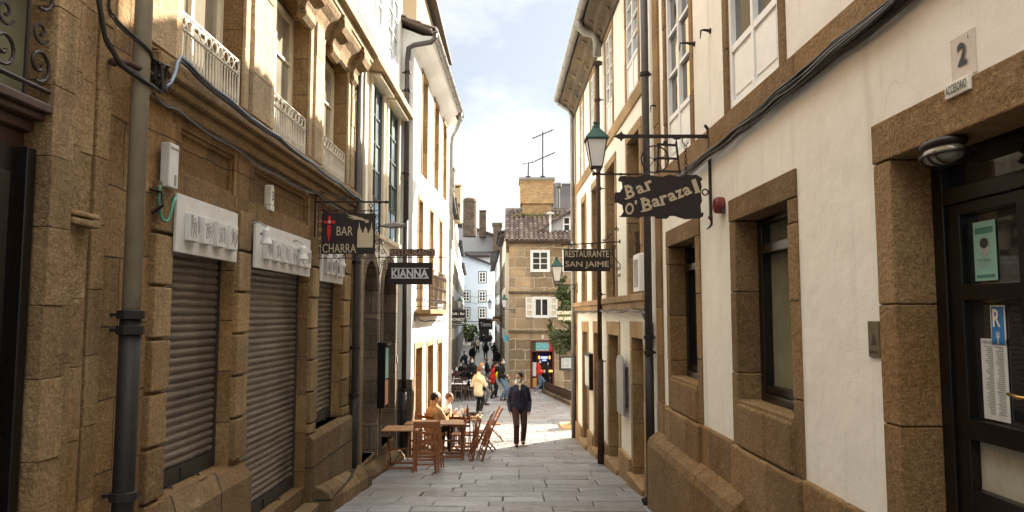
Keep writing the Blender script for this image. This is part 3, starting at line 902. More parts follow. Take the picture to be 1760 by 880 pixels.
def shutter_building():
    t = thing('granite_shop_building', 'brown granite building with three roller shutters below arched windows', 'house', PL(8, 0, g(8)), group='stone and plaster houses along the street')
    S = [(5.45, 6.70, -1.36, 0.62), (7.00, 9.00, -2.08, 0.62), (9.30, 10.60, -1.46, 0.62)]
    W = [(5.50, 6.74, 1.95, 3.78, 0.28), (7.55, 8.80, 1.95, 3.82, 0.28), (9.42, 10.72, 1.95, 3.84, 0.28)]
    PN = [(5.60, 6.64, 1.10, 1.46), (7.14, 8.92, 1.10, 1.46), (9.42, 10.70, 1.10, 1.46)]
    ops = S + W + PN
    mb = MB()
    wallmesh(mb, PL, 4.95, 11.08, -3.1, 4.2, ops, 0.28)
    wallmesh(mb, PL, 4.95, 11.08, 4.2, 7.6, [(7.9, 9.0, 4.45, 6.8), (9.7, 10.8, 4.45, 6.8), (5.6, 6.7, 4.45, 6.8)], 0.28)
    mb.build('wall', 'granite_left', t)
    pn = MB()
    for a, b, c, d in PN:
        pn.cut()
        pbox(pn, PL, (a - .01, -0.28, c - .01), (b + .01, -0.055, d + .01))
        for (q, w) in ((0.0, 0.03), (0.035, 0.02)):
            oo = -0.025 - q
            pbox(pn, PL, (a, -0.06, c + q), (b, oo, c + q + w)); pbox(pn, PL, (a, -0.06, d - q - w), (b, oo, d - q))
            pbox(pn, PL, (a + q, -0.06, c), (a + q + w, oo + .001, d)); pbox(pn, PL, (b - q - w, -0.06, c), (b - q, oo + .001, d))
    pn.build('recessed_panel', 'granite_left', t, bevel=0.006)
    co = MB()
    pbox(co, PL, (4.96, -0.02, 1.54), (11.1, 0.055, 1.62))
    pbox(co, PL, (4.96, -0.02, 1.62), (11.1, 0.035, 1.655))
    pbox(co, PL, (4.95, -0.02, 1.655), (11.12, 0.10, 1.72))
    pbox(co, PL, (4.94, -0.02, 1.72), (11.13, 0.155, 1.845))
    a, b = 4.94, 11.13
    co.extr([PL(a, -0.02, 1.846), PL(a, 0.15, 1.846), PL(a, 0.05, 1.90), PL(a, -0.02, 1.92)], V(PL(b, 0, 0)) - V(PL(a, 0, 0)))
    co.build('cornice', 'granite_left_plain', t, bevel=0.014)
    pr = MB()
    for a, b in ((5.18, 5.44), (6.71, 6.99), (9.01, 9.29), (10.61, 10.98)):
        pr.cut()
        z = 0.98; lo = -1.5 if a < 6 else (-1.42 if a < 8 else -1.46)
        while z > lo + 0.1:
            h = 0.385
            zb = max(z - h, lo)
            pbox(pr, PL, (a + random.uniform(-.006, .01), -0.02, zb + 0.012), (b + random.uniform(-.01, .006), 0.05 + random.uniform(-.008, .008), z - 0.012))
            z = zb
    pr.build('rusticated_pier', 'granite_left_plain', t, bevel=0.012)
    # window surrounds : lighter piers with slots
    su = MB()
    for (a, b, c, d, r) in W:
        su.cut()
        mid = (a + b) / 2; hw = (b - a) / 2; sp = d - r; n = 12
        for k in range(n):
            p0 = math.pi * k / n; p1 = math.pi * (k + 1) / n
            q = []
            for ang, rr in ((p0, 0), (p1, 0), (p1, 0.11), (p0, 0.11)):
                q.append((mid - (hw + rr) * math.cos(ang), sp + (r + rr) * math.sin(ang)))
            lo = [PL(u, -0.01, v) for u, v in q]; hi = [PL(u, 0.03, v) for u, v in q]
            su.hexa(lo + hi)
        pbox(su, PL, (a - 0.11, -0.01, c), (a, 0.03, sp)); pbox(su, PL, (b, -0.01, c), (b + 0.11, 0.03, sp))
    su.build('window_surround', 'granite_pale', t, bevel=0.005)
    pp = MB()
    for a, b in ((4.98, 5.36), (6.90, 7.40), (8.96, 9.27), (10.86, 11.06)):
        pilaster(pp, PL, a, b, -0.01, 0.055, 1.93, 4.18, 0.45)
    pp.build('pier', 'granite_pale', t, bevel=0.004)
    # plinths and thresholds
    pl = MB()
    def wedge(y0, y1, o, z, zt):
        pl.cut()
        a0 = [PL(y0, -0.25, -3.1), PL(y0, o, -3.1), PL(y0, o, z), PL(y0, 0.03, zt), PL(y0, -0.25, zt)]
        pl.extr(a0, V(PL(y1, 0, 0)) - V(PL(y0, 0, 0)))
    wedge(4.97, 6.99, 0.12, -1.50, -1.37)
    wedge(9.01, 11.05, 0.10, -1.52, -1.46)
    pl.cut()
    pbox(pl, PL, (7.0, -0.27, -3.1), (9.0, 0.0, -2.24)); pbox(pl, PL, (7.0, 0.0, -3.1), (9.0, 0.20, -2.26))
    pl.cut(); pbox(pl, PL, (5.45, -0.27, -1.6), (6.7, 0.03, -1.365)); pl.cut(); pbox(pl, PL, (9.3, -0.27, -1.6), (10.6, 0.03, -1.465))
    pl.build('plinth', 'granite_plinth', t, bevel=0.02)
    for (a, b, c, d) in S:
        shutter_part(t, PL, a + 0.03, b - 0.03, c + 0.005, d, -0.155)
    for (a, b, c, d, r) in W:
        mbw = MB(); mid = (a + b) / 2; hw = (b - a) / 2; sp = d - r
        w = window(t, PL, a, b, c, sp + 0.10, -0.24, 2, 3, 0.07, 0.03, 'paint_cream', 'pane_old')
        # arched head of the frame
        hd = MB(); n = 10
        for k in range(n):
            u0 = mid - hw * math.cos(math.pi * k / n); u1 = mid - hw * math.cos(math.pi * (k + 1) / n)
            v0 = sp + r * math.sin(math.pi * k / n); v1 = sp + r * math.sin(math.pi * (k + 1) / n)
            hd.face([PL(u0, -0.235, sp + 0.02), PL(u1, -0.235, sp + 0.02), PL(u1, -0.235, v1), PL(u0, -0.235, v0)])
        hd.build('arched_pane', 'pane_old', w)
        iron_rail(t, PL, a + 0.03, b - 0.02, 1.93, -0.02)
    for (a, b, c, d) in ((7.9, 9.0, 4.45, 6.8), (9.7, 10.8, 4.45, 6.8), (5.6, 6.7, 4.45, 6.8)):
        window(t, PL, a, b, c, d, -0.12, 2, 4, 0.06, 0.03, 'paint_white', 'pane_old_dark')
    # balcony with carved corbels
    bl = MB()
    pbox(bl, PL, (7.7, -0.02, 4.17), (11.55, 0.30, 4.33)); pbox(bl, PL, (7.72, -0.02, 4.06), (11.50, 0.22, 4.17))
    bal = bl.build('balcony', 'granite_pale', t, bevel=0.012)
    cv = MB()
    cp = [(0.0, 3.62), (0.04, 3.66), (0.06, 3.76), (0.10, 3.86), (0.17, 3.94), (0.20, 4.0), (0.20, 4.065), (0.0, 4.065)]
    cv.extr([PL(8.30, o, z) for o, z in cp], (0.02 * 3.15, 3.15, 0))
    cv.build('cove', 'granite_left_plain', bal, bevel=0.01)
    for yc in (8.55, 9.75, 10.95):
        cb = MB()
        prf = [(-0.02, 3.52), (0.05, 3.50), (0.10, 3.56), (0.09, 3.68), (0.14, 3.78), (0.21, 3.82), (0.25, 3.90), (0.24, 4.06), (-0.02, 4.06)]
        cb.extr([PL(yc - 0.19, o, z) for o, z in prf], (0.0076, 0.38, 0))
        for s_ in (-0.195, 0.195):
            scroll(cb, PL(yc + s_, 0.15, 3.95), 0.09, (1, 0, 0), (0, 0, 1), 0, 1.4, 0.018)
            scroll(cb, PL(yc + s_, 0.05, 3.62), 0.055, (1, 0, 0), (0, 0, 1), 2, 1.3, 0.015)
        cb.build('corbel', 'granite_left_plain', bal, bevel=0.012)
    rl = MB()
    for z in (4.40, 4.52, 5.25):
        rl.bar(PL(7.75, 0.27, z), PL(11.45, 0.27, z), 0.02, 0.016)
    y = 7.75
    while y < 11.46:
        rl.tube([PL(y, 0.27, 4.33), PL(y, 0.27, 5.25)], 0.0075, 5)
        if y < 11.40:
            rl.tube([PL(y, 0.27, 4.40), PL(y + 0.1, 0.27, 4.52)], 0.006, 4)
        y += 0.105
    for z in (4.40, 4.52, 5.25):
        rl.bar(PL(11.45, 0.27, z), PL(11.45, 0.0, z), 0.02, 0.016)
    for o in (0.08, 0.17):
        rl.tube([PL(11.45, o, 4.33), PL(11.45, o, 5.25)], 0.0075, 5)
    rl.build('balcony_railing', 'iron_sunlit', bal)
    return t
shutter_building()

# worn kerb stones at the foot of the left houses
def left_kerb():
    mb = MB(); y = 9.15
    while y < 15.3:
        l = random.uniform(0.7, 1.1); y2 = min(y + l, 15.35)
        h = 0.30 if y < 11.3 else 0.20
        w = 0.30 if y < 11.2 else 0.20
        zt = g((y + y2) / 2) + h
        prof = [(0.0, -0.3), (w, -0.3), (w, h - 0.14), (w - 0.05, h - 0.05), (w - 0.13, h), (0.0, h + 0.04)]
        a = [PL(y + .006, o, g(y) + z) for o, z in prf_(prof)]; b = [PL(y2 - .006, o, g(y2) + z) for o, z in prf_(prof)]
        n = len(a)
        mb.mesh(a + b, [tuple(range(n - 1, -1, -1)), tuple(range(n, 2 * n))] + [(i, (i + 1) % n, n + (i + 1) % n, n + i) for i in range(n)])
        y = y2
    tag(mb.build('kerb', 'granite_plinth', bevel=0.02), 'worn rounded kerb stones along the foot of the left house walls', 'kerb', kind='structure')
def prf_(p): return p
left_kerb()

# ------------------------------------------------------------------ arcade house with two arches and glazed bays
def arch_house():
    t = thing('arched_house', 'narrow house with two tall stone arches below two white framed bay windows', 'house', PL(13, 0, g(13)), group='stone and plaster houses along the street')
    A = [(12.02, 13.06, -2.42, 0.93, 0.5), (13.62, 14.92, -2.45, 0.96, 0.55)]
    W = [(12.40, 13.36, 1.45, 4.12), (13.86, 15.02, 1.45, 4.12), (12.40, 13.36, 4.75, 7.0), (13.86, 15.02, 4.75, 7.0)]
    mb = MB()
    wallmesh(mb, PL, 11.09, 15.38, -3.3, 7.4, [(a - .03, b + .03, c, d + .03, r + .03) for a, b, c, d, r in A] + W, 0.62)
    mb.build('wall', 'plaster_ivory', t)
    st = MB()
    for a, b, c, d, r in A:
        st.cut()
        mid = (a + b) / 2; hw = (b - a) / 2; sp = d - r; n = 14; rw = 0.19
        for k in range(n):
            p0 = math.pi * k / n; p1 = math.pi * (k + 1) / n; q = []
            for ang, rr in ((p0, 0), (p1, 0), (p1, rw), (p0, rw)):
                q.append((mid - (hw + rr) * math.cos(ang), sp + (r + rr) * math.sin(ang)))
            st.hexa([PL(u, -0.60, v) for u, v in q] + [PL(u, 0.03, v) for u, v in q])
        for y0, y1 in ((a - rw, a), (b, b + rw)):
            z = -3.2
            while z < sp:
                zt = min(z + random.uniform(0.5, 0.75), sp)
                pbox(st, PL, (y0, -0.60, z), (y1, 0.03 + random.uniform(-.003, .003), zt - 0.006)); z = zt
    st.build('arch_surround', 'granite_grey', t, bevel=0.006)
    pz = MB()
    pilaster(pz, PL, 11.50, 11.80, -0.02, 0.06, -3.2, 4.2, 0.6)
    pilaster(pz, PL, 11.12, 11.40, -0.02, 0.03, -3.2, 4.2, 0.6)
    pz.build('pilaster', 'granite_left', t, bevel=0.008)
    for a, b, c, d, r in A:
        db = MB()
        pbox(db, PL, (a, -0.62, c), (b, -0.58, d))
        pbox(db, PL, (a + .02, -0.59, c), (a + 0.1, -0.56, d - r * .6)); pbox(db, PL, (b - .1, -0.59, c), (b - .02, -0.56, d - r * .6))
        pbox(db, PL, ((a + b) / 2 - .04, -0.59, c), ((a + b) / 2 + .04, -0.56, d - .1)); pbox(db, PL, (a, -0.59, -0.35), (b, -0.56, -0.27))
        db.build('door', 'wood_dark', t)
        sp = MB()
        pbox(sp, PL, (a, -0.3, -3.0), (b, 0.04, c)); sp.build('doorstep', 'granite_plinth', t, bevel=0.01)
    fr = MB()
    for a, b, c, d in W[:2]:
        fr.cut()
        for y0, y1 in ((a - 0.14, a), (b, b + 0.14)):
            pbox(fr, PL, (y0, -0.02, c), (y1, 0.05, d))
        fr.extr([PL(a - 0.17, 0, d), PL(a - 0.17, 0.20, d - 0.02), PL(a - 0.17, 0.20, d + 0.03), PL(a - 0.17, 0.0, d + 0.05)], (0.02 * (b - a + .34), b - a + 0.34, 0))
        pbox(fr, PL, (a - 0.14, -0.02, c - 0.08), (b + 0.14, 0.08, c))
    fr.build('bay_frame', 'paint_cream', t, bevel=0.006)
    for a, b, c, d in W:
        window(t, PL, a, b, c, d, -0.06, 2, 4, 0.055, 0.03, 'paint_teal' if c < 2 else 'paint_white', 'pane_sky', kick=0.55 if c < 2 else 0.5, kmat='paint_blue')
    sl = MB()
    pbox(sl, PL, (11.56, -0.02, 4.18), (15.36, 0.28, 4.32))
    sl.build('string_course', 'granite_pale', t, bevel=0.012)
    rf = MB()
    rf.extr([PL(11.09, 0.45, 7.4), PL(11.09, -4, 8.8), PL(11.09, -4, 9.0), PL(11.09, 0.45, 7.55)], (0.08, 4.28, 0))
    rf.build('roof', 'roof_tile', t)
arch_house()

def tile_sheet(mb, o, u, v, wu, lv, pitch=0.24, course=0.34, amp=0.055):
    """wavy clay tile sheet : origin o, unit vector u along the eave, unit vector v up the slope"""
    o, u, v = V(o), V(u).normalized(), V(v).normalized(); n = u.cross(v).normalized()
    if n.z < 0: n = -n
    cols_ = int(wu / pitch); rows_ = int(lv / course)
    seg = 6
    for i in range(cols_):
        for r in range(rows_):
            w0 = 0.46 * pitch; w1 = 0.36 * pitch
            jj = random.uniform(-0.006, 0.006)
            vs = []
            for (vv, w, lift) in ((r * course - 0.04, w0, 0.030), ((r + 1) * course, w1, 0.0)):
                for k in range(seg + 1):
                    a = math.pi * k / seg
                    vs.append(o + u * (pitch * (i + 0.5) + jj + w * math.cos(a)) + v * vv + n * (lift + amp * 1.2 * math.sin(a)))
            fs = [(k, k + 1, seg + 1 + k + 1, seg + 1 + k) for k in range(seg)]
            fs.append(tuple(range(seg + 1)))
            mb.mesh(vs, fs)
    mb.mesh([o - n * 0.0, o + u * wu, o + u * wu + v * lv, o + v * lv] + [p - n * 0.06 for p in (o, o + u * wu, o + u * wu + v * lv, o + v * lv)],
            [(0, 1, 2, 3), (7, 6, 5, 4), (0, 4, 5, 1), (1, 5, 6, 2), (2, 6, 7, 3), (3, 7, 4, 0)])

# ------------------------------------------------------------------ white house projecting into the street
def white_house():
    t = thing('white_house', 'white plastered house jutting into the street on the left, its street front in full sun', 'house', PL3(18, 0, g(18)), group='stone and plaster houses along the street')
    top = [(16.50, 17.55, 3.25, 5.72), (18.75, 19.80, 3.35, 5.75), (20.75, 21.75, 3.4, 5.75)]
    mid = [(16.05, 16.95, 0.12, 2.70), (18.00, 18.85, 0.12, 2.72), (20.00, 20.85, 0.3, 2.72)]
    low = [(15.75, 17.00, -3.3, -0.60), (17.70, 19.00, -3.4, -0.62), (19.75, 21.00, -3.45, -0.64)]
    mb = MB()
    wallmesh(mb, PL3, 15.4, 22.55, -3.6, 6.0, top + mid + low, 0.30)
    mb.build('wall', 'plaster_white', t)
    for o in top: surround(t, PL3, o, 0.10, 'granite_tan', 0.02, 0.28)
    for o in mid: surround(t, PL3, o, 0.10, 'granite_tan', 0.02, 0.28)
    for o in low: surround(t, PL3, o, 0.14, 'granite_tan', 0.025, 0.28)
    for a, b, c, d in top: window(t, PL3, a + .1, b - .1, c, d - .1, -0.22, 2, 4, 0.05, 0.03, 'paint_white', 'pane_curtain')
    for a, b, c, d in mid: window(t, PL3, a + .1, b - .1, c, d - .1, -0.22, 2, 4, 0.05, 0.03, 'paint_white', 'pane_curtain', kick=0.5)
    for a, b, c, d in low:
        db = MB(); y0, y1 = a + .14, b - .14
        pbox(db, PL3, (y0, -0.28, c), (y1, -0.24, d - .14))
        for u in (y0, (y0 + y1) / 2 - .03, y1 - .06): pbox(db, PL3, (u, -0.25, c), (u + .06, -0.20, d - .14))
        for z in (-2.2, -1.1): pbox(db, PL3, (y0, -0.25, z), (y1, -0.205, z + .08))
        db.build('door', 'wood_chair', t)
    ba = MB()
    pbox(ba, PL3, (15.41, -0.02, -2.2), (15.74, 0.03, -3.5)) if False else None
    pbox(ba, PL3, (15.37, -0.3, -3.5), (15.73, 0.03, -1.35))
    ba.build('corner_stone', 'granite_grey', t, bevel=0.01)
    # balcony
    bs = MB()
    pbox(bs, PL3, (15.85, -0.02, 0.02), (19.15, 0.34, 0.12)); pbox(bs, PL3, (15.9, -0.02, -0.04), (19.1, 0.25, 0.02))
    bal = bs.build('balcony', 'granite_tan', t, bevel=0.01)
    rl = MB()
    for z in (0.18, 1.02):
        rl.bar(PL3(15.9, 0.31, z), PL3(19.1, 0.31, z), 0.018, 0.018)
        rl.bar(PL3(15.9, 0.31, z), PL3(15.9, 0.0, z), 0.018, 0.018); rl.bar(PL3(19.1, 0.31, z), PL3(19.1, 0.0, z), 0.018, 0.018)
    y = 15.9
    while y < 19.11:
        rl.tube([PL3(y, 0.31, 0.12), PL3(y, 0.31, 1.02)], 0.0055, 5)
        for z in (0.33, 0.60, 0.87):
            scroll(rl, PL3(y + .06, 0.31, z), 0.05, (0, 1, 0), (0, 0, 1), z * 9, 1.1, 0.005, 10)
        y += 0.123
    for o in (0.04, 0.12, 0.21, 0.31):
        rl.tube([PL3(15.9, o, 0.12), PL3(15.9, o, 1.02)], 0.009, 5)
        for z in (0.33, 0.60, 0.87):
            scroll(rl, PL3(15.9, o - .04, z), 0.045, (1, 0, 0), (0, 0, 1), z * 5, 1.3, 0.008, 10)
    rl.build('balcony_railing', 'iron_rust', bal)
    cl = MB()
    for i in range(8):
        a = 19.15 + i * 0.13; w = 0.02 * math.sin(i * 2.1)
        cl.face([PL3(a, 0.22 + w, 1.0), PL3(a + .13, 0.22 - w, 1.0), PL3(a + .13, 0.24 + w, 0.0 + 0.02 * i), PL3(a, 0.26 - w, 0.02 * i)])
        cl.face([PL3(a, 0.21 + w, 1.0), PL3(a + .13, 0.21 - w, 1.0), PL3(a + .13, 0.23 + w, 0.0 + 0.02 * i), PL3(a, 0.25 - w, 0.02 * i)])
    pbox(cl, PL3, (19.12, -0.01, 0.98), (20.22, 0.24, 1.02))
    cl.build('balcony_screen', 'cloth_white', t)
    # eaves and roof
    ev = MB()
    prof = [(0, 5.72), (0.10, 5.80), (0.22, 5.90), (0.36, 5.97), (0.40, 6.04), (0, 6.06)]
    ev.extr([PL3(15.38, o, z) for o, z in prof], (0.02 * 6.0, 6.0, 0))
    ev.build('eaves', 'plaster_white', t)
    gt = MB()
    pts = [(math.cos(a) * .075, math.sin(a) * .075) for a in [math.pi + math.pi * k / 8 for k in range(9)]]
    sec = pts + [(x * .86, z * .86) for x, z in reversed(pts)]
    gt.extr([PL3(15.1, 0.46 + x, 6.10 + z) for x, z in sec], (0.02 * 6.35, 6.35, 0))
    for k in range(9):
        yy = 15.2 + k * 0.76
        gt.extr([PL3(yy, 0.46 + x * 1.12, 6.10 + z * 1.12) for x, z in sec], (0, 0.035, 0))
    gt.build('gutter', 'zinc', t)
    rf = MB()
    p0 = PL3(15.22, 0.42, 6.14)
    tile_sheet(rf, p0, (0.02, 1, 0), (-math.cos(math.radians(22)), 0, math.sin(math.radians(22))), 7.4, 5.2)
    rf.build('roof', 'roof_tile', t, recalc=False)
    gb = MB()
    gb.extr([PL3(15.41, 0.0, 5.9), PL3(15.41, 0.28, 6.02), PL3(15.41, -4.0, 7.72), PL3(15.41, -4.0, 5.9)], (0.14, 7.1, 0))
    gb.build('gable', 'plaster_white', t)
white_house()

def pipe_thing(name, label, segs, group='downpipes on the house fronts', brackets=()):
    """segs: (points, radius, material, part name)"""
    p0 = segs[-1][0][-1]
    t = thing(name, label, 'downpipe', (p0[0], p0[1], p0[2]), group=group)
    for pts, r, m, nm in segs:
        mb = MB(); mb.tube(pts, r, 12)
        mb.build(nm, m, t, smooth=True).data.polygons  # noqa
    if brackets:
        mb = MB()
        for (x, y, z, r, dx) in brackets:
            mb.cut()
            mb.lathe((x, y, z), [(r * 1.0, -0.03), (r * 1.28, -0.025), (r * 1.28, 0.025), (r * 1.0, 0.03)], 12)
            mb.bar((x, y, z), (x + dx, y, z), 0.03, 0.02)
        mb.build('collar', segs[-1][2], t)
    return t

def vpipe(P, y, o, z0, z1): return [P(y, o, z1), P(y, o, (z0 + z1) / 2), P(y, o, z0)]
X = lambda P, y, o: P(y, o, 0)[0]
pipe_thing('downpipe', 'wide grey zinc downpipe with black cast iron foot beside the first shutter', [
    (vpipe(PL, 4.74, 0.13, 0.02, 7.4), 0.056, 'pipe_beige', 'upper_pipe'), (vpipe(PL, 4.74, 0.13, g(4.8) - .1, 0.02), 0.066, 'cast_iron', 'lower_pipe')],
    brackets=[(X(PL, 4.74, .13), 4.74, z, 0.066, -0.13) for z in (0.0, -0.10, -1.15)])
pipe_thing('downpipe', 'dark iron downpipe at the end of the granite shutter building', [
    (vpipe(PL, 11.10, 0.10, -1.2, 4.1), 0.05, 'zinc_dark', 'upper_pipe'), (vpipe(PL, 11.10, 0.10, g(11.1) - .1, -1.2), 0.058, 'cast_iron', 'lower_pipe')],
    brackets=[(X(PL, 11.1, .1), 11.10, z, 0.055, -0.1) for z in (-0.5, 0.8, -1.2)])
pipe_thing('downpipe', 'thin brown downpipe between the shutter building and the first arch', [
    (vpipe(PL, 11.45, 0.10, g(11.4) - .1, 4.15), 0.028, 'pipe_beige', 'upper_pipe')])
yy = 15.30
pipe_thing('downpipe', 'black iron downpipe bent under the white house gutter, beside the second arch', [
    ([PL3(15.22, 0.46, 6.06), PL3(15.22, 0.46, 5.92), PL3(15.22, 0.38, 5.84), PL3(15.22, 0.02, 5.78), PL3(15.24, -0.10, 5.72), PL3(yy, -0.13, 5.5), PL3(yy, -0.13, 2)], 0.055, 'zinc_dark', 'bent_pipe'),
    ([PL3(yy, -0.13, 2), PL3(yy, -0.13, 0), PL3(yy, -0.13, -1.6)], 0.05, 'iron', 'upper_pipe'),
    ([PL3(yy, -0.13, -1.6), PL3(yy, -0.13, g(yy) + .0)], 0.075, 'cast_iron', 'lower_pipe')],
    brackets=[(X(PL3, yy, -.13), yy, z, 0.06, -0.12) for z in (5.2, 4.8, 3.0, 0.9, -1.55, -2.0)])
pipe_thing('downpipe', 'grey downpipe with a curved neck at the far corner of the white house', [
    ([PL3(21.4, 0.46, 6.04), PL3(21.45, 0.44, 5.85), PL3(21.9, 0.3, 5.7), PL3(22.3, 0.12, 5.55), PL3(22.4, 0.08, 5.3), PL3(22.4, 0.08, 2)], 0.05, 'zinc', 'bent_pipe'),
    (vpipe(PL3, 22.4, 0.08, -3.4, 2), 0.05, 'zinc', 'lower_pipe')])

# ------------------------------------------------------------------ near right cream house
def near_right_house():
    t = thing('cream_house', 'cream plastered house with rough granite window frames filling the right side', 'house', PR(6, 0, g(6)), group='stone and plaster houses along the street')
    door = (2.35, 4.0, -2.6, 1.05)
    w1 = (5.06, 6.54, -1.12, 1.03); w2 = (7.53, 9.03, -1.12, 1.03)
    uw = [(5.17, 6.62, 1.84, 4.75), (7.66, 9.05, 1.84, 4.75), (2.5, 3.95, 1.84, 4.75)]
    mb = MB()
    wallmesh(mb, PR, -3, 10.12, -3.0, 6.6, [door, w1, w2] + uw, 0.34)
    mb.build('wall', 'plaster_cream', t)
    surround(t, PR, door, 0.17, 'granite_right', 0.018, 0.33, lintel=0.22)
    for w in (w1, w2): surround(t, PR, w, 0.155, 'granite_right', 0.018, 0.33, sill=0.39, lintel=0.20)
    for w in uw: surround(t, PR, w, 0.13, 'granite_right', 0.015, 0.20, lintel=0.2)
    bd = MB()
    for a, b in ((-3, 0.9), (0.905, 3.2), (3.205, 5.0), (5.005, 7.1), (7.105, 9.6)):
        pbox(bd, PR, (a, -0.02, 1.585), (b, 0.022, 1.838))
    bd.build('string_course', 'granite_right', t, bevel=0.006)
    da = MB()
    def blocks(y0, y1, z0, z1, o):
        if z1 > -1.5 and z0 < -1.2 or y1 < 3: da.cut()
        y = y0
        while y < y1 - .01:
            y2 = min(y + random.uniform(0.45, 0.8), y1)
            if y1 - y2 < .2: y2 = y1
            pbox(da, PR, (y + .003, -0.05, z0), (y2 - .003, o + random.uniform(-.008, .008), z1 - random.uniform(0, .006))); y = y2
    for a, b in ((4.0, 5.06), (6.54, 7.53), (9.03, 9.62), (-3, 2.35)):
        blocks(a, b, -1.62, -1.12, 0.035); blocks(a, b, -3.0, -1.62, 0.04)
    for a, b in ((5.06, 6.54), (7.53, 9.03)):
        blocks(a, b, -1.62, -1.125, 0.06); blocks(a + .16, b - .16, -1.12, -0.76, 0.045); blocks(a, b, -3.0, -1.62, 0.06)
    da.build('dado', 'granite_right', t, bevel=0.02)
    pl = MB()
    for a, b in ((6.15, 7.3), (7.31, 8.5), (8.51, 9.55)):
        pl.cut()
        pr = [(0.0, -3.0), (0.19, -3.0), (0.185, -1.66), (0.16, -1.58), (0.12, -1.55), (0.05, -1.50), (0, -1.49)]
        pl.extr([PR(a, o, z) for o, z in pr], V(PR(b, 0, 0)) - V(PR(a, 0, 0)))
    pl.build('plinth', 'granite_right', t, bevel=0.02)
    qn = MB()
    pilaster(qn, PR, 9.28, 9.58, -0.02, 0.03, -2.9, 6.5, 0.6)
    qn.build('quoin', 'granite_right', t, bevel=0.008)
    # black glazed double door
    o = -0.25
    d = MB()
    y0, y1 = 2.52, 3.83
    pbox(d, PR, (y0, -0.33, -2.4), (y0 + .10, o + .05, 0.83)); pbox(d, PR, (y1 - .09, -0.33, -2.4), (y1, o + .05, 0.83))
    pbox(d, PR, (y0 + .1, -0.33, 0.56), (y1 - .09, o + .05, 0.64)); pbox(d, PR, (y0, -0.33, 0.80), (y1, o + .04, 0.83))
    for a, b in ((y0 + .10, y0 + .605), (y0 + .615, y1 - .09)):
        for z0, z1 in ((0.50, 0.56), (0.07, 0.15), (-0.61, -0.51), (-0.96, -0.85), (-2.3, -1.7)):
            pbox(d, PR, (a, -0.31, z0), (b, o + .03, z1))
        pbox(d, PR, (a, -0.31, -2.3), (a + .10, o + .032, 0.56)); pbox(d, PR, (b - .10, -0.31, -2.3), (b, o + .032, 0.56))
    dr = d.build('door', 'paint_black', t, bevel=0.005)
    gl = MB(); gc = MB()
    for a, b in ((y0 + .20, y0 + .505), (y0 + .715, y1 - .19)):
        pbox(gl, PR, (a, o - .03, -0.51), (b, o - .02, 0.07)); pbox(gl, PR, (a, o - .03, 0.15), (b, o - .02, 0.50))
        pbox(gc, PR, (a, o - .03, -0.85), (b, o - .02, -0.61)); pbox(gc, PR, (a, o - .03, -1.7), (b, o - .02, -0.96))
    pbox(gl, PR, (y0 + .10, o - .03, 0.64), (y1 - .09, o - .02, 0.80))
    gl.build('pane', 'pane_dark', dr); gc.build('curtained_pane', 'curtain', dr)
    h = MB()
    yc = y0 + .66
    h.extr([PR(yc - .016, o + .03, -0.50), PR(yc + .016, o + .03, -0.50), PR(yc + .018, o + .03, -0.30), PR(yc, o + .03, -0.275), PR(yc - .018, o + .03, -0.30)], (-0.008, 0, 0))
    h.tube([PR(yc, o + .03, -0.36), PR(yc, o + .07, -0.36), PR(yc + .02, o + .085, -0.36), PR(yc + .10, o + .08, -0.352)], 0.008, 8)
    h.build('handle', 'brass', dr, smooth=True)
    # ground floor windows : dark frames deep in the reveal
    for (a, b, c, dd) in (w1, w2):
        a2, b2 = a + .155, b - .155; oo = -0.24
        f = MB()
        for u0, u1 in ((a2, a2 + .10), (b2 - .10, b2)): pbox(f, PR, (u0, -0.33, -0.73), (u1, oo + .06, 0.83))
        pbox(f, PR, (a2 + .1, -0.33, -0.73), (b2 - .1, oo + .09, -0.66)); pbox(f, PR, (a2 + .1, -0.33, -0.66), (b2 - .1, oo + .05, -0.60))
        pbox(f, PR, (a2 + .1, -0.33, 0.52), (b2 - .1, oo + .08, 0.60)); pbox(f, PR, (a2 + .1, -0.33, 0.78), (b2 - .1, oo + .06, 0.83))
        fr = f.build('window', 'paint_black', t, bevel=0.005)
        p = MB()
        pbox(p, PR, (a2 + .1, oo - .03, -0.60), (b2 - .1, oo - .02, 0.52)); pbox(p, PR, (a2 + .1, oo - .03, 0.60), (b2 - .1, oo - .02, 0.78))
        p.build('pane', 'pane_green' if a < 7 else 'pane_dark', fr)
    for (a, b, c, dd) in uw:
        window(t, PR, a + .13, b - .13, c + .01, dd - .2, -0.07, 2, 4, 0.06, 0.035, 'paint_white', 'pane_dark', kick=0.46, th=0.06)
    rf = MB()
    rf.extr([PR(-3, 0.05, 6.6), PR(-3, -5, 8.4), PR(-3, -5, 8.6), PR(-3, 0.30, 6.7)], (-0.24, 13.1, 0))
    rf.build('roof', 'roof_tile', t)
near_right_house()

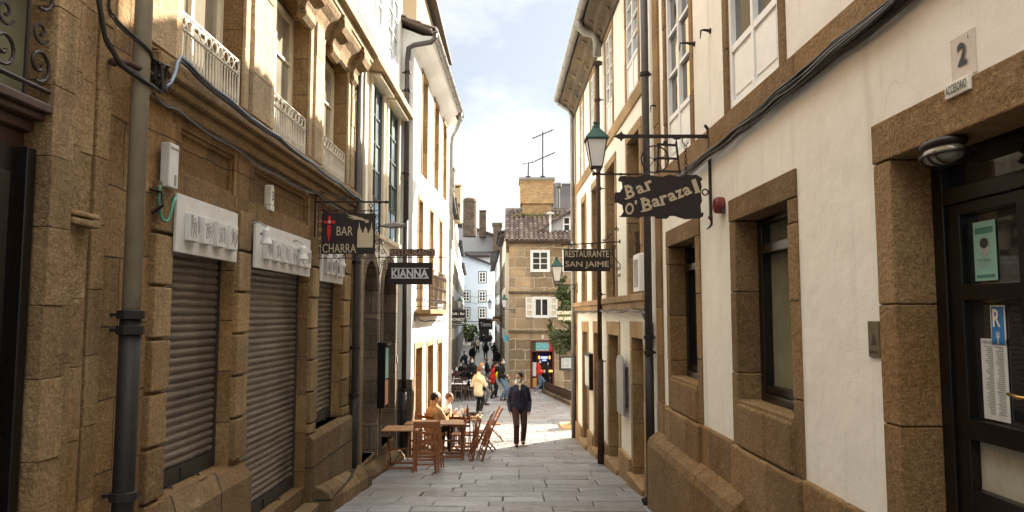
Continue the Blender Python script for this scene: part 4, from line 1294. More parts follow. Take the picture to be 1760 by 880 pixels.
# ------------------------------------------------------------------ second right house, with eaves
def second_right_house():
    t = thing('ivory_house', 'three storey ivory house with tan stone window frames and deep eaves on the right', 'house', PR(15, 0, g(15)), group='stone and plaster houses along the street')
    low = [(10.40, 11.60, -3.0, -0.10), (12.62, 14.05, -3.0, -0.12), (15.18, 16.15, -3.2, -0.14), (17.05, 18.35, -3.2, -0.16)]
    mid = [(10.50, 11.80, 0.32, 2.92), (12.82, 14.12, 0.32, 2.92), (15.08, 16.28, 0.32, 2.92), (17.25, 18.32, 0.32, 2.92)]
    up = [(10.55, 11.78, 3.46, 5.45), (13.0, 14.05, 3.46, 5.45), (15.5, 16.4, 3.46, 5.45), (17.55, 18.4, 3.46, 5.45)]
    mb = MB()
    wallmesh(mb, PR, 10.13, 19.72, -3.6, 5.8, low + mid + up, 0.36)
    mb.build('wall', 'plaster_ivory', t)
    for o in low: surround(t, PR, o, 0.16, 'granite_tan', 0.02, 0.35, lintel=0.25)
    for o in mid: surround(t, PR, o, 0.15, 'granite_tan', 0.02, 0.30)
    for o in up: surround(t, PR, o, 0.10, 'granite_tan', 0.02, 0.2)
    bd = MB()
    y = 10.15
    while y < 19.7:
        y2 = min(y + random.uniform(0.9, 1.5), 19.74)
        pbox(bd, PR, (y, -0.02, 0.08), (y2 - .005, 0.07 + random.uniform(-.005, .005), 0.20)); pbox(bd, PR, (y, -0.02, 0.20), (y2 - .005, 0.10 + random.uniform(-.005, .005), 0.31))
        y = y2
    bd.cut()
    y = 10.15
    while y < 19.7:
        y2 = min(y + random.uniform(0.9, 1.5), 19.74)
        pbox(bd, PR, (y, -0.02, 3.22), (y2 - .002, 0.03, 3.455))
        y = y2
    bd.build('string_course', 'granite_tan', t, bevel=0.012)
    pl = MB()
    for a, b in ((10.14, 10.40), (11.6, 12.62), (14.05, 15.18), (16.15, 17.05), (18.35, 19.74)):
        zt = g((a + b) / 2) + 0.42; pl.cut()
        pbox(pl, PR, (a, -0.05, -3.6), (b, 0.06, zt))
    for a, b in ((10.40, 11.60), (12.62, 14.05), (15.18, 16.15), (17.05, 18.35)):
        pl.cut(); pbox(pl, PR, (a, -0.35, -3.6), (b, 0.10, g((a + b) / 2) + 0.14))
    pl.build('plinth', 'granite_tan', t, bevel=0.012)
    cn = MB(); pilaster(cn, PR, 19.40, 19.75, -0.3, 0.02, -3.5, 5.7, 0.55)
    cn.build('quoin', 'granite_tan', t, bevel=0.006)
    for k, (a, b, c, d) in enumerate(low):
        db = MB(); y0, y1 = a + .16, b - .16; zt = d - .25
        pbox(db, PR, (y0, -0.36, -3.2), (y1, -0.30, zt))
        for u in (y0, (y0 + y1) / 2 - .03, y1 - .06): pbox(db, PR, (u, -0.31, -3), (u + .06, -0.27, zt))
        for z in (-2.1, -1.3, -0.6): pbox(db, PR, (y0, -0.31, z), (y1, -0.275, z + .07))
        db.build('door', 'wood_dark' if k != 2 else 'wood_chair', t)
    for a, b, c, d in mid:
        w = window(t, PR, a + .15, b - .15, c, d - .15, -0.24, 2, 4, 0.05, 0.03, 'wood_dark', 'pane_dark')
        gr = MB()
        y = a + .2
        while y < b - .15:
            gr.tube([PR(y, -0.10, c + .02), PR(y, -0.10, c + 1.0)], 0.007, 5); y += 0.11
        for z in (0.05, 0.5, 1.0): gr.bar(PR(a + .15, -0.10, c + z), PR(b - .15, -0.10, c + z), 0.014, 0.014)
        for z in (0.2, 0.72):
            for q in range(3): scroll(gr, PR(a + .3 + q * .25, -0.10, c + z), 0.09, (0, 1, 0), (0, 0, 1), q, 1.3, 0.007, 12)
        gr.build('window_guard', 'iron', w)
    for a, b, c, d in up:
        window(t, PR, a + .1, b - .1, c, d - .1, -0.05, 2, 4, 0.05, 0.03, 'paint_white', 'pane_sky', kick=0.5)
    ev = MB()
    prof = [(0, 5.45), (0.05, 5.47), (0.08, 5.60), (0.20, 5.66), (0.24, 5.78), (0.38, 5.84), (0.40, 5.92), (0, 5.94)]
    ev.extr([PR(10.13, o, z) for o, z in prof], V(PR(19.9, 0, 0)) - V(PR(10.13, 0, 0)))
    for k in range(9):
        yy = 10.7 + k * 1.08
        ev.extr([PR(yy, o, z) for o, z in ((0.04, 5.52), (0.10, 5.56), (0.16, 5.64), (0.24, 5.74), (0.34, 5.80), (0.34, 5.84), (0.04, 5.84))], (0, 0.20, 0))
    ev.build('eaves', 'granite_grey', t, bevel=0.01)
    gt = MB()
    pts = [(math.cos(a) * .085, math.sin(a) * .085) for a in [math.pi + math.pi * k / 8 for k in range(9)]]
    sec = pts + [(x * .88, z * .88) for x, z in reversed(pts)]
    gt.extr([PR(10.2, 0.48 + x, 6.0 + z) for x, z in sec], V(PR(19.95, 0, 0)) - V(PR(10.2, 0, 0)))
    for k in range(12):
        yy = 10.5 + k * 0.83
        gt.extr([PR(yy, 0.48 + x * 1.1, 6.0 + z * 1.1) for x, z in sec], (0, 0.04, 0))
    gt.build('gutter', 'zinc', t)
    rf = MB()
    tile_sheet(rf, PR(19.95, 0.44, 6.02), (0.0184, -1, 0), (math.cos(math.radians(20)), 0, math.sin(math.radians(20))), 9.8, 6.0)
    rf.build('roof', 'roof_tile', t, recalc=False)
    gb = MB()
    gb.extr([PR(10.14, 0.0, 5.8), PR(10.14, 0.3, 5.90), PR(10.14, -4.0, 7.45), PR(10.14, -4.0, 5.8)], (-0.176, 9.6, 0))
    gb.build('gable', 'plaster_ivory', t)
second_right_house()

pipe_thing('downpipe', 'zinc downpipe with black cast iron foot between the cream house and the ivory house', [
    (vpipe(PR, 9.78, 0.09, -0.55, 6.4), 0.052, 'zinc_dark', 'upper_pipe'), (vpipe(PR, 9.78, 0.09, g(9.8) + .08, -0.55), 0.06, 'cast_iron', 'lower_pipe'),
    ([PR(9.78, 0.09, g(9.8) + .14), PR(9.78, 0.10, g(9.8) + .06), PR(9.78, 0.20, g(9.8) + .02)], 0.065, 'cast_iron', 'shoe')],
    brackets=[(X(PR, 9.78, .09), 9.78, z, 0.055, 0.09) for z in (-0.5, -0.3, 1.4, 3.3)])
pipe_thing('downpipe', 'rusty brown downpipe with a thick swan neck standing in front of the ivory house', [
    ([PR(14.3, 0.46, 5.98), PR(14.3, 0.46, 5.80), PR(14.3, 0.36, 5.70), PR(14.3, 0.18, 5.66), PR(14.3, 0.12, 5.5), PR(14.3, 0.12, 5.2)], 0.085, 'zinc', 'swan_neck'),
    (vpipe(PR, 14.3, 0.12, -0.9, 5.0), 0.045, 'iron_rust', 'upper_pipe'), (vpipe(PR, 14.3, 0.12, g(14.3) - .05, -0.9), 0.066, 'iron_rust', 'lower_pipe')],
    brackets=[(X(PR, 14.3, .12), 14.30, z, 0.05, 0.12) for z in (-0.9, 0.4, 2.5, 4.3)] + [(X(PR, 14.3, .12), 14.30, 5.05, 0.08, 0.1)])
pipe_thing('downpipe', 'grey downpipe with dark foot on the far corner of the ivory house', [
    ([PR(19.8, 0.46, 5.98), PR(19.8, 0.44, 5.85), PR(19.7, 0.15, 5.62), PR(19.66, 0.09, 5.45), PR(19.66, 0.09, 2)], 0.055, 'zinc', 'bent_pipe'),
    (vpipe(PR, 19.66, 0.09, -1.1, 2), 0.055, 'zinc', 'upper_pipe'), (vpipe(PR, 19.66, 0.09, g(19.6) - .05, -1.1), 0.066, 'zinc_dark', 'lower_pipe')])

# ------------------------------------------------------------------ corner house across the little square
def PF(y0):   # facade facing the camera: along x
    return lambda x, o, z: (x, y0 - o, z)

def corner_house():
    F = PF(40.0)
    t = thing('corner_house', 'ochre granite block corner house with tiled roof and open shop door facing up the street', 'house', (4, 40, g(40)), group='stone and plaster houses along the street')
    ops = [(1.08, 2.02, 2.42, 3.50), (2.85, 3.80, 2.42, 3.50), (1.22, 2.02, -0.10, 0.92), (1.0, 2.30, -4.3, -1.38), (5.4, 6.4, 2.42, 3.5), (5.4, 6.4, -0.1, 0.92)]
    mb = MB()
    wallmesh(mb, F, -0.16, 8.0, -4.6, 4.05, ops, 0.30, back=7.8)
    mb.build('wall', 'granite_corner', t)
    bd = MB()
    for z in (1.22, -0.92):
        pbox(bd, F, (-0.2, -0.02, z - .07), (8.0, 0.07, z + .07)); bd.cut()
    pbox(bd, F, (-0.26, -0.02, 3.90), (8.0, 0.16, 4.05))
    bd.build('string_course', 'granite_grey', t, bevel=0.015)
    for (a, b, c, d) in (ops[0], ops[1], ops[2], ops[4], ops[5]):
        window(t, F, a, b, c, d, -0.06, 2, 3 if c > 1 else 1, 0.08, 0.04, 'paint_white', 'pane_shade', th=0.08)
        fr = MB()
        for (u0, u1, v0, v1) in ((a - .07, a, c - .07, d + .07), (b, b + .07, c - .07, d + .07), (a, b, d, d + .07), (a, b, c - .07, c)):
            pbox(fr, F, (u0, -0.01, v0), (u1, 0.03, v1))
        fr.build('window_trim', 'paint_white', t)
    for s_, hx in ((-1, 1.15), (1, 2.09)):
        sh = MB()
        x0, x1 = (hx - 0.40, hx) if s_ < 0 else (hx, hx + 0.40)
        for u0, u1 in ((x0, x0 + .07), (x1 - .07, x1)): pbox(sh, F, (u0, 0.05, -0.14), (u1, 0.10, 0.96))
        for z in (-0.14, 0.22, 0.55, 0.89): pbox(sh, F, (x0 + .07, 0.05, z), (x1 - .07, 0.10, z + .07))
        so = sh.build('shutter', 'paint_white', t)
        sp = MB(); pbox(sp, F, (x0 + .07, 0.06, -0.07), (x1 - .07, 0.075, 0.89)); sp.build('shutter_panel', 'paint_cream', so)
    # shop front
    d = MB()
    pbox(d, F, (1.0, -0.30, -4.3), (2.30, -0.28, -1.38)) if False else None
    for u0, u1 in ((1.0, 1.09), (2.21, 2.30)): pbox(d, F, (u0, -0.29, -4.3), (u1, 0.03, -1.38))
    pbox(d, F, (1.09, -0.29, -1.47), (2.21, 0.03, -1.38)); pbox(d, F, (1.09, -0.29, -2.02), (2.21, -0.02, -1.95))
    pbox(d, F, (1.09, -0.29, -4.3), (1.38, -0.20, -3.6)); pbox(d, F, (1.36, -0.29, -4.1), (1.42, -0.18, -2.0))
    dr = d.build('shop_front', 'alarm_red', t)
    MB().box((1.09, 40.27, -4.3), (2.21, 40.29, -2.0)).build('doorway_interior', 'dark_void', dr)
    sg = MB(); sg.box((1.09, 40.04, -1.95), (2.21, 40.08, -1.47)); s1 = sg.build('fascia_sign', 'paper_teal', dr)
    q = MB(); q.box((1.09, 40.02, -1.95), (1.30, 40.04, -1.47)); q.build('fascia_patch', 'leaf', s1)
    q = MB(); q.box((2.02, 40.02, -1.95), (2.21, 40.04, -1.47)); q.build('fascia_patch', 'sign_red', s1)
    q = MB()
    for k, (cx, r) in enumerate(((1.45, .11), (1.62, .08), (1.80, .12), (1.95, .08))): ring(q, (cx, 40.03, -1.71), r, (1, 0, 0), (0, 0, 1), 0.022, 10)
    q.build('fascia_lettering', 'sign_cyan', s1)
    q = MB(); q.box((1.13, 40.17, -3.35), (1.33, 40.19, -2.6)); q.build('door_poster', 'paper_white', dr)
    q = MB(); q.box((1.13, 40.17, -3.95), (1.34, 40.19, -3.45)); q.build('door_poster', 'cloth_mustard', dr)
    q = MB(); q.box((1.58, 40.2, -2.40), (1.95, 40.22, -2.28)); q.box((1.66, 40.2, -2.52), (1.88, 40.22, -2.45)); q.build('menu_screen', 'led_blue', dr)
    q = MB(); q.box((1.45, 40.18, -3.12), (2.21, 40.24, -3.02)); q.box((1.46, 40.2, -2.42), (1.52, 40.22, -2.25)); q.box((2.03, 40.2, -2.42), (2.09, 40.22, -2.25)); q.build('counter_light', 'led_orange', dr)
    q = MB(); q.box((1.62, 39.97, -1.30), (1.72, 39.99, -1.10)); q.build('number_plate', 'sign_white', t)
    # tiled roof
    rf = MB(); cs, sn = math.cos(math.radians(29)), math.sin(math.radians(29))
    tile_sheet(rf, (-0.40, 39.72, 4.06), (1, 0, 0), (0, cs, sn), 8.6, 4.9, 0.27, 0.36, 0.085)
    rf.build('roof', 'roof_tile', t, recalc=False)
    rb = MB()
    rb.extr([(-0.16, 40.0, 4.05), (-0.16, 44.0, 6.32), (-0.16, 47.9, 4.05)], (8.1, 0, 0))
    rb.extr([(-0.4, 44.0, 6.48), (-0.4, 48.3, 4.1), (-0.4, 48.3, 4.0), (-0.4, 44.0, 6.38)], (8.6, 0, 0))
    rb.build('gable', 'granite_corner', t)
    # dormer
    dm = MB()
    ax, ab, zb, za = 3.25, 1.85, 4.60, 5.80
    dm.extr([(ax - ab, 40.8, zb), (ax + ab, 40.8, zb), (ax, 40.8, za - .06)], (0, 3.4, 0))
    dmo = dm.build('dormer', 'plaster_grey', t)
    window(dmo, PF(40.8), 2.88, 3.66, 4.66, 5.52, 0.0, 2, 2, 0.07, 0.06, 'paint_white', 'pane_shade', th=0.05)
    dt = MB(); sl = math.atan2(za - zb, ab)
    L = math.hypot(za - zb, ab) + 0.15
    for s_ in (-1, 1):
        e = V((ax + s_ * (ab + .12), 40.55, zb - 0.03))
        tile_sheet(dt, e, (0, 1, 0), (-s_ * math.cos(sl), 0, math.sin(sl)), 3.2, L, 0.22, 0.33)
    dt.build('dormer_roof', 'roof_tile', dmo, recalc=False)
    dp = MB(); dp.tube([(2.15, 40.6, 4.55), (2.15, 40.6, 5.45), (2.15, 40.55, 5.62)], 0.07, 8); dp.lathe((2.15, 40.55, 5.6), [(0.10, 0), (0.24, 0.05), (0.24, 0.09), (0.0, 0.16)], 10)
    dp.build('flue', 'paint_white', t)
    ch = MB()
    ch.box((0.62, 43.0, 5.7), (2.36, 44.6, 6.60)); ch.box((0.50, 42.9, 6.60), (2.48, 44.7, 7.90)); ch.box((0.47, 42.87, 7.90), (2.51, 44.73, 8.02))
    cho = ch.build('chimney', 'brick_ochre', t, bevel=0.02)
    cc = MB(); cc.box((0.42, 42.82, 8.02), (2.56, 44.78, 8.17)); cc.build('chimney_cap', 'zinc', cho)
    mo = MB()
    random.seed(5)
    for k in range(70): mo.ball((random.uniform(0.1, 2.8), 42.85 + random.uniform(-.2, .1), 5.82 + random.uniform(-.08, .12)), random.uniform(.05, .12), 6, 4)
    mo.build('moss_patch', 'moss', t)
    for (nm, x, h, lab) in (('aerial', 0.98, 1.0, 'short television aerial on the left of the ochre brick chimney'), ('aerial', 1.85, 2.9, 'tall television aerial on the right of the ochre brick chimney')):
        a = thing(nm, lab, 'aerial', (x, 43.4, 8.17), group='aerials on the brick chimney')
        m1 = MB(); m1.tube([(x, 43.4, 8.17), (x + .02, 43.4, 8.17 + h)], 0.045, 6); m1.lathe((x, 43.4, 8.17), [(0.17, 0), (0.05, 0.10), (0.16, 0.13), (0.16, 0.17), (0, .18)], 8)
        m1.build('mast', 'zinc_dark', a)
        m2 = MB()
        if h > 2:
            for zz, L_ in ((2.75, 0.75), (1.3, 0.85)):
                p = V((x, 43.4, 8.17 + zz)); dirv = V((0.9, 0.15, 0.42)); 
                m2.tube([p - dirv * L_ * .9, p + dirv * L_], 0.032, 5)
                for q in range(7):
                    c = p + dirv * L_ * (-.8 + q * .27); m2.tube([c - V((0, .22, 0)), c + V((0, .22, 0))], 0.02, 4)
        else:
            for q in range(5): m2.tube([(x - .3 + q * .14, 43.2, 9.0 + .03 * q), (x - .3 + q * .14 + .1, 43.6, 9.28 + .03 * q)], 0.02, 5)
            m2.tube([(x - .35, 43.4, 9.1), (x + .4, 43.4, 9.25)], 0.02, 5)
        m2.build('antenna_arm', 'zinc_dark', a)
corner_house()

def menu_board():
    t = thing('menu_board', 'dark framed menu board on the corner house wall right of the shop door', 'menu board', (3.15, 39.95, -2.98), group=None)
    MB().box((2.58, 39.93, -2.98), (3.75, 40.0, -2.26)).build('frame', 'wood_dark', t, bevel=0.01)
    MB().box((2.68, 39.90, -2.90), (3.65, 39.928, -2.34)).build('panel', 'paper_white', t)
    q = MB()
    for r in range(2):
        for k in range(4):
            for l in range(4):
                q.box((2.73 + k * .23, 39.895, -2.42 - r * .27 - l * .05), (2.73 + k * .23 + random.uniform(.1, .17), 39.899, -2.405 - r * .27 - l * .05))
    q.build('menu_print', 'ink_grey', t)
menu_board()

def simple_house(name, label, P, y0, y1, zt, wall, wins, zb=-4.8, back=6, rows=3, roofm='roof_tile_dark', trim='granite_grey', overhang=0.35, rise=1.4, doors=True, pane='pane_shade', fmat='paint_white', fl=None, wallback=True):
    base = P(y0, 0, g(y0))
    t = thing(name, label, 'house', base, group='stone and plaster houses along the street')
    zg = g((y0 + y1) / 2) if abs(P(y1, 0, 0)[1] - P(y0, 0, 0)[1]) > 1 else g(P(y0, 0, 0)[1])
    floors = fl or [(zg + 0.1, zg + 2.6), (zg + 3.3, zg + 5.3), (zg + 6.1, zg + 7.8), (zg + 8.7, zg + 10.2)]
    ops = []
    n = wins; wd = (y1 - y0) / n
    for fi, (a, b) in enumerate(floors):
        if b > zt - 0.3: continue
        for i in range(n):
            c = y0 + wd * (i + .5); w = min(0.55, wd * .28)
            ops.append((c - w, c + w, a, b))
    mb = MB(); wallmesh(mb, P, y0, y1, zb, zt, ops, 0.25, back=back); mb.build('wall', wall, t)
    for o in ops:
        surround(t, P, o, 0.12, trim, 0.03, 0.2, blocks=False)
        if o[2] < zg + 1:
            m = MB(); pbox(m, P, (o[0] + .12, -.22, o[2]), (o[1] - .12, -.16, o[3] - .12)); m.build('door', 'wood_dark', t)
        else:
            window(t, P, o[0] + .12, o[1] - .12, o[2], o[3] - .12, -0.16, 2, rows, 0.06, 0.03, fmat, pane)
    rf = MB()
    rf.extr([P(y0 - .1, overhang, zt), P(y0 - .1, -back, zt + rise), P(y0 - .1, -back, zt + rise + .15), P(y0 - .1, overhang, zt + .13)], V(P(y1 + .1, 0, 0)) - V(P(y0 - .1, 0, 0)))
    pbox(rf, P, (y0, -back, zt - .01), (y1, -back + .3, zt + rise))
    rf.build('roof', roofm, t)
    return t

LA = mkline(-3.0, 32, -6.6, 100, 1)
RA = mkline(-0.16, 40, -2.4, 100, -1)
PL4 = lambda y, o, z: (-3.05 + o, y, z)
simple_house('tall_stone_house', 'tall ochre stone house rising above the roof of the white house', PL4, 22.62, 31.9, 11.2, 'plaster_ochre', 3, fmat='wood_dark')
simple_house('plaster_house', 'pale plaster house beyond the white house with a planted roof edge', LA, 40.5, 49, 6.4, 'plaster_ivory', 3)
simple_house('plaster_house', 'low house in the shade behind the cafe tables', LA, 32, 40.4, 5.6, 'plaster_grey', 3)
simple_house('grey_house', 'weathered grey house halfway down the alley on the left', LA, 49.1, 62, 7.4, 'plaster_grey', 4)
simple_house('plaster_house', 'pale blue plaster house down the alley before the blue gable', LA, 62.1, 78, 6.2, 'plaster_blue', 4)
simple_house('plaster_house', 'white plaster house at the far left end of the alley', LA, 78.1, 100, 5.4, 'plaster_white', 5)
simple_house('plaster_house', 'narrow cream house behind the corner house in the alley', RA, 48.1, 56, 5.2, 'plaster_ivory', 3)
simple_house('stone_house', 'brown stone house in the middle of the alley on the right', RA, 56.1, 66, 6.3, 'granite_grey', 3)
simple_house('plaster_house', 'white house with ragged eaves on the right of the alley', RA, 66.1, 80, 5.6, 'plaster_white', 4, overhang=0.8)
simple_house('plaster_house', 'grey plaster house at the far right end of the alley', RA, 80.1, 100, 5.9, 'plaster_grey', 5, overhang=0.6)
# tall building past the square on the right: its roof shades the far half of the street
simple_house('tall_building', 'tall granite building on the right beyond the square, hidden behind the ivory house', PF(45), 8.4, 34, 13.4, 'granite_grey', 9, back=12, rise=2.5)
simple_house('dark_roofed_house', 'house with a dark slate roof rising behind the ochre brick chimney', PF(52), 2.3, 11, 5.2, 'plaster_grey', 3, back=7, rise=5.4)
def roof_vent():
    for x, h, r in ((2.9, 0.9, .10), (3.45, 1.5, .14)):
        t = MB(); t.tube([(x, 54, 7.0), (x, 54, 8.0 + h)], r, 8); t.lathe((x, 54, 8.0 + h), [(r * 1.2, 0), (r * 1.9, .06), (r * 1.9, .36), (r, .42)], 10)
        tag(t.build('roof_vent', 'zinc'), ('short' if h < 1 else 'tall capped') + ' metal flue on the dark slate roof', 'flue', 'flues on the slate roof')
roof_vent()

def blue_house():
    F = PF(102.0)
    t = thing('blue_house', 'pale blue gabled house closing the end of the alley', 'house', (-4.7, 102, g(102)), group='stone and plaster houses along the street')
    x0, x1 = -7.2, -2.55
    ops = [(-4.65, -3.65, 4.5, 6.0)] + [(a, a + .98, b, b + 1.45) for b in (1.85, -0.5) for a in (-6.9, -4.65)] + [(-6.6, -5.4, -3.9, -1.6), (-4.6, -3.2, -3.9, -1.5)]
    mb = MB(); wallmesh(mb, F, x0, x1, -4.5, 6.4, ops, 0.2, back=5)
    mb.extr([F(x0, 0, 6.4), F(x1, 0, 6.4), F(x1, 0, 6.75), F(x0, 0, 8.5)], (0, 5, 0))
    mb.build('wall', 'plaster_blue', t)
    rf = MB(); rf.extr([F(x0 - .1, .35, 8.55), F(x1 + .5, .35, 6.55), F(x1 + .5, .35, 6.85), F(x0 - .1, .35, 8.95)], (0, 6, 0)); rf.build('roof', 'roof_tile_dark', t)
    for o in ops[:5]:
        f = MB()
        for (u0, u1, v0, v1) in ((o[0] - .1, o[0], o[2] - .1, o[3] + .1), (o[1], o[1] + .1, o[2] - .1, o[3] + .1), (o[0], o[1], o[3], o[3] + .1), (o[0], o[1], o[2] - .1, o[2])):
            pbox(f, F, (u0, -.01, v0), (u1, 0.03, v1))
        f.build('window_trim', 'zinc_dark', t)
        window(t, F, o[0], o[1], o[2], o[3], -0.1, 2, 3, 0.16, 0.08, 'paint_white', 'pane_shade', th=0.1)
    for o in ops[5:]:
        m = MB(); pbox(m, F, (o[0], -.19, o[2]), (o[1], -.15, o[3])); m.build('door', 'dark_void', t)
    s = MB(); pbox(s, F, (x0, -.01, -0.98), (x1, 0.05, -0.90)); s.build('string_course', 'zinc_dark', t)
    text('DE LA CERCA', 1.5, 0.2, 'ink', t, frameM((-5.0, 101.97, -1.32), (1, 0, 0), (0, 0, 1)))
    q = thing('gabled_house', 'grey rubble gable with a slate roof behind the blue house', 'house', (-5, 109, -3.5), group='stone and plaster houses along the street')
    m = MB(); m.box((-8.6, 109, -3.5), (-1.8, 117, 8.6)); m.build('wall', 'plaster_white', q)
    m = MB(); m.extr([(-8.7, 108.6, 8.6), (-1.7, 108.6, 8.6), (-1.7, 112.6, 9.5), (-8.7, 112.6, 9.5)], (0, 0, .3)); m.build('roof', 'roof_tile_dark', q)
    m = MB(); m.extr([(-8.4, 113, 9.0), (-2.6, 113, 9.0), (-2.6, 113, 12.2), (-8.4, 113, 14.2)], (0, 4, 0)); m.build('gable', 'plaster_grey', q)
    m = MB(); m.extr([(-8.6, 112.7, 14.3), (-2.4, 112.7, 12.1), (-2.4, 112.7, 12.4), (-8.6, 112.7, 14.6)], (0, 4.6, 0)); m.build('ridge', 'roof_tile', q)
    m = MB(); m.box((-2.9, 111, 9.0), (-1.6, 114, 14.0)); m.box((-3.05, 110.9, 13.7), (-1.5, 114.1, 14.1)); m.build('chimney', 'granite_grey', q)
blue_house()

for i, (px_, y, w, d, z0, z1, m_, rnd, lab) in enumerate([
    (-3.75, 44, 0.36, 0.8, 6.3, 9.0, 'granite_grey', 0, 'tall dark grey chimney just beyond the white house eaves'),
    (-3.75, 49.5, 0.46, 0.8, 6.3, 8.95, 'plaster_ochre', 0, 'ochre chimney right of the dark grey one'),
    (-6.25, 107, 2.0, 2.0, 11.5, 17.3, 'granite_grey', 1, 'broad rough round topped chimney stack behind the blue house'),
    (-4.55, 112, 1.05, 1.2, 12.0, 16.2, 'granite_grey', 0, 'slim square chimney with open top slots behind the blue house')]):
    t = MB()
    if rnd:
        t.lathe((px_, y, z0), [(w / 2 * 1.02, 0), (w / 2, 2), (w / 2 * .98, z1 - z0 - .7), (w / 2 * 1.03, z1 - z0 - .6), (w / 2 * .95, z1 - z0 - .2), (w * .3, z1 - z0)], 14)
    else:
        t.box((px_ - w / 2, y, z0), (px_ + w / 2, y + d, z1 - .25)); t.box((px_ - w / 2 - .04, y - .04, z1 - .12), (px_ + w / 2 + .04, y + d + .04, z1))
        for sx in (-1, 1):
            t.box((px_ + sx * (w / 2 - .06) - .05, y, z1 - .25), (px_ + sx * (w / 2 - .06) + .05, y + d, z1 - .12))
    tag(t.build('chimney', m_, bevel=0.03), lab, 'chimney', 'chimneys on the far roofs')

# ------------------------------------------------------------------ foliage
def leaf_cloud(mb, c, r, n, size, seed=1, flat=1.0):
    rnd = random.Random(seed)
    c = V(c)
    clumps = [(V((rnd.gauss(0, .5), rnd.gauss(0, .5), rnd.gauss(0, .5))), rnd.uniform(.22, .42)) for _ in range(16)]
    for i in range(n):
        cc, cr = rnd.choice(clumps)
        d = V((rnd.gauss(0, 1), rnd.gauss(0, 1), rnd.gauss(0, 1))).normalized() * cr * rnd.random() ** 0.4
        p = cc + d
        if p.length > 1.15: continue
        q = c + V((p.x * r[0], p.y * r[1], p.z * r[2]))
        a = V((rnd.gauss(0, 1), rnd.gauss(0, 1), rnd.gauss(0, .7))).normalized(); b = a.orthogonal().normalized()
        b = (b * math.cos(i) + a.cross(b) * math.sin(i))
        s_ = size * rnd.uniform(.6, 1.3)
        mb.face([q - a * s_, q + b * s_ * .45, q + a * s_, q - b * s_ * .45], 0 if rnd.random() < .7 else 1)

def tree():
    x, y = 2.75, 33.0; z = g(y)
    t = thing('street_tree', 'small leafy evergreen tree beside the ivory house in front of the corner house', 'tree', (x, y, z))
    tr = MB()
    tr.tube([(x, y, z), (x + .03, y, z + 1.2), (x - .02, y, z + 2.2), (x, y, z + 3.2), (x + .05, y, z + 4.3)], [.11, .09, .075, .05, .02], 8)
    for k in range(9):
        a = k * 2.4; zz = z + 1.9 + k * .27
        tr.tube([(x, y, zz), (x + .4 * math.cos(a), y + .4 * math.sin(a), zz + .3), (x + .75 * math.cos(a), y + .75 * math.sin(a), zz + .5)], [.035, .022, .01], 5)
    tr.build('trunk', 'bark', t)
    lf = MB()
    leaf_cloud(lf, (x - .05, y, z + 3.4), (1.05, 1.0, 1.60), 8500, .085, 3)
    leaf_cloud(lf, (x - .1, y, z + 4.7), (.60, .6, .80), 2400, .08, 8)
    lf.build('crown', ['leaf', 'leaf_pale'], t, recalc=False)
tree()
def hedge(name, c, r, n, size, seed, lab, cat='plant'):
    t = thing(name, lab, cat, (c[0], c[1], c[2] - r[2]))
    m = MB(); leaf_cloud(m, c, r, n, size, seed); m.build('foliage', ['leaf', 'leaf_pale'], t, recalc=False)
    m = MB(); m.tube([(c[0], c[1], c[2] - r[2] - .2), (c[0], c[1], c[2])], .05, 6); m.build('stem', 'bark', t)
hedge('potted_shrub', (-6.0, 97, g(97) + 1.7), (1.5, 1.2, 1.6), 900, .28, 5, 'dark bushy shrub in front of the blue house doors', 'shrub')
hedge('roof_plant', (-3.75, 41.5, 7.1), (.38, .8, .45), 500, .1, 6, 'weeds growing on the roof edge of the pale plaster house', 'plant')

# ------------------------------------------------------------------ low parapet with iron grille by the square
def parapet():
    a = V((1.62, 37.6, 0)); b = V((2.55, 28.6, 0))
    t = thing('low_fence', 'low mossy grille fence running along the right side of the lower street', 'fence', (a.x, a.y, g(a.y)))
    n = 12
    m = MB(); gr = MB()
    for k in range(n):
        p = a.lerp(b, k / n); q = a.lerp(b, (k + 1) / n)
        z0, z1 = g(p.y), g(q.y)
        m.bar((p.x, p.y, z0 + .06), (q.x, q.y, z1 + .06), .22, .22)
        for zz in (.20, .38, .56): gr.bar((p.x, p.y, z0 + zz), (q.x, q.y, z1 + zz), .03, .03)
        for j in range(5):
            c = p.lerp(q, j / 5); zc = z0 + (z1 - z0) * j / 5
            gr.tube([(c.x, c.y, zc + .1), (c.x, c.y, zc + .56)], .014, 4)
            if j % 2 == 0: gr.tube([(c.x, c.y, zc + .2), (c.x + (q.x - p.x) / 5, c.y + (q.y - p.y) / 5, zc + .56)], .012, 4)
    m.build('stone_base', 'granite_grey', t, bevel=.02); gr.build('iron_grille', 'iron_rust', t)
    t = MB(); t.box((1.80, 22.2, g(22.2) - .1), (2.25, 22.7, g(22) + .75)); t.box((1.45, 21.7, g(22) - .1), (1.80, 22.9, g(22) + .06))
    tag(t.build('stone_post', 'granite_tan', bevel=.03), 'square stone post at the foot of the ivory house far corner', 'post')
parapet()

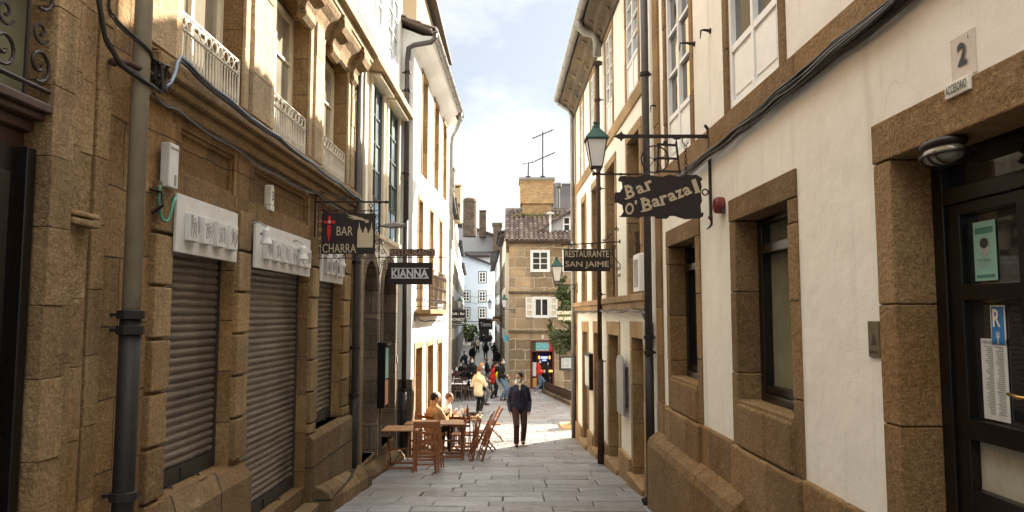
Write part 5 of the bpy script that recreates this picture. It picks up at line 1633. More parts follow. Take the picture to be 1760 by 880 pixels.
# ================================================================== FITTINGS ON THE HOUSES
def relief_sign(y0, y1, z0, z1, tiles, lab, tilt=0.0, lettered=()):
    t = thing('shop_sign', lab, 'sign', PL(y0, 0.05, z0), group='white marble signs above the shutters')
    m = MB()
    m.hexa([PL(y0, 0.055, z0 - .0), PL(y1, 0.055, z0 + tilt), PL(y1, 0.08, z0 + tilt), PL(y0, 0.08, z0),
            PL(y0, 0.055, z1), PL(y1, 0.055, z1 + tilt), PL(y1, 0.08, z1 + tilt), PL(y0, 0.08, z1)])
    m.build('board', 'marble', t, bevel=0.006)
    h = (z1 - z0) * 0.48; zc = z0 + (z1 - z0) * 0.22
    w = (y1 - y0) * 0.80 / tiles
    for k in range(tiles):
        a = y0 + (y1 - y0) * 0.11 + k * (y1 - y0) * 0.88 / tiles
        q = MB(); q.box((a, 0.08, zc), (a + w * .72, 0.125, zc + h), 0, PL); pq = q.build('relief_plaque', 'marble', t, bevel=0.005)
        q = MB()
        rnd = random.Random(k * 7 + tiles)
        for n in range(5):
            yy = a + w * (.1 + .12 * n); zz = zc + h * rnd.uniform(.1, .3)
            q.tube([PL(yy, .126, zz), PL(yy + w * rnd.uniform(-.06, .1), .128, zz + h * .25), PL(yy + w * rnd.uniform(-.06, .08), .127, zz + h * rnd.uniform(.4, .6))], .0035, 4)
            q.ball(PL(yy, .126, zz + h * .55), (.004, .010, .014), 6, 4)
        q.build('relief_carving', 'marble_dark', pq)
        if k in lettered:
            q = MB(); q.box((a + w * .05, 0.124, zc + h * .45), (a + w * .20, 0.1275, zc + h * .95), 0, PL); q.cut(); q.box((a + w * .55, 0.124, zc + h * .35), (a + w * .70, 0.1275, zc + h * .95), 0, PL)
            q.build('dark_inset', 'ink_grey', pq)
relief_sign(5.41, 6.56, 0.47, 0.915, 4, 'white marble sign with four relief plaques above the nearest shutter', lettered=(0,))
relief_sign(7.00, 8.79, 0.455, 0.90, 6, 'long white marble sign with six relief plaques above the middle shutter', lettered=(0, 4))
relief_sign(9.27, 10.38, 0.43, 0.88, 4, 'white marble sign partly hidden behind the Bar Charra sign')

def bell_lamp(y, z, lab, d=1.0):
    t = thing('spotlight', lab, 'lamp', PL(y, 0.07, z), group='small bell shaped spotlights on the marble signs')
    m = MB(); c = V(PL(y, 0.19, z))
    m.lathe((c.x, c.y, c.z - .10), [(0.060, 0), (0.055, 0.02), (0.040, 0.06), (0.036, 0.13), (0.018, 0.155)], 12)
    m.build('lamp_shade', 'marble', t, smooth=False)
    m = MB(); m.tube([PL(y - .02, .05, z + .10), PL(y - .01, .12, z + .11), PL(y, .19, z + .07)], .009, 6); m.tube([PL(y, .13, z), PL(y, .19, z)], .012, 6)
    m.build('bracket', 'zinc', t)
bell_lamp(6.98, 0.78, 'white bell spotlight at the left end of the middle marble sign')
bell_lamp(8.15, 0.72, 'white bell spotlight in front of the middle marble sign')
bell_lamp(9.86, 0.76, 'pale spotlight in front of the third marble sign')

def wall_plates():
    t = thing('number_plaque', 'small white house number plaque with a 3 on a recessed stone panel', 'plaque', PL(7.60, 0, 1.10))
    q = MB(); n = 8
    prof = [(7.56, 1.16), (7.66, 1.16), (7.66, 1.33)] + [(7.61 + .05 * math.cos(math.pi * k / n), 1.33 + .04 * math.sin(math.pi * k / n)) for k in range(n + 1)] + [(7.56, 1.33)]
    q.extr([PL(a, -0.05, b) for a, b in prof], (0.066, 0, 0)); q.build('plate', 'sign_white', t)
    q = MB(); q.box((7.56, -0.05, 1.095), (7.665, 0.02, 1.150), 0, PL); q.build('lower_plate', 'sign_white', t)
    xw = PL(7.61, 0.0, 0)[0]
    text('3', .05, .10, 'ink', t, frameM((xw + 0.018, 7.61, 1.25), (0, 1, 0), (0, 0, 1)), bold=.02)
    text('ACC.', .07, .025, 'ink_grey', t, frameM((xw + 0.022, 7.612, 1.12), (0, 1, 0), (0, 0, 1)))
    t = thing('meter_box', 'grey white meter box with a slot on the stone pier beside the big downpipe', 'box', PL(5.28, 0.05, 0.90))
    q = MB(); q.box((5.23, 0.03, 0.93), (5.37, 0.10, 1.26), 0, PL); q.build('case', 'marble', t, bevel=.008)
    q = MB(); q.box((5.31, 0.098, 0.95), (5.33, 0.106, 1.03), 0, PL); q.cut(); q.box((5.24, 0.098, 1.22), (5.36, 0.105, 1.228), 0, PL); q.build('slot', 'zinc', t)
    t = thing('green_hose', 'green tube looped out of the wall beneath the meter box', 'hose', PL(5.25, 0.05, 0.70))
    q = MB(); q.tube(smooth([PL(5.20, .05, .93), PL(5.18, .06, .82), PL(5.20, .07, .70), PL(5.25, .09, .68), PL(5.28, .10, .75), PL(5.31, .10, .83), PL(5.36, .09, .87), PL(5.38, .05, .85)]), .010, 8)
    q.build('tube', 'green_hose', t, smooth=True)
    t = thing('iron_bracket', 'rusty iron pipe clamp under the meter box', 'bracket', PL(5.20, 0, .86))
    q = MB(); q.tube([PL(5.16, 0, .90), PL(5.18, .08, .88), PL(5.16, .10, .78), PL(5.16, .02, .72)], .012, 6); q.build('hook', 'iron', t)
wall_plates()

def cable_run(name, label, pts, strands, mats, spread=0.03, rad=0.011, seed=0, sag=0.02):
    rnd = random.Random(seed)
    t = thing(name, label, 'cable', pts[0], group='cables strung along the fronts')
    for k in range(strands):
        m = MB(); ph = rnd.uniform(0, 6); P_ = []; base = spread * rnd.uniform(-.9, .9); f1 = rnd.uniform(.5, 2.6); bo = spread * rnd.uniform(-.4, .4)
        for i in range(len(pts) - 1):
            a, b = V(pts[i]), V(pts[i + 1]); n = max(2, int((b - a).length / 0.22))
            for j in range(n):
                u = j / n; p = a.lerp(b, u)
                s_ = (i + u)
                P_.append(p + V((bo + spread * .2 * math.sin(ph + s_ * 2.1), 0, base + spread * .45 * math.sin(ph + s_ * f1) + rnd.uniform(-.004, .004) - sag * rnd.uniform(.8, 1.2) * math.sin(math.pi * u))))
        P_.append(V(pts[-1]))
        m.tube(smooth(P_, 2), rad * rnd.uniform(.6, 1.25), 6)
        m.build('strand', mats[k % len(mats)], t, smooth=True)
    return t
cable_run('cable_bundle', 'black and silver cables lying along the cornice of the shutter building', [PL(4.86, .16, 1.56), PL(5.0, .19, 1.62), PL(5.15, .19, 1.86), PL(6.0, .20, 1.80), PL(7.2, .21, 1.78), PL(8.4, .20, 1.77), PL(9.6, .21, 1.76), PL(11.1, .18, 1.75)], 5, ['cable', 'cable_pale', 'cable', 'cable_blue', 'cable'], .018, .010, 1)
cable_run('cable_bundle', 'thin black cables sagging below the cornice of the shutter building', [PL(4.86, .16, 1.50), PL(5.3, .10, 1.52), PL(6.4, .09, 1.50), PL(7.6, .09, 1.46), PL(9.0, .09, 1.50), PL(11.0, .09, 1.48)], 3, ['cable', 'cable', 'cable_pale'], .016, .006, 2, sag=.03)
cable_run('cable_bundle', 'thick black cables hanging down the stone pilasters near the big downpipe', [PL(4.33, .07, 3.6), PL(4.33, .07, 2.4), PL(4.33, .07, 1.95), PL(4.40, .08, 1.72), PL(4.55, .10, 1.60), PL(4.72, .20, 1.52), PL(4.9, .18, 1.53)], 4, ['cable'], .012, .013, 3, sag=0)
cable_run('cable_bundle', 'pair of cables dropping beside the downpipe to its junction tangle', [PL(4.52, .04, 3.6), PL(4.51, .04, 2.4), PL(4.50, .04, 1.95), PL(4.55, .08, 1.86), PL(4.72, .20, 1.74), PL(4.93, .12, 1.66)], 3, ['cable'], .012, .008, 4, sag=0)
def tangle():
    rnd = random.Random(4); m = MB()
    for k in range(9):
        p = V(PL(4.86 + rnd.uniform(-.03, .08), .19, 1.63)); P_ = []
        for i in range(9):
            P_.append(p + V((rnd.uniform(-.03, .03), rnd.uniform(-.09, .09), rnd.uniform(-.10, .10))))
        m.tube(P_, rnd.uniform(.006, .011), 5)
    m.box((4.80, .10, 1.58), (4.90, .20, 1.68), 0, PL)
    tag(m.build('junction_tangle', 'iron', smooth=False), 'knot of black cables and clamps around the big downpipe', 'cable')
    m = MB(); m.tube([PL(4.55, .02, 1.62), PL(4.6, .12, 1.63), PL(4.8, .17, 1.62)], .020, 8)
    m.ball(PL(4.56, .05, 1.62), .03, 8, 6)
    tag(m.build('pipe_clamp', 'iron_rust'), 'rusty iron arm clamping the big downpipe', 'clamp')
tangle()
cable_run('cable_bundle', 'thick bundle of black and silver cables running along the granite band of the cream house', [PR(2.2, .06, 1.63), PR(3.4, .06, 1.62), PR(4.3, .06, 1.61), PR(5.2, .06, 1.60), PR(6.1, .07, 1.57), PR(7.0, .07, 1.56), PR(8.2, .07, 1.55), PR(9.5, .08, 1.50)], 14, ['cable', 'cable', 'cable_pale', 'cable', 'iron_rust', 'cable', 'marble_dark'], .042, .0085, 6, sag=.015)
cable_run('cable_bundle', 'old cables running along the ledge of the ivory house', [PR(9.9, .12, .08), PR(11, .12, .10), PR(12.6, .12, .09), PR(14.2, .12, .10), PR(16, .12, .09), PR(19.4, .11, .10)], 4, ['cable', 'iron_rust', 'cable_pale'], .022, .010, 7, sag=.03)
cable_run('cable_bundle', 'single black cable drooping across the corner of the white house', [PL3(15.5, .05, .1), PL3(15.55, .05, -.15), PL3(15.5, .04, .05), PL3(16.2, .05, -.12), PL3(18, .05, -.15), PL3(22, .05, -.1)], 2, ['cable'], .01, .012, 8)
for z, lab in ((1.95, 'upper'), (1.35, 'lower')):
    cable_run('street_cable', lab + ' thin cable hung across the alley before the blue house', [(-5.3, 70, z), (-3.5, 70, z - .25), (-1.3, 70, z)], 1, ['cable'], .0, .03, 9)

# iron hooks, alarm bell, plaques and lamp on the cream house
def cream_fittings():
    for (y, z, L_) in ((7.6, 2.90, .16), (7.02, 2.81, .10), (9.4, 2.74, .10)):
        m = MB(); p = PR(y, 0, z)
        m.tube([p, (p[0] - L_ * .6, p[1], p[2] + .01), (p[0] - L_, p[1] - .02, p[2]), (p[0] - L_ - .01, p[1] - .02, p[2] - .09)], [.018, .012, .009, .004], 6)
        m.ball(p, (.02, .035, .03), 8, 6)
        tag(m.build('iron_hook', 'iron'), {7.6: 'longer iron hook left of the right casement window', 7.02: 'small iron hook highest between the two casement windows', 9.4: 'small iron hook beside the zinc downpipe'}[y], 'hook', 'iron hooks on the cream house')
    t = thing('alarm_bell', 'round dark red alarm bell on the cream wall beside the sign bracket', 'alarm', PR(6.74, 0, .93))
    m = MB(); c = V(PR(6.74, 0, 1.02))
    R90 = Matrix.Rotation(math.radians(-90), 3, 'Y')
    vs = MB(); vs.lathe((0, 0, 0), [(.075, 0), (.080, .02), (.078, .07), (.060, .085)], 16)
    m.mesh([c + R90 @ V(p) for p in vs.v], vs.f); m.build('bell', 'alarm_red', t, smooth=False)
    m = MB(); m.tube([c + V((.0, -.02, -.04)), c + V((-.03, -.08, -.05)), c + V((-.02, -.09, -.09))], .012, 6); m.build('stem', 'iron', t)
    t = thing('number_plaque', 'pale plaque with a large number 2 above the black door', 'plaque', PR(3.19, 0, 1.04), group='plaques over the black door')
    m = MB(); m.box((3.115, .0, 1.065), (3.285, .006, 1.265), 0, PR); m.build('plate', 'plaque_pink', t)
    xw = PR(3.2, 0, 0)[0]
    text('2', .066, .105, 'ink', t, frameM((xw - .007, 3.20, 1.175), (0, -1, 0), (0, 0, 1)), bold=.03)
    text("'", .006, .018, 'ink', t, frameM((xw - .007, 3.15, 1.235), (0, -1, 0), (0, 0, 1)), bold=.03)
    t = thing('word_plaque', 'small white plaque reading ACCESORIO on the door lintel', 'plaque', PR(3.21, 0.02, .98), group='plaques over the black door')
    m = MB(); m.box((3.125, .01, .990), (3.300, .034, 1.058), 0, PR); m.build('plate', 'sign_white', t, bevel=.003)
    text('ACCESORIO', .155, .042, 'ink', t, frameM((xw - .036, 3.21, 1.023), (0, -1, 0), (0, 0, 1)), bold=.025)
    t = thing('metal_plate', 'small bronze plate with a triangle on the wall left of the black door', 'plaque', PR(4.07, 0, -.24))
    m = MB(); m.box((4.015, .0, -.235), (4.135, .012, -.035), 0, PR); m.build('plate', 'bronze', t, bevel=.003)
    xw = PR(4.07, 0, 0)[0]
    m = MB(); m.extr([(xw - .0125, 4.10, -.17), (xw - .0125, 4.045, -.17), (xw - .0125, 4.072, -.10)], (-.002, 0, 0)); m.box((4.03, .0125, -.215), (4.12, .0145, -.20), 0, PR); m.build('emblem', 'iron_rust', t)
    # bulkhead lamp under the lintel
    t = thing('bulkhead_lamp', 'old oval bulkhead lamp with a wire guard under the door lintel', 'lamp', PR(3.42, -.06, .70))
    c = V(PR(3.42, -.02, .765))
    m = MB(); m.ball(c, (.075, .13, .055), 18, 10); m.build('glass', 'pane_curtain', t, smooth=True)
    m = MB(); m.ball(c + V((.0, 0, .045)), (.085, .145, .035), 18, 8)
    for s_ in (-.06, 0, .06): m.tube([c + V((.078 * math.cos(a), s_, -.06 * math.sin(a))) for a in [math.pi * k / 10 for k in range(11)]], .006, 5)
    m.tube([c + V((.082 * math.cos(a), .14 * math.sin(a), -.01)) for a in [2 * math.pi * k / 20 for k in range(20)]], .008, 5, closed=True)
    m.build('guard', 'iron', t, smooth=True)
    xd = PR(3.5, -.245, 0)[0]
    def paper(name, lab, y0, y1, z0, z1, mat):
        t = thing(name, lab, 'notice', (xd, (y0 + y1) / 2, z0), group='papers taped inside the black door glass')
        m = MB(); m.box((y0, -.265, z0), (y1, -.262, z1), 0, PR); m.build('sheet', mat, t)
        return t, PR((y0 + y1) / 2, -.262, 0)[0] - .002
    t, x = paper('mask_notice', 'teal notice showing a masked face in the upper pane of the black door', 3.44, 3.60, .165, .455, 'paper_teal')
    F_ = lambda y, z: frameM((x, y, z), (0, -1, 0), (0, 0, 1))
    m = MB(); m.box((3.455, -.2615, .395), (3.585, -.2600, .425), 0, PR); m.cut(); m.box((3.455, -.2615, .18), (3.585, -.2600, .195), 0, PR); m.build('print_band', 'paper_teal_dark', t)
    m = MB(); m.ball((x, 3.52, .325), (.001, .030, .040), 16, 10); m.build('printed_face', 'paper_white', t)
    m = MB(); m.ball((x - .0012, 3.52, .347), (.001, .032, .026), 16, 10); m.build('printed_hair', 'ink', t)
    m = MB()
    for k in range(4): m.box((3.497, -.2585, .293 + k * .009), (3.543, -.2580, .296 + k * .009), 0, PR)
    m.build('printed_mask_lines', 'ink_grey', t)
    text('MASCARILLA', .10, .014, 'ink', t, F_(3.52, .265)); text('OBLIGATORIO SU USO', .11, .008, 'ink_grey', t, F_(3.52, .245)); text('EN ESTE LOCAL', .08, .008, 'ink_grey', t, F_(3.52, .230))
    t, x = paper('restaurant_plate', 'blue plate with white R and fork in the black door', 3.405, 3.505, -.145, .045, 'sign_white')
    m = MB(); m.box((3.412, -.2615, -.14), (3.498, -.2600, .038), 0, PR); m.build('blue_field', 'sign_blue', t)
    text('R', .055, .085, 'sign_white', t, F_(3.455, -.015), bold=.02)
    m = MB(); xx = x - .002
    m.box((3.452, -.2595, -.14), (3.459, -.2590, -.10), 0, PR)
    for k in (-1, 0, 1): m.box((3.4535 + k * .009, -.2595, -.105), (3.4575 + k * .009, -.2590, -.08), 0, PR)
    m.box((3.444, -.2595, -.108), (3.467, -.2590, -.103), 0, PR); m.build('fork', 'sign_white', t)
    t, x = paper('price_list', 'long white printed price list LISTA DE PRECIOS in the black door', 3.405, 3.585, -.50, -.115, 'paper_white')
    text('LISTA DE PRECIOS', .15, .014, 'ink', t, F_(3.495, -.13), bold=.01)
    m = MB(); rnd = random.Random(2)
    for k in range(34):
        z = -.155 - k * .0096
        for a in (3.425, 3.50):
            m.box((a, -.2615, z), (a + rnd.uniform(.03, .06), -.2608, z + .0042), 0, PR)
    m.build('printed_lines', 'ink_grey', t)
    t, x = paper('sticker_sheet', 'small green and white sticker sheet in the right hand pane of the door', 3.11, 3.24, .36, .46, 'paper_teal')
    m = MB()
    for a in (3.125, 3.18): 
        for z in (.372, .418): m.box((a, -.2615, z), (a + .045, -.2605, z + .032), 0, PR)
    m.build('sticker', 'leaf', t)
cream_fittings()

def ivory_fittings():
    t = thing('air_conditioner', 'white air conditioner box standing on the ledge of the ivory house', 'air conditioner', PR(10.75, .1, .31))
    m = MB(); m.box((10.36, -.12, .33), (10.80, .10, .88), 0, PR); m.build('case', 'paint_white', t, bevel=.015)
    MB().box((10.44, .10, .40), (10.72, .106, .80), 0, PR).build('front_panel', 'zinc', t)
    t = thing('notice_case', 'black framed menu case hung on the ivory wall between the far doors', 'menu case', PR(16.6, 0, -1.68))
    m = MB(); m.box((16.2, .0, -1.66), (17.02, .10, -.86), 0, PR); m.build('frame', 'paint_black', t, bevel=.01)
    m = MB(); m.box((16.27, .1, -1.59), (16.95, .104, -.93), 0, PR); m.build('panel', 'paper_white', t)
    t = thing('door_board', 'grey arched board leaning out from the ivory wall between two doors', 'board', PR(12.1, 0, -1.62))
    n = 8; pr = [(11.78, -1.62), (12.42, -1.62), (12.42, -.78)] + [(12.1 + .32 * math.cos(math.pi * k / n), -.78 + .12 * math.sin(math.pi * k / n)) for k in range(n + 1)] + [(11.78, -.78)]
    m = MB(); m.extr([PR(a, .07, b) for a, b in pr], (-.035, 0, 0)); m.build('panel', 'zinc', t, bevel=.006)
    m = MB(); m.box((11.9, .0, -1.5), (12.3, .07, -1.45), 0, PR); m.box((11.9, .0, -.9), (12.3, .07, -.85), 0, PR); m.build('batten', 'zinc_dark', t)
    t = thing('cable_box', 'old grey electric box with loose wires by the zinc downpipe', 'box', PR(9.98, .02, -.45))
    m = MB(); m.box((9.90, .0, -.42), (10.06, .12, -.10), 0, PR); m.build('case', 'zinc', t, bevel=.01)
    m = MB()
    for k in range(5): m.tube([PR(9.95, .1, -.10), PR(9.9 + k * .03, .13, .02), PR(9.98, .12, .12)], .007, 5)
    m.build('wire', 'cable_pale', t)
    t = thing('menu_case', 'slim black menu case with colour photographs on the pier between the stone arches', 'menu case', PL(13.35, 0, -1.66))
    m = MB(); m.box((13.12, .03, -1.66), (13.14 + .03, .17, -.56), 0, PL); m.box((13.15, .03, -1.66), (13.52, .05, -.56), 0, PL); m.box((13.49, .03, -1.66), (13.52, .17, -.56), 0, PL); m.box((13.10, .03, -.56), (13.56, .20, -.50), 0, PL)
    m.build('frame', 'paint_black', t)
    m = MB(); m.box((13.155, .05, -1.15), (13.485, .16, -.60), 0, PL); m.build('teal_poster', 'paper_teal', t)
    m = MB(); m.box((13.155, .05, -1.62), (13.485, .16, -1.18), 0, PL); m.build('food_poster', 'poster_orange', t)
    t = thing('door_number', 'tiny plate beside the second stone arch', 'plaque', PL(15.1, .03, -.95))
    m = MB(); m.box((15.02, .03, -.98), (15.22, .05, -.84), 0, PL); m.build('plate', 'zinc', t)
ivory_fittings()

# ================================================================== HANGING SIGNS (across the street, facing the camera)
EX, EZ = (1, 0, 0), (0, 0, 1)
def T_(x, z, y, ang=0.0):
    c, s_ = math.cos(ang), math.sin(ang)
    return frameM((x, y, z), (c, 0, s_), (-s_, 0, c))

def charra():
    y = 9.2
    t = thing('hanging_sign', 'black BAR CHARRA sign with red sword cross and white cathedral towers', 'sign', (-2.08, y, .77), group='hanging bar signs')
    m = MB(); m.box((-2.42, y - .012, .77), (-1.74, y + .012, 1.285)); bd = m.build('board', 'sign_black', t)
    yf = y - .014
    text('BAR', .205, .115, 'letter_cream', bd, T_(-2.125, 1.06, yf), bold=-.0)
    text('CHARRA', .425, .115, 'letter_cream', bd, T_(-2.19, .84, yf))
    m = MB()
    def poly(pts): m.extr([(x, yf, z) for x, z in pts], (0, -.004, 0))
    poly([(-2.345, 1.14), (-2.305, 1.14), (-2.30, 1.05), (-2.322, .925), (-2.328, .925), (-2.350, 1.05)])
    poly([(-2.40, 1.172), (-2.385, 1.195), (-2.33, 1.185), (-2.33, 1.16), (-2.385, 1.155)]); poly([(-2.24, 1.175), (-2.26, 1.198), (-2.32, 1.185), (-2.32, 1.16), (-2.26, 1.155)])
    poly([(-2.336, 1.19), (-2.345, 1.235), (-2.322, 1.262), (-2.300, 1.235), (-2.310, 1.19)])
    m.build('sword_cross', 'sign_red', bd)
    m = MB(); m.ball((-2.322, yf - .003, 1.178), (.020, .003, .024), 10, 6)
    m.build('sword_centre', 'letter_cream', bd)
    m = MB()
    poly([(-1.965, .85), (-1.765, .85), (-1.765, 1.055), (-1.775, 1.09), (-1.785, 1.18), (-1.795, 1.09), (-1.815, 1.06), (-1.815, 1.04), (-1.835, 1.035), (-1.84, 1.075), (-1.862, 1.12), (-1.882, 1.075), (-1.885, 1.035), (-1.905, 1.04), (-1.91, 1.07), (-1.930, 1.10), (-1.94, 1.18), (-1.95, 1.10), (-1.962, 1.06)])
    m.build('cathedral_shape', 'letter_cream', bd)
    m = MB()
    poly([(-1.845, 1.19), (-1.90, 1.225), (-2.0, 1.255), (-2.12, 1.275), (-2.03, 1.245), (-2.10, 1.235), (-2.00, 1.225), (-2.06, 1.212), (-1.93, 1.205), (-1.87, 1.185)])
    poly([(-1.848, 1.215), (-1.838, 1.195), (-1.815, 1.200), (-1.830, 1.183), (-1.825, 1.160), (-1.845, 1.172), (-1.865, 1.158), (-1.862, 1.182), (-1.878, 1.195), (-1.858, 1.197)])
    m.build('comet', 'letter_cream', bd)
    b = MB()
    b.bar((-2.52, y, 1.435), (-1.62, y, 1.435), .018, .022); b.ball((-1.60, y, 1.435), (.03, .02, .02), 8, 6); b.ball((-1.68, y, 1.435), (.02, .02, .022), 8, 6)
    b.bar((-2.505, y, .70), (-2.505, y, 1.60), .016, .02); b.tube([(-2.505, y, .70), (-2.49, y, .66), (-2.47, y, .64)], .008, 5)
    for x in (-2.40, -1.80):
        ring(b, (x, y, 1.39), .022, EX, EZ, .006, 10); b.tube([(x, y, 1.37), (x, y, 1.285)], .006, 5); ring(b, (x, y, 1.325), .018, EX, EZ, .005, 10)
    for x0, sg in ((-2.49, 1), ): 
        scroll(b, (-2.46, y, 1.53), .045, EX, EZ, 0, 1.5, .007); b.tube([(-2.44, y, 1.57), (-2.30, y, 1.53), (-2.15, y, 1.46)], .007, 5)
        scroll(b, (-2.14, y, 1.49), .035, EX, EZ, 3, 1.4, .006); scroll(b, (-1.98, y, 1.47), .03, EX, EZ, 0, 1.4, .006)
    for p_, q_ in (((-2.47, .715), (-2.47, 1.435)), ((-1.69, .715), (-1.69, 1.435)), ((-2.50, .715), (-1.69, .715)), ((-2.47, 1.325), (-1.69, 1.325))):
        b.tube([(p_[0], y, p_[1]), (q_[0], y, q_[1])], .005, 5)
    for side, sx in ((-2.42, -1), (-1.74, 1)):
        for k in range(5):
            scroll(b, (side + sx * .032, y, .82 + k * .105), .034, EX, EZ, k * 1.9, 1.35, .0055, 14)
    for k in range(6):
        scroll(b, (-2.36 + k * .115, y, .745), .030, EX, EZ, k * 1.3, 1.35, .0055, 14)
        scroll(b, (-2.36 + k * .115, y, 1.305), .024, EX, EZ, k * 1.7, 1.35, .005, 14)
    b.build('iron_bracket', 'iron', t)
    l = thing('sign_lamp', 'grey street light head on a curved arm behind the Bar Charra sign', 'lamp', (-2.4, 10.4, 1.0))
    m = MB(); m.extr([(-1.92, 10.36, 1.275), (-1.70, 10.36, 1.33), (-1.52, 10.36, 1.30), (-1.58, 10.36, 1.26), (-1.75, 10.36, 1.245)], (0, .14, 0)); m.build('lamp_head', 'zinc', l, bevel=.012)
    m = MB(); m.tube([(-2.49, 10.43, 1.0), (-2.2, 10.43, 1.18), (-1.9, 10.43, 1.26)], .012, 6); m.build('arm', 'zinc_dark', l)
charra()

def kianna():
    y = 13.1
    t = thing('hanging_sign', 'black KIANNA sign with white letters between two white lines', 'sign', (-1.84, y, .545), group='hanging bar signs')
    m = MB(); m.box((-2.24, y - .015, .545), (-1.44, y + .015, .94)); bd = m.build('board', 'sign_black', t)
    yf = y - .017
    text('KIANNA', .66, .155, 'letter_grey', bd, T_(-1.84, .745, yf), bold=.035)
    m = MB()
    for z in (.655, .835): m.box((-2.18, yf - .004, z - .006), (-1.50, yf, z + .006))
    # slab feet of the letters
    for k in range(6):
        x = -2.115 + k * .115
        m.box((x - .045, yf - .005, .665), (x + .045, yf - .0005, .678)); 
    m.build('ruled_line', 'letter_grey', bd)
    m = MB()
    for x in (-2.20, -1.48): m.tube([(x, y, .94), (x, y, 1.04)], .005, 5)
    m.build('hanger', 'iron', t)
    t = thing('hanging_sign', 'weathered brown RESTAURANTE letters standing on an iron arm above the KIANNA sign', 'sign', (-1.8, y, 1.04), group='hanging bar signs')
    m = MB(); m.box((-2.215, y - .01, 1.055), (-1.39, y + .01, 1.185)); m.build('board', 'iron_rust', t)
    text('RESTAURANTE', .80, .105, 'letter_rust', t, T_(-1.80, 1.12, y - .012), bold=.02)
    b = MB(); b.bar((-2.42, y, 1.035), (-1.20, y, 1.035), .016, .018); b.extr([(-1.22, y, 1.05), (-1.14, y, 1.035), (-1.22, y, 1.02)], (0, .01, 0))
    b.bar((-2.40, y, .70), (-2.40, y, 1.40), .014, .016)
    scroll(b, (-2.33, y, .93), .05, EX, EZ, 1, 1.4, .007); scroll(b, (-2.34, y, 1.14), .045, EX, EZ, 4, 1.4, .007); scroll(b, (-2.34, y, 1.30), .045, EX, EZ, 2, 1.4, .007)
    b.tube([(-2.39, y, .72), (-2.36, y, .85), (-2.28, y, 1.02)], .006, 5); b.tube([(-2.39, y, 1.38), (-2.33, y, 1.2), (-2.25, y, 1.05)], .006, 5)
    b.build('iron_bracket', 'iron', t)
kianna()

def san_jaime():
    y = 12.5
    t = thing('hanging_sign', 'dark RESTAURANTE SAN JAIME sign on a scrolled bracket fixed to the ivory house', 'sign', (1.29, y, .745), group='hanging bar signs')
    m = MB(); m.box((.89, y - .015, .745), (1.69, y + .015, 1.13)); bd = m.build('board', 'sign_brown', t)
    text('RESTAURANTE', .755, .115, 'letter_cream', bd, T_(1.29, 1.045, y - .017), bold=.01)
    text('SAN JAIME', .745, .125, 'letter_cream', bd, T_(1.29, .855, y - .017), bold=.01)
    b = MB(); b.bar((.86, y, 1.20), (1.90, y, 1.26), .018, .02); b.ball((.86, y, 1.20), .018, 8, 6); b.ball((1.875, y, 1.26), (.03, .02, .04), 8, 6)
    b.bar((1.885, y, .62), (1.885, y, 1.56), .016, .018)
    for x in (.98, 1.60): b.tube([(x, y, 1.13), (x, y, 1.21)], .006, 5)
    for k, x in enumerate((1.02, 1.14, 1.26, 1.38, 1.50)): scroll(b, (x, y, 1.172 + k * .006), .028, EX, EZ, k * 2.3, 1.4, .006, 14)
    b.tube([(1.60, y, 1.26), (1.66, y, 1.32), (1.74, y, 1.46), (1.82, y, 1.50)], .008, 6); scroll(b, (1.82, y, 1.475), .04, EX, EZ, 1.5, 1.5, .008); scroll(b, (1.595, y, 1.29), .03, EX, EZ, 3, 1.4, .007)
    b.tube([(1.72, y, 1.16), (1.76, y, 1.0), (1.86, y, .86), (1.87, y, .78)], .008, 6); scroll(b, (1.76, y, 1.17), .05, EX, EZ, 2, 1.5, .008); scroll(b, (1.84, y, .80), .035, EX, EZ, 3, 1.4, .007); scroll(b, (1.85, y, .67), .03, EX, EZ, 0, 1.4, .007)
    for z in (.84, 1.05): scroll(b, (1.72, y, z), .03, EX, EZ, z * 9, 1.4, .006)
    b.build('iron_bracket', 'iron', t)
    # small far sign of the same restaurant, cut-out letters
    y = 21.0
    t = thing('hanging_sign', 'small white cut letter RESTAURANTE SAN JAIME sign hanging in front of the street tree', 'sign', (1.52, y, .0), group='hanging bar signs')
    text('RESTAURANTE', .42, .10, 'sign_white', t, T_(1.51, .06, y), bold=.02); text('SAN JAIME', .38, .13, 'sign_white', t, T_(1.51, -.12, y), bold=.02)
    m = MB(); m.box((1.30, y + .004, -.19), (1.72, y + .014, .12)); m.build('board', 'leaf', t)
    m = MB(); m.bar((1.25, y, .15), (1.72, y, .15), .02, .02); m.build('arm', 'iron', t)
    
san_jaime()

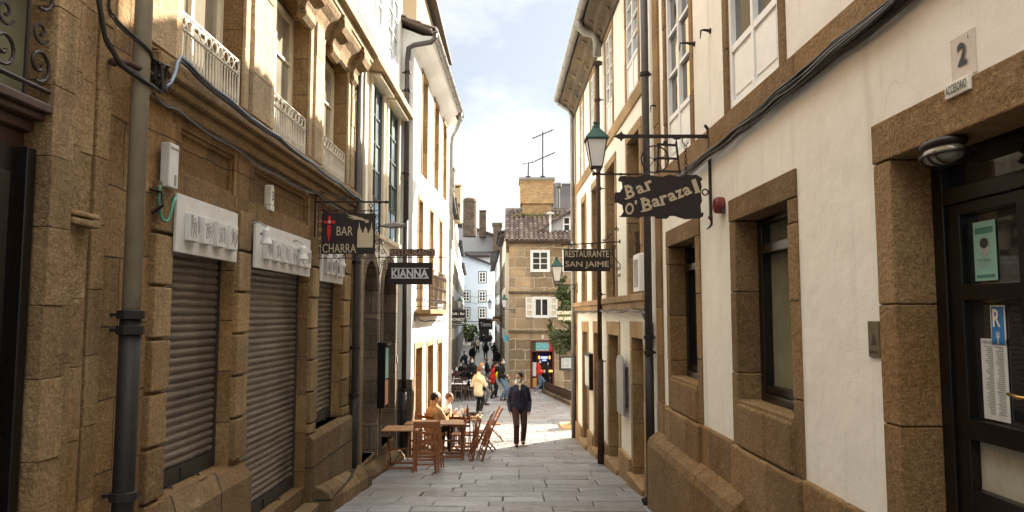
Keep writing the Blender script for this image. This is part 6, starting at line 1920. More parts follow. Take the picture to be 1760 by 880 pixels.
def barazal():
    y = 7.1
    t = thing('hanging_sign', "large dark Bar O'Barazal sign cut with a ragged edge, hung on two chains", 'sign', (1.45, y, .94), group='hanging bar signs')
    k = 7.1 / 1250 / .9985
    def q(px, py):                 # design grid of the sign: 1 unit = 5.7 mm, origin at its lower left
        return (1.012 + (px - 1057) * k, 1.385 - (py - 298) * k)
    out = [(1066, 302), (1075, 301), (1080, 303), (1095, 303), (1110, 299), (1125, 301), (1140, 303), (1152, 299), (1170, 303), (1180, 299), (1190, 300), (1199, 299), (1208, 305), (1209, 308), (1206, 311), (1208, 320), (1206, 330), (1208, 345), (1205, 352), (1206, 366), (1210, 365), (1209, 372), (1204, 375), (1180, 377), (1172, 375), (1160, 371), (1152, 371), (1147, 376), (1130, 376), (1125, 372), (1104, 372), (1098, 376), (1090, 373), (1064, 373), (1068, 370), (1072, 364), (1070, 352), (1062, 348), (1057, 349), (1056, 338), (1058, 330), (1066, 330), (1071, 322), (1070, 312), (1063, 309)]
    m = MB(); m.extr([(q(*p)[0], y - .012, q(*p)[1]) for p in out], (0, .024, 0)); bd = m.build('board', 'sign_brown', t)
    yf = y - .014
    def tx(s_, cx, cy, w, h, a, **kw):
        X_, Z_ = q(cx, cy); text(s_, w * k, h * k, 'letter_cream', bd, T_(X_, Z_, yf, math.radians(a)), bold=.028, **kw)
    tx('B', 1083, 329, 15, 22, 12); tx('a', 1101, 325, 13, 15, 20); tx('r', 1117, 318, 13, 17, 24)
    tx('O', 1082, 359, 15, 21, -6); tx("'", 1093, 348, 4, 7, 0)
    for c, cx, cy, w, h, a in (('B', 1112, 352, 17, 22, 10), ('a', 1128, 348, 14, 15, 12), ('r', 1142, 343, 13, 16, 16), ('a', 1156, 338, 14, 15, 20), ('z', 1169, 333, 13, 15, 22), ('a', 1182, 328, 14, 15, 24), ('l', 1197, 319, 8, 24, 18)):
        tx(c, cx, cy, w, h, a)
    m = MB()                        # slab serifs
    for cx, cy, a, w in ((1079, 341, 12, 10), (1107, 363, 10, 11), (1113, 327, 24, 8), (1140, 352, 16, 8), (1200, 330, 18, 9), (1077, 319, 12, 8), (1105, 341, 10, 9)):
        X_, Z_ = q(cx, cy); c_, s_ = math.cos(math.radians(a)) * w * k / 2, math.sin(math.radians(a)) * w * k / 2
        m.bar((X_ - c_, yf - .003, Z_ - s_), (X_ + c_, yf - .003, Z_ + s_), .006, .014)
    m.build('serif', 'letter_cream', bd)
    b = MB(); xb, za = 1.955, 1.765
    b.bar((1.10, y, za), (xb, y, za), .022, .034)
    b.extr([(1.01, y - .008, za), (1.07, y - .008, za + .032), (1.085, y - .008, za + .055), (1.10, y - .008, za + .025), (1.14, y - .008, za + .015), (1.14, y - .008, za - .015), (1.10, y - .008, za - .025), (1.085, y - .008, za - .055), (1.07, y - .008, za - .03)], (0, .016, 0))
    b.bar((xb, y, .96), (xb, y, 1.80), .026, .026); b.tube([(xb, y, 1.78), (xb - .01, y, 1.84), (xb - .04, y, 1.88)], [.020, .018, .014], 8)
    b.ball((xb, y, .955), (.026, .022, .03), 8, 6); b.tube([(xb, y, .95), (xb + .01, y, .90), (xb - .01, y, .86), (xb - .045, y, .835)], [.015, .014, .010, .004], 6)
    ring(b, (1.905, y, 1.205), .030, EX, EZ, .008, 16)
    b.tube([(xb, y, 1.70), (2.0, y, 1.70)], .012, 6); b.tube([(xb, y, 1.0), (2.0, y, 1.0)], .012, 6)
    b.build('iron_bracket', 'iron', t)
    for x, z1 in ((1.315, 1.39), (1.72, 1.40)):
        c = MB(); z = za - .02; i = 0
        if x > 1.5: c.tube([(x - .03, y, za - .01), (x - .03, y, za - .06), (x, y, za - .10), (x + .03, y, za - .06)], .006, 5); z = za - .09
        else: c.tube([(x, y, za), (x, y, za - .05)], .006, 5); z = za - .05
        while z > z1 - .005:
            n = 10; ax = EX if i % 2 == 0 else (0, 1, 0)
            c.tube([V((x, y, z - .018)) + V(ax) * (.010 if x < 1.5 else .014) * math.cos(2 * math.pi * j / n) + V(EZ) * .019 * math.sin(2 * math.pi * j / n) for j in range(n)], .0038, 5, closed=True)
            z -= .030; i += 1
        c.build('chain', 'iron', t)
    w = MB()
    wc = (1.415, y, 1.535)
    ring(w, wc, .135, EX, EZ, .0075, 28)
    for k_ in range(5):
        a = k_ * math.pi * 2 / 5 + .3; w.tube([wc, (wc[0] + .13 * math.cos(a), y, wc[2] + .13 * math.sin(a))], .004, 5)
    w.ball(wc, .018, 8, 6)
    w.bar((1.44, y + .012, 1.40), (1.455, y + .012, 1.70), .018, .022); w.bar((1.66, y + .012, 1.39), (1.63, y + .012, 1.71), .018, .022)
    w.bar((1.435, y, 1.685), (1.625, y, 1.675), .018, .022); w.bar((1.43, y, 1.545), (1.645, y, 1.540), .018, .020); w.bar((1.42, y, 1.415), (1.67, y, 1.41), .02, .02)
    w.ball((1.52, y, 1.705), (.022, .01, .018), 8, 6); w.tube([(1.63, y, 1.70), (1.63, y, 1.735)], .007, 5); w.bar((1.60, y, 1.74), (1.67, y, 1.74), .012, .010)
    w.build('spinning_wheel', 'iron', t)
barazal()

def lantern(name, lab, x, y, z, wallx, s=1.0, arm=True):
    t = thing(name, lab, 'street lamp', (wallx, y, z - .12 * s), group='green wall lanterns')
    r = 0.215 * s
    m = MB(); q = math.pi / 4
    m.lathe((x, y, z + .50 * s), [(r * 1.38, 0), (r * 1.35, .03 * s), (r * .50, .20 * s), (r * .42, .22 * s), (r * .42, .25 * s), (r * .22, .29 * s), (r * .30, .31 * s), (r * .30, .335 * s), (.0, .35 * s)], 4, rot=q)
    m.build('lamp_hood', 'copper_green', t, bevel=.004)
    m = MB(); m.lathe((x, y, z), [(r * .62, .02 * s), (r * 1.12, .49 * s)], 4, rot=q); m.build('glass', 'lamp_glass', t)
    f = MB()
    for k in range(4):
        a = q + k * math.pi / 2
        f.tube([(x + r * .64 * math.cos(a), y + r * .64 * math.sin(a), z + .02 * s), (x + r * 1.15 * math.cos(a), y + r * 1.15 * math.sin(a), z + .50 * s)], .011 * s, 5)
    f.lathe((x, y, z - .005), [(r * .68, 0), (r * .68, .03 * s)], 4, rot=q)
    for k in range(4):
        a = q + k * math.pi / 2
        f.tube([(x + r * .6 * math.cos(a), y + r * .6 * math.sin(a), z), (x + r * .4 * math.cos(a), y + r * .4 * math.sin(a), z - .07 * s), (x, y, z - .10 * s)], .009 * s, 5)
    f.ball((x, y, z - .115 * s), .026 * s, 8, 6)
    f.build('lamp_frame', 'iron', t)
    b = MB(); za = z - .115 * s
    b.bar((x, y, za), (wallx, y, za), .028 * s, .03 * s); d = 1 if wallx > x else -1
    b.ball((x - d * .05 * s, y, za), (.03 * s,) * 3, 8, 6); b.ball(((x + wallx) / 2, y, za), (.04 * s, .022 * s, .026 * s), 8, 6)
    b.bar((wallx, y, za - .28 * s), (wallx, y, za + .1 * s), .03 * s, .03 * s)
    b.tube([(wallx, y, za - .24 * s), (wallx - d * .18 * s, y, za - .12 * s), (wallx - d * .32 * s, y, za)], .010 * s, 5)
    scroll(b, (wallx - d * .08 * s, y, za - .10 * s), .05 * s, EX, EZ, 1, 1.4, .008 * s)
    b.build('wall_arm', 'iron', t)
lantern('street_lantern', 'large green lantern on the ivory house beside the Barazal sign', 1.21, 10.3, 2.10, 1.91, 0.80)
lantern('street_lantern', 'green lantern behind the San Jaime sign at the end of the ivory house', 1.19, 19.3, .88, 1.745, .78)
lantern('street_lantern', 'green lantern at the left corner of the granite corner house', -.42, 39.9, .40, .15, .85)
lantern('street_lantern', 'dark lantern above the Cafe Bar Monroy sign on the left of the alley', -3.45, 48, .45, -3.9, .9)
lantern('street_lantern', 'small dark lantern far down the right side of the alley', -2.2, 72, 0.7, -1.4, 1.0)

def small_signs():
    def sign(lab, x0, x1, z0, z1, y, mat, lines, lm='sign_white', wallx=None):
        t = thing('hanging_sign', lab, 'sign', ((x0 + x1) / 2, y, z0), group='small signs down the alley')
        m = MB(); m.box((x0, y - .02, z0), (x1, y + .02, z1)); b = m.build('board', mat, t)
        for (s_, cx, cz, w, h) in lines: text(s_, w, h, lm, b, T_(cx, cz, y - .023), bold=.02)
        if wallx is not None:
            m = MB(); m.bar((wallx, y, z1 + .04), (x1 if wallx < x0 else x0, y, z1 + .04), .03, .03); m.build('arm', 'iron', t)
    y = 40.0; k = y / 1250
    X2 = lambda px: (px - 880) * k; Z2 = lambda py: (541 - py) * k
    sign('black Cafe Bar MONROY sign hanging over the cafe tables', X2(774), X2(801), Z2(553), Z2(533), y, 'sign_black',
         [('Café - Bar', X2(787.5), Z2(539), .74, .14), ('MONROY', X2(787.5), Z2(549), .76, .17)], wallx=-3.6)
    sign('small dark panel hung below the MONROY sign', X2(779), X2(798), Z2(560), Z2(555), y, 'sign_black', [('RESTAURANTE', X2(788.5), Z2(557.5), .5, .08)], 'letter_grey', None)
    sign('brown sign with pale script on the right of the alley', X2(842), X2(860), Z2(554), Z2(544), y + 6, 'iron_rust', [('A Senra', X2(851) * 1.15, Z2(549) * 1.15, .5, .17)], 'letter_cream', -.45)
    sign('pale blue square sign at the foot of the corner house alley wall', X2(865) , X2(876.5), Z2(587), Z2(576), y + .5, 'sign_cyan', [], wallx=None)
    sign('black illegible script sign deep on the right side of the alley', -2.75, -1.6, -1.2, -.35, 60, 'sign_black', [('Taberna', -2.15, -.78, .9, .35)], 'letter_grey', -1.0)
    y = 22.7
    for z0, s_, lab in ((-.08, 'ES', 'uppermost'), (-.30, 'ES', 'middle'), (-.52, 'RA', 'lowest')):
        x0, x1 = -2.06, -1.90
        sign(lab + ' of three little black plates stacked at the far end of the white house', x0, x1, z0 - .02, z0 + .14, y, 'sign_black', [(s_, -1.98, z0 + .06, .12, .11)], wallx=None)
small_signs()

# ================================================================== FURNITURE
random.seed(21)
def chair_common(t, folded):
    W2 = .215
    if folded:
        for s_ in (-1, 1):
            m = MB(); m.bar((s_ * W2, 0, 0), (s_ * W2, 0, .86), .035, .022, up=(0, 1, 0)); m.build('leg', 'wood_chair', t, bevel=.004)
            m = MB(); m.bar((s_ * (W2 - .045), .03, .01), (s_ * (W2 - .045), .03, .47), .030, .02, up=(0, 1, 0)); m.build('leg', 'wood_chair', t, bevel=.004)
        m = MB(); m.box((-W2, -.012, .76), (W2, .012, .87)); m.build('backrest', 'wood_chair', t, bevel=.008)
        m = MB()
        for z0, z1 in ((.30, .36), (.495, .53), (.655, .70)): m.box((-W2 + .05, -.022, z0), (W2 - .05, -.004, z1))
        for k in range(6):
            x = -W2 + .05 + k * (2 * W2 - .1 - .032) / 5
            m.box((x, -.021, .36), (x + .032, -.005, .655))
        m.build('seat', 'wood_chair', t, bevel=.003)
        m = MB(); m.box((-W2, .0, .20), (W2, .018, .235)); m.cut(); m.box((-W2 + .04, .02, .12), (W2 - .04, .038, .15)); m.build('stretcher', 'wood_chair', t, bevel=.003)
    else:
        for s_ in (-1, 1):
            m = MB(); m.bar((s_ * W2, -.24, 0), (s_ * W2, .20, .86), .022, .036); m.build('leg', 'wood_chair', t, bevel=.004)
            m = MB(); m.bar((s_ * (W2 - .03), .24, 0), (s_ * (W2 - .03), -.16, .43), .020, .032); m.build('leg', 'wood_chair', t, bevel=.004)
        m = MB()
        for k in range(6): m.box((-W2 + .03, -.22 + k * .066, .432), (W2 - .03, -.165 + k * .066, .450))
        m.box((-W2 + .03, -.2, .415), (-W2 + .06, .15, .432)); m.box((W2 - .06, -.2, .415), (W2 - .03, .15, .432))
        m.build('seat', 'wood_chair', t, bevel=.003)
        m = MB()
        for z, h in ((.60, .05), (.69, .05), (.77, .07)):
            y = -.24 + .44 * (z + h / 2) / .86
            m.extr([(-W2, y - .010, z), (W2, y - .010, z), (W2, y + .008, z), (-W2, y + .008, z)], (0, h * .5, h))
        m.build('backrest', 'wood_chair', t, bevel=.003)
        m = MB(); m.bar((-W2, -.17, .14), (W2, -.17, .14), .02, .03); m.cut(); m.bar((-W2 + .03, .17, .12), (W2 - .03, .17, .12), .02, .03); m.build('stretcher', 'wood_chair', t)

def mk_chair(folded, lab):
    t = thing('folding_chair', lab, 'chair', (0, 0, 0), (0, 0, 0), group='wooden folding chairs of the terrace', local=True)
    chair_common(t, folded)
    return t
F0 = mk_chair(True, 'folded wooden chair with slotted seat standing upright in front of the empty tables')
F0.location = (-1.50, 12.95, g(12.95) + .003); F0.rotation_euler = (math.radians(-4), 0, math.radians(4))
def dup(o, lab, loc, rot, group=None):
    c = copy_tree(o); c.location = loc; c.rotation_euler = rot
    if lab: c['label'] = lab
    if group: c['group'] = group
    return c
dup(F0, 'folded wooden chair just behind the front folded chair, its dark edge turned to us', (-1.28, 13.22, g(13.2) + .003), (math.radians(-6), 0, math.radians(78)))
for k, (x, la, lab) in enumerate(((-.93, -6, 'leftmost of the three folded chairs leaning against the long table'), (-.75, -13, 'middle one of the three folded chairs leaning against the long table'), (-.57, -20, 'rightmost of the three folded chairs leaning against the long table'))):
    dup(F0, lab, (x - .10, 15.0 - .05 * k, g(15) + .003), (math.radians(la), 0, math.radians(-82 + 3 * k)))
O0 = mk_chair(False, 'wooden folding chair standing alone in the street beside the walking man')
O0.location = (-.47, 18.9, g(18.9)); O0.rotation_euler = (0, 0, math.radians(-80))
dup(O0, 'wooden folding chair tucked under the set table with its back towards us', (-1.12, 15.95, g(15.95)), (0, 0, math.radians(180)))
dup(O0, 'wooden folding chair at the right end of the set table', (-.62, 16.75, g(16.75)), (0, 0, math.radians(-95)))
dup(O0, 'wooden folding chair under the woman in the tan jacket', (-1.76, 16.25, g(16.25)), (0, 0, math.radians(140)))
dup(O0, 'wooden folding chair under the person in pale clothes', (-1.64, 17.6, g(17.6)), (0, 0, math.radians(95)))

def mk_table(lab, w=.66, d=.60, h=.74, mat='wood_table'):
    t = thing('folding_table', lab, 'table', (0, 0, 0), (0, 0, 0), group='wooden folding tables of the terrace', local=True)
    m = MB(); n = 6
    for k in range(n):
        a = -d / 2 + k * d / n
        m.box((-w / 2, a + .003, h - .022), (w / 2, a + d / n - .003, h))
    m.box((-w / 2 + .05, -d / 2 + .02, h - .045), (-w / 2 + .08, d / 2 - .02, h - .022)); m.box((w / 2 - .08, -d / 2 + .02, h - .045), (w / 2 - .05, d / 2 - .02, h - .022))
    m.build('tabletop', mat, t, bevel=.004)
    for s_ in (-1, 1):
        x = s_ * (w / 2 - .07)
        m = MB(); m.bar((x, -d / 2 + .06, 0), (x, d / 2 - .12, h - .03), .024, .038); m.build('leg', 'wood_chair', t, bevel=.004)
        x -= s_ * .03
        m = MB(); m.bar((x, d / 2 - .06, 0), (x, -d / 2 + .12, h - .03), .024, .038); m.build('leg', 'wood_chair', t, bevel=.004)
    m = MB()
    for y, z in ((-d / 2 + .09, .07), (d / 2 - .09, .07), (0, .36)): m.cut(); m.bar((-w / 2 + .06, y, z), (w / 2 - .06, y, z), .022, .035)
    m.build('stretcher', 'wood_chair', t, bevel=.003)
    return t
T0 = mk_table('small empty wooden table nearest the arches, left of the folded chair'); T0.location = (-2.00, 13.45, g(13.45))
dup(T0, 'empty wooden table behind the folded chair, against the white house', (-1.86, 15.25, g(15.25)), (0, 0, .03))
dup(T0, 'empty wooden table with the three folded chairs leaning on its right end', (-1.26, 15.22, g(15.22)), (0, 0, -.02))
dup(T0, 'wooden table set with a bowl and plates in front of the seated women', (-1.10, 16.65, g(16.65)), (0, 0, .02))
dup(T0, 'wooden table with bottles, glasses and a bowl farthest along the white house', (-1.05, 17.55, g(17.55)), (0, 0, -.03))

def tableware():
    def put(name, lab, cat, prof, x, y, mat, n=14, grp='tableware on the set tables'):
        z = g(16.65 if y < 17.1 else 17.55) + .741
        m = MB(); m.lathe((x, y, z), prof, n)
        return tag(m.build(name, mat, smooth=False), lab, cat, grp)
    bowl = [(.03, 0), (.06, .01), (.10, .05), (.115, .085), (.105, .085), (.09, .05), (.0, .02)]
    put('bowl', 'dark bowl on the nearer set table', 'bowl', bowl, -1.02, 16.60, 'ceramic_dark')
    put('bowl', 'dark bowl on the farther table by the bottles', 'bowl', bowl, -.92, 17.50, 'ceramic_dark')
    plate = [(.06, 0), (.12, .012), (.125, .018), (.0, .012)]
    p = put('plate', 'white plate with orange food at the right edge of the nearer set table', 'plate', plate, -.86, 16.70, 'plate_white')
    m = MB(); rnd = random.Random(1)
    for k in range(14): m.ball((-.86 + rnd.uniform(-.06, .06), 16.70 + rnd.uniform(-.06, .06), g(16.65) + .765), (.022, .02, .014), 6, 4)
    m.build('food', 'food', p)
    put('plate', 'empty white plate in front of the woman in the tan jacket', 'plate', plate, -1.28, 16.62, 'plate_white')
    bottle = [(.030, 0), (.033, .01), (.033, .15), (.014, .20), (.013, .26), (.0, .262)]
    put('bottle', 'brown beer bottle on the farther table', 'bottle', bottle, -1.06, 17.58, 'bottle_brown')
    put('bottle', 'clear water bottle beside the brown beer bottle', 'bottle', bottle, -1.20, 17.50, 'glass_clear')
    glass_ = [(.028, 0), (.006, .01), (.006, .07), (.032, .10), (.038, .16), (.030, .19), (.0, .185)]
    put('wine_glass', 'stemmed glass left of the clear bottle', 'glass', glass_, -1.32, 17.45, 'glass_clear')
    tum = [(.028, 0), (.034, .10), (.030, .10), (.026, .01), (0, .01)]
    put('tumbler', 'short glass next to the dark bowl on the farther table', 'glass', tum, -.76, 17.60, 'glass_clear')
    put('tumbler', 'short glass near the folded chairs on the nearer set table', 'glass', tum, -1.18, 16.82, 'glass_clear')
tableware()
m = MB()
for k in range(12): m.box((-.32 + k * .055, 18.45, g(18.5) + .006), (-.295 + k * .055, 18.75, g(18.6) + .010))
dg_ = MB(); dg_.box((-.36, 18.40, g(18.4) - .01), (.36, 18.80, g(18.8) + .012))
do = tag(dg_.build('drain_grate', 'zinc_dark'), 'iron drain grate with slots set in the sunlit paving', 'drain')
m = MB()
for k in range(12): m.box((-.32 + k * .055, 18.45, g(18.6) - .0), (-.295 + k * .055, 18.75, g(18.45) + .016))
m.build('slot', 'dark_void', None) if False else None

# far cafe terrace : dark chairs and pale tables
def cafe():
    c = thing('cafe_chair', 'dark wooden cafe chair crowded round the terrace tables below the Monroy sign', 'chair', (0, 0, 0), (0, 0, 0), group='dark chairs of the far terrace', local=True)
    m = MB()
    m.box((-.2, -.2, .44), (.2, .2, .47)); m.build('seat', 'wood_dark', c)
    for sx in (-1, 1):
        for sy in (-1, 1):
            m = MB(); m.box((sx * .18 - .015, sy * .18 - .015, 0), (sx * .18 + .015, sy * .18 + .015, .44 if sy < 0 else .88)); m.build('leg', 'wood_dark', c)
    m = MB(); m.box((-.18, .17, .80), (.18, .19, .88)); m.box((-.18, .17, .62), (.18, .19, .67)); m.build('backrest', 'wood_dark', c)
    t = thing('cafe_table', 'pale topped cafe table on the far terrace below the Monroy sign', 'table', (0, 0, 0), (0, 0, 0), group='tables of the far terrace', local=True)
    m = MB(); m.box((-.35, -.32, .72), (.35, .32, .75)); m.build('tabletop', 'marble', t, bevel=.01)
    for sx in (-1, 1):
        for sy in (-1, 1):
            m = MB(); m.box((sx * .29 - .018, sy * .26 - .018, 0), (sx * .29 + .018, sy * .26 + .018, .72)); m.build('leg', 'wood_dark', t)
    first_c = first_t = True
    rnd = random.Random(12)
    for i, (x, y) in enumerate([(-2.35, 32.6), (-1.55, 33.2), (-2.45, 34.6), (-1.7, 35.4), (-2.6, 36.8), (-1.9, 37.6), (-2.75, 39.2), (-2.95, 42.5), (-3.1, 46), (-3.2, 49.5), (-3.5, 54), (-3.7, 58)]):
        o = t if first_t else copy_tree(t); first_t = False
        o.location = (x, y, g(y)); o.rotation_euler = (0, 0, rnd.uniform(-.1, .1))
        for (dx, dy, a) in ((0, -.55, 180), (.1, .60, 0), (-.58, 0, 90), (.58, 0.05, -90)):
            if i > 7 and dx: continue
            if i == 1 and dx > 0.3: continue
            q = c if first_c else copy_tree(c); first_c = False
            q.location = (x + dx + rnd.uniform(-.05, .05), y + dy, g(y + dy)); q.rotation_euler = (0, 0, math.radians(a + rnd.uniform(-12, 12)))
cafe()

# ================================================================== PEOPLE
def limb(mb, pts, rad, n=12):
    for i in range(len(pts) - 1):
        mb.tube([pts[i], pts[i + 1]], [rad[i], rad[i + 1]], n)
    for p, r in zip(pts, rad): mb.ball(p, r, n, 8)

def remesh(mb, name, mat, parent, voxel, smooth=6):
    o = mb.build(name, mat, None, at=(0, 0, 0))
    r = o.modifiers.new('r', 'REMESH'); r.mode = 'VOXEL'; r.voxel_size = voxel
    s_ = o.modifiers.new('s', 'SMOOTH'); s_.iterations = smooth; s_.factor = .5
    bpy.context.view_layer.update()
    me = bpy.data.meshes.new_from_object(o.evaluated_get(bpy.context.evaluated_depsgraph_get()))
    old = o.data; o.modifiers.clear(); o.data = me
    me.polygons.foreach_set('use_smooth', [True] * len(me.polygons))
    bpy.data.meshes.remove(old)
    o.parent = parent
    return o

def ik(a, b, l1, l2, pole):
    a, b, pole = V(a), V(b), V(pole)
    d = b - a; L = min(d.length, (l1 + l2) * .999); dn = d.normalized()
    x = (l1 * l1 - l2 * l2 + L * L) / (2 * L); h = math.sqrt(max(l1 * l1 - x * x, 0))
    p = (pole - dn * pole.dot(dn)).normalized()
    return a + dn * x + p * h, a + dn * L

def person(label, loc, heading=0, H=1.75, sit=False, feet=None, hands=None, lean=(0, 0), head=(0, 0), top='cloth_black', legs='cloth_black', hair='hair_dark',
           longhair=False, mask=True, shoes='shoe_dark', skin='skin', coat=0.0, hood=None, detail=1, bag=None, bulk=1.0, group='people in the street', female=False, elbow=None):
    t = thing('person', label, 'person', loc, (0, 0, math.radians(heading)), group=group, local=True)
    k = H / 1.75; vx = .011 if detail else .022
    pz = (.55 if sit else .93) * k
    P = V((0, 0.02 if sit else 0, pz)); C = V((lean[0] * .6, lean[1] * .6, pz + .34 * k)); N = V((lean[0], lean[1], pz + .53 * k))
    hd = N + V((0, -.02, .165)) * k; k0 = k; k = k * 1.10
    sw = (.150 if female else .168) * k
    S = [N + V((s_ * sw, .0, -.105 * k)) for s_ in (-1, 1)]
    Hp = [P + V((s_ * .09 * k, 0, -.02)) for s_ in (-1, 1)]
    feet = feet or [(-.10, -.02, 0), (.10, .02, 0)]
    if sit: feet = feet or None
    A = [V((f[0], f[1], f[2] + .085)) for f in feet]
    K = []
    for i in range(2):
        kn, an = ik(Hp[i], A[i], .44 * k, .42 * k, (0, -1, .25 if not sit else .9)); K.append(kn); A[i] = an
    hands = hands or [(-.27, -.02, pz - .08), (.27, -.02, pz - .08)]
    E_ = []; W = []
    for i in range(2):
        s_ = -1 if i == 0 else 1
        e, w = ik(S[i], hands[i], .29 * k, .26 * k, elbow[i] if elbow else (s_ * .25, 1, -.2)); E_.append(e); W.append(w)
    Rh = Matrix.Rotation(math.radians(head[0]), 3, 'Z') @ Matrix.Rotation(math.radians(head[1]), 3, 'X')
    fwd = Rh @ V((0, -1, 0)); khead = k; k = k0; rt = Rh @ V((1, 0, 0)); upv = Rh @ V((0, 0, 1))
    def torso(m, e=0.0):
        m.ball(P + V((0, 0, .02)), (.155 * k + e, .11 * k + e, .13 * k + e)); m.ball(P.lerp(C, .45), (.135 * k + e, .10 * k + e, .15 * k)); m.ball(C, (.155 * k * bulk + e, .115 * k * bulk + e, .17 * k))
        limb(m, [S[0], N + V((0, .01, -.055)), S[1]], [.055 * k + e * .6, .075 * k + e * .5, .055 * k + e * .6])
    b = MB(); torso(b)
    limb(b, [N + V((0, .01, -.04)), hd + V((0, .01, -.04))], [.06 * k, .052 * k])
    b.ball(hd, (.074 * khead, .092 * khead, .112 * khead), 16, 12, M=Rh); b.ball(hd + fwd * .035 * khead - upv * .045 * khead, (.055 * khead, .055 * khead, .060 * khead), 12, 8, M=Rh)
    if detail:
        b.tube([hd + fwd * .088 * khead + upv * .01, hd + fwd * .112 * khead - upv * .018], [.008, .015], 8); b.ball(hd + fwd * .107 * khead - upv * .02, .014, 8, 6)
        for s_ in (-1, 1): b.ball(hd + rt * s_ * .075 * khead, (.012, .022, .032), 8, 6, M=Rh)
    for i in range(2):
        limb(b, [S[i], E_[i], W[i]], [.052 * k, .040 * k, .028 * k])
        limb(b, [Hp[i], K[i], A[i]], [.085 * k, .055 * k, .038 * k])
        d = (W[i] - E_[i]).normalized(); s_ = -1 if i == 0 else 1
        pr = W[i] + d * .045
        b.ball(pr, (.022, .034, .045) if detail else (.03, .035, .05), 10, 8)
        if detail:
            side = d.orthogonal().normalized() if abs(d.y) > .9 else d.cross(V((1, 0, 0))).normalized()
            nrm = d.cross(side).normalized()
            for q in range(4):
                u = (q - 1.5) / 1.5; r0 = pr + side * u * .026 + d * .03
                ln = .065 - .010 * abs(u - .2)
                limb(b, [r0, r0 + d * ln * .55 + nrm * .006, r0 + d * ln * .9 + nrm * .022], [.0095, .009, .008], 8)
            r0 = pr + side * .028 - d * .01
            limb(b, [r0, r0 + side * .022 + d * .025, r0 + side * .022 + d * .055], [.012, .011, .009], 8)
        b.ball(A[i] + V((0, -.06, -.04)), (.04, .10, .035), 10, 6)
    body = remesh(b, 'body', skin, t, vx if detail else .02, 5)
    # trousers
    m = MB(); e = .014
    m.ball(P + V((0, 0, .0)), (.160 * k + e, .115 * k + e, .13 * k + e))
    for i in range(2): limb(m, [Hp[i], Hp[i].lerp(K[i], .5), K[i], K[i].lerp(A[i], .5), A[i] + V((0, 0, .01))], [.100 * k, .090 * k, .074 * k, .069 * k, .064 * k])
    remesh(m, 'trousers', legs, t, vx, 5)
    # jacket
    m = MB(); e = .028 * bulk; torso(m, e)
    hem = P + V((0, 0, -.06 - coat)); m.ball(hem.lerp(P, .5), (.165 * k + e, .12 * k + e, .16 * k + coat * .5)) if not sit else None
    for s_ in (-1, 1):
        limb(m, [C + V((s_ * .085 * k, .0, .03)), C.lerp(P, .6) + V((s_ * .080 * k, .0, 0)), P + V((s_ * .080 * k, .0, .0 if sit else -.07 - coat))], [.098 * k * bulk, .100 * k * bulk, .104 * k * bulk])
    for i in range(2): limb(m, [S[i], S[i].lerp(E_[i], .5), E_[i], E_[i].lerp(W[i], .5), W[i]], [.062 * k * bulk, .066 * k * bulk, .060 * k * bulk, .055 * k * bulk, .046 * k])
    limb(m, [N + V((0, .02, -.02)), N + V((0, .015, .035))], [.085 * k, .075 * k])
    remesh(m, 'jacket', top, t, vx, 4)
    # shoes
    for i in range(2):
        m = MB(); a = A[i]
        m.ball(a + V((0, .0, -.035)), (.045, .06, .045), 10, 8); m.ball(a + V((0, -.09, -.05)), (.044, .09, .034), 10, 8); m.box((a.x - .04, a.y - .16, a.z - .085), (a.x + .04, a.y + .05, a.z - .06))
        remesh(m, 'shoe', shoes, t, .012, 3)
    # hair
    m = MB(); m.ball(hd + upv * .022 * khead - fwd * .018 * khead, (.083 * khead, .093 * khead, .103 * khead), 14, 10, M=Rh)
    if longhair:
        m.ball(hd - fwd * .05 * khead - upv * .06 * khead, (.085 * khead, .06 * khead, .12 * khead), 12, 8, M=Rh)
        limb(m, [hd - fwd * .05 * khead - upv * .08 * khead, hd - fwd * .07 * khead - upv * .22 * khead], [.075, .05])
    ho = remesh(m, 'hair', hair, t, .012, 3)
    if mask:
        m = MB(); m.ball(hd + fwd * .055 * khead - upv * .045 * khead, (.058 * khead, .060 * khead, .052 * khead), 12, 8, M=Rh); m.build('face_mask', 'mask_blue', t, smooth=True)
    elif detail:
        m = MB(); m.ball(hd + fwd * .092 * khead - upv * .055 * khead, (.022, .008, .006), 8, 6, M=Rh); m.build('mouth', 'alarm_red', body)
    if detail:
        m = MB()
        for s_ in (-1, 1): m.ball(hd + fwd * .086 * khead + rt * s_ * .030 * khead + upv * .012 * khead, .010, 8, 6)
        m.build('eyes', 'hair_dark', body)
    if hood:
        m = MB(); c = N + V((0, .045, .035))
        m.tube([c + V((.095 * math.cos(a), .085 * math.sin(a) - .02, .02 * math.sin(a))) for a in [2 * math.pi * q / 16 for q in range(16)]], .032, 8, closed=True)
        m.ball(N + V((0, .10, -.01)), (.09, .05, .07), 12, 8)
        m.extr([N + V((-.035, -.115, .01)), N + V((.035, -.115, .01)), N + V((.012, -.15, -.14)), N + V((-.012, -.15, -.14))], (0, .03, 0))
        remesh(m, 'hood', hood, t, .012, 3)
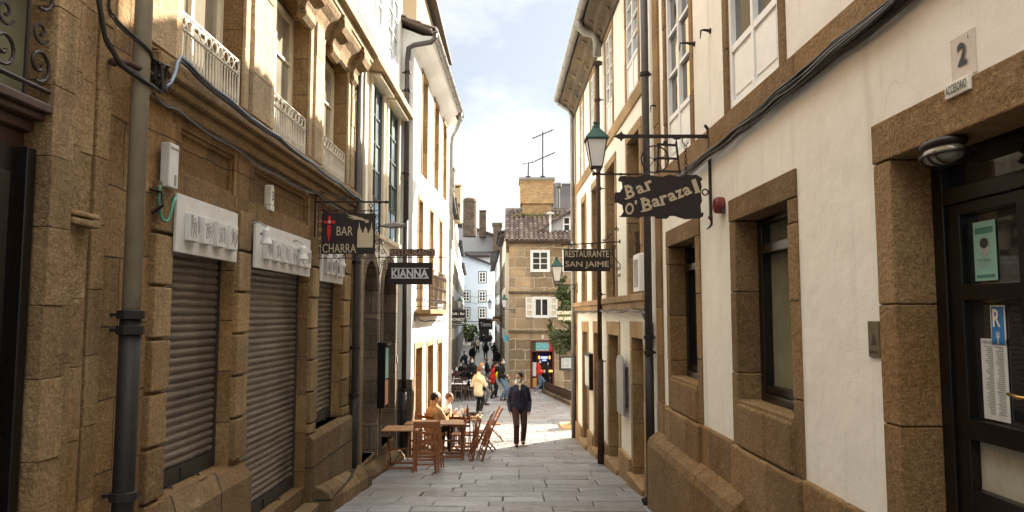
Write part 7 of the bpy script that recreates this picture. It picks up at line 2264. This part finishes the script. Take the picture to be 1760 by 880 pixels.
    if bag:
        kind, bm_, side = bag
        m = MB()
        if kind == 'cross':
            m.ball(P + V((side * .20, -.04, .02)), (.05, .12, .10), 12, 8); bo = m.build('handbag', bm_, t, smooth=True)
            q = MB(); e2 = .15
            q.tube([P + V((side * .19, .0, .10)), C + V((side * .10, e2 * .95, -.02)), C + V((-side * .02, e2 + .01, .05)), N + V((-side * .13, .09, -.01)), N + V((-side * .14, -.03, .01)), C + V((0, -e2, .0)), P + V((side * .18, -.06, .12))], .016, 6)
            q.build('strap', 'cloth_mustard', bo)
        elif kind == 'pack':
            m.ball(C + V((0, .19 + .03, -.04)), (.16, .10, .22), 12, 8); m.build('backpack', bm_, t, smooth=True)
        elif kind == 'arm':
            m.ball(P + V((side * .26, -.02, .20)), (.06, .09, .13), 10, 8); m.build('bag', bm_, t, smooth=True)
    return t

def at(x, y): return (x, y, g(y) + .004)
person('man in a navy jacket walking towards us, hands in his pockets, face turned aside', at(.18, 17.95), 4, 1.76,
       feet=[(-.085, -.16, 0), (.10, .16, 0.015)], hands=[(-.225, -.10, .835), (.225, -.10, .835)], head=(-42, 14), top='cloth_navy', legs='cloth_brown', hair='hair_dark', skin='skin_dark', hood='cloth_cream', bulk=1.12, elbow=[(-.25, 1, 0), (.25, 1, 0)])
person('woman in a cream coat with a mustard bag strap standing in the street', at(-1.19, 26.3), 160, 1.66,
       feet=[(-.09, .06, 0), (.12, -.18, 0)], hands=[(-.18, -.32, 1.02), (.22, -.26, .98)], top='cloth_white', legs='cloth_black', hair='hair_brown', longhair=False, coat=.10, bag=('cross', 'cloth_black', -1), female=True, bulk=1.12, head=(40, 12))
person('person in a red jacket bending over a cafe table on the terrace', at(-.90, 33.9), 120, 1.66,
       feet=[(-.12, .12, 0), (.15, -.25, 0)], hands=[(-.12, -.42, 1.0), (.14, -.42, 1.02)], lean=(0, -.16), top='cloth_red', legs='cloth_black', hair='hair_dark', female=True, coat=.06, bulk=1.15, head=(0, 20))
person('tall person in dark jacket and jeans with a black backpack beside the red jacket', at(-.46, 32.6), 75, 1.84,
       feet=[(-.10, .0, 0), (.14, -.12, 0)], hands=[(-.22, -.25, 1.10), (.22, -.22, 1.0)], top='cloth_black', legs='cloth_denim', hair='hair_dark', bag=('pack', 'cloth_black', 1), bulk=1.12)
q = MB(); q.ball((-.66, 32.45, g(32.4) + 1.12), (.07, .05, .14), 10, 8)
tag(q.build('neon_bag', 'cloth_yellow', smooth=True), 'neon yellow bag held between the red jacket and the dark jacket', 'bag')
person('person in a bright red jacket and jeans walking past the open shop door', at(1.35, 37.3), 95, 1.70,
       feet=[(-.10, .22, 0), (.10, -.28, 0)], hands=[(-.22, -.20, 1.05), (.2, -.25, 1.08)], top='cloth_red', legs='cloth_denim', hair='hair_dark', shoes='shoe_white', detail=1, coat=.03)
person('person dressed in black entering the shop door behind the red jacket', at(1.78, 37.9), 120, 1.58,
       feet=[(-.10, .2, 0), (.10, -.22, 0)], top='cloth_black', legs='cloth_black', hair='hair_dark', detail=0, longhair=True)
# seated at the sunny table
SF = [(-.12, -.42, 0), (.12, -.40, 0)]
person('woman in a tan jacket seated at the set table, back to us', (-1.76, 16.28, g(16.28) + .0), 138, 1.68, sit=True, feet=SF,
       hands=[(-.16, -.38, .80), (.16, -.38, .80)], lean=(0, -.07), top='cloth_tan', legs='cloth_black', hair='hair_dark', mask=False, head=(-28, 6), female=True, bulk=1.2)
person('blonde woman in a black top seated just beyond the woman in tan', (-1.80, 16.98, g(17.0)), 100, 1.68, sit=True, feet=SF,
       hands=[(-.16, -.40, .80), (.16, -.40, .80)], lean=(0, -.05), top='cloth_black', legs='cloth_denim', hair='hair_blonde', longhair=True, mask=False, head=(0, 8), female=True, bulk=1.1)
person('person in pale clothes seated farthest along the sunny wall', (-1.62, 17.62, g(17.6)), 100, 1.64, sit=True, feet=SF,
       hands=[(-.16, -.42, .80), (.16, -.42, .80)], lean=(0, -.10), top='cloth_cream', legs='cloth_grey', hair='hair_brown', mask=False, head=(0, 10))
q = dup(O0, 'wooden folding chair under the blonde woman', (-1.82, 16.96, g(16.96)), (0, 0, math.radians(100)))

# far walkers and terrace guests
far = [
 ('person in a pale grey coat standing behind the woman in cream', at(-1.25, 30.2), 60, 1.70, 'cloth_grey', 'cloth_grey', 'hair_blonde'),
 ('dark clad person standing left of the pale grey coat', at(-1.98, 36.2), 20, 1.78, 'cloth_black', 'cloth_black', 'hair_dark'),
 ('bystander in black behind the table group with pale trousers', at(-1.35, 39.5), 100, 1.66, 'cloth_black', 'cloth_grey', 'hair_brown'),
 ('bystander in a brown jacket beside the black bystander behind the tables', at(-1.02, 40.5), 250, 1.62, 'cloth_brown', 'cloth_black', 'hair_dark'),
 ('dark figure walking alone midway up the left of the alley', at(-3.35, 62), 10, 1.76, 'cloth_black', 'cloth_black', 'hair_dark'),
 ('dark figure in mid alley walking away, left of two', at(-2.5, 70), 190, 1.72, 'cloth_black', 'cloth_brown', 'hair_dark'),
 ('dark figure in mid alley with a wide coat, right of two', at(-1.72, 70.5), 170, 1.66, 'cloth_black', 'cloth_black', 'hair_dark'),
 ('tiny figure in grey at the top of the alley, leftmost', at(-4.15, 87), 0, 1.70, 'cloth_grey', 'cloth_black', 'hair_dark'),
 ('tiny figure in black and denim at the top of the alley, second from the left', at(-3.42, 88), 5, 1.74, 'cloth_black', 'cloth_denim', 'hair_dark'),
 ('tiny figure in navy at the top of the alley, third from the left', at(-3.05, 86), 180, 1.78, 'cloth_navy', 'cloth_black', 'hair_dark'),
 ('figure in black walking up the alley close to the right wall', at(-1.15, 56), 185, 1.72, 'cloth_black', 'cloth_denim', 'hair_dark'),
 ('figure in navy standing by the left wall of the alley under the lantern', at(-3.3, 51), 30, 1.74, 'cloth_navy', 'cloth_black', 'hair_dark'),
 ('figure in a pale top among the dark crowd at the top of the alley', at(-3.75, 80), 10, 1.66, 'cloth_cream', 'cloth_black', 'hair_brown'),
 ('figure in grey just left of the pale topped figure', at(-4.1, 78), 190, 1.75, 'cloth_grey', 'cloth_black', 'hair_dark'),
 ('figure in red brown leaning by the far tables', at(-2.3, 41.5), 60, 1.68, 'cloth_brown', 'cloth_denim', 'hair_brown'),
 ('tiny figure in brown at the top of the alley, nearest the right wall', at(-2.75, 92), 180, 1.70, 'cloth_brown', 'cloth_black', 'hair_dark')]
for k, (lab, p, a, H, tp, lg, hr) in enumerate(far):
    person(lab, p, a, H, top=tp, legs=lg, hair=hr, detail=0, feet=[(-.10, .12, 0), (.10, -.14, 0)], hands=[(-.24, -.08, .86), (.24, .06, .86)] if k > 3 else [(-.15, -.32, 1.05), (.2, -.25, .95)], bulk=1.1, coat=.05 if k in (0, 6) else 0)
for k, (x, y, a, tp, hr, lab) in enumerate([(-2.95, 34.4, 95, 'cloth_grey', 'hair_brown', 'terrace guest in grey seated nearest the left wall'), (-2.35, 36.3, 170, 'cloth_black', 'hair_dark', 'terrace guest in black seated with back to us'),
                                       (-2.85, 37.5, 10, 'cloth_brown', 'hair_dark', 'terrace guest in brown facing us'), (-1.95, 38.4, 0, 'cloth_navy', 'hair_dark', 'terrace guest in navy facing us beyond the dark clad stander'),
                                       (-3.0, 43.2, 0, 'cloth_black', 'hair_dark', 'terrace guest in black under the Monroy sign'), (-3.15, 46.9, 20, 'cloth_grey', 'hair_dark', 'terrace guest in grey farthest up the alley')]):
    person(lab, (x, y, g(y)), a, 1.7, sit=True, feet=SF, hands=[(-.16, -.38, .80), (.16, -.38, .80)], top=tp, hair=hr, detail=0, lean=(0, -.05), group='guests on the far terrace')
# helpers created while meshing leave nothing behind
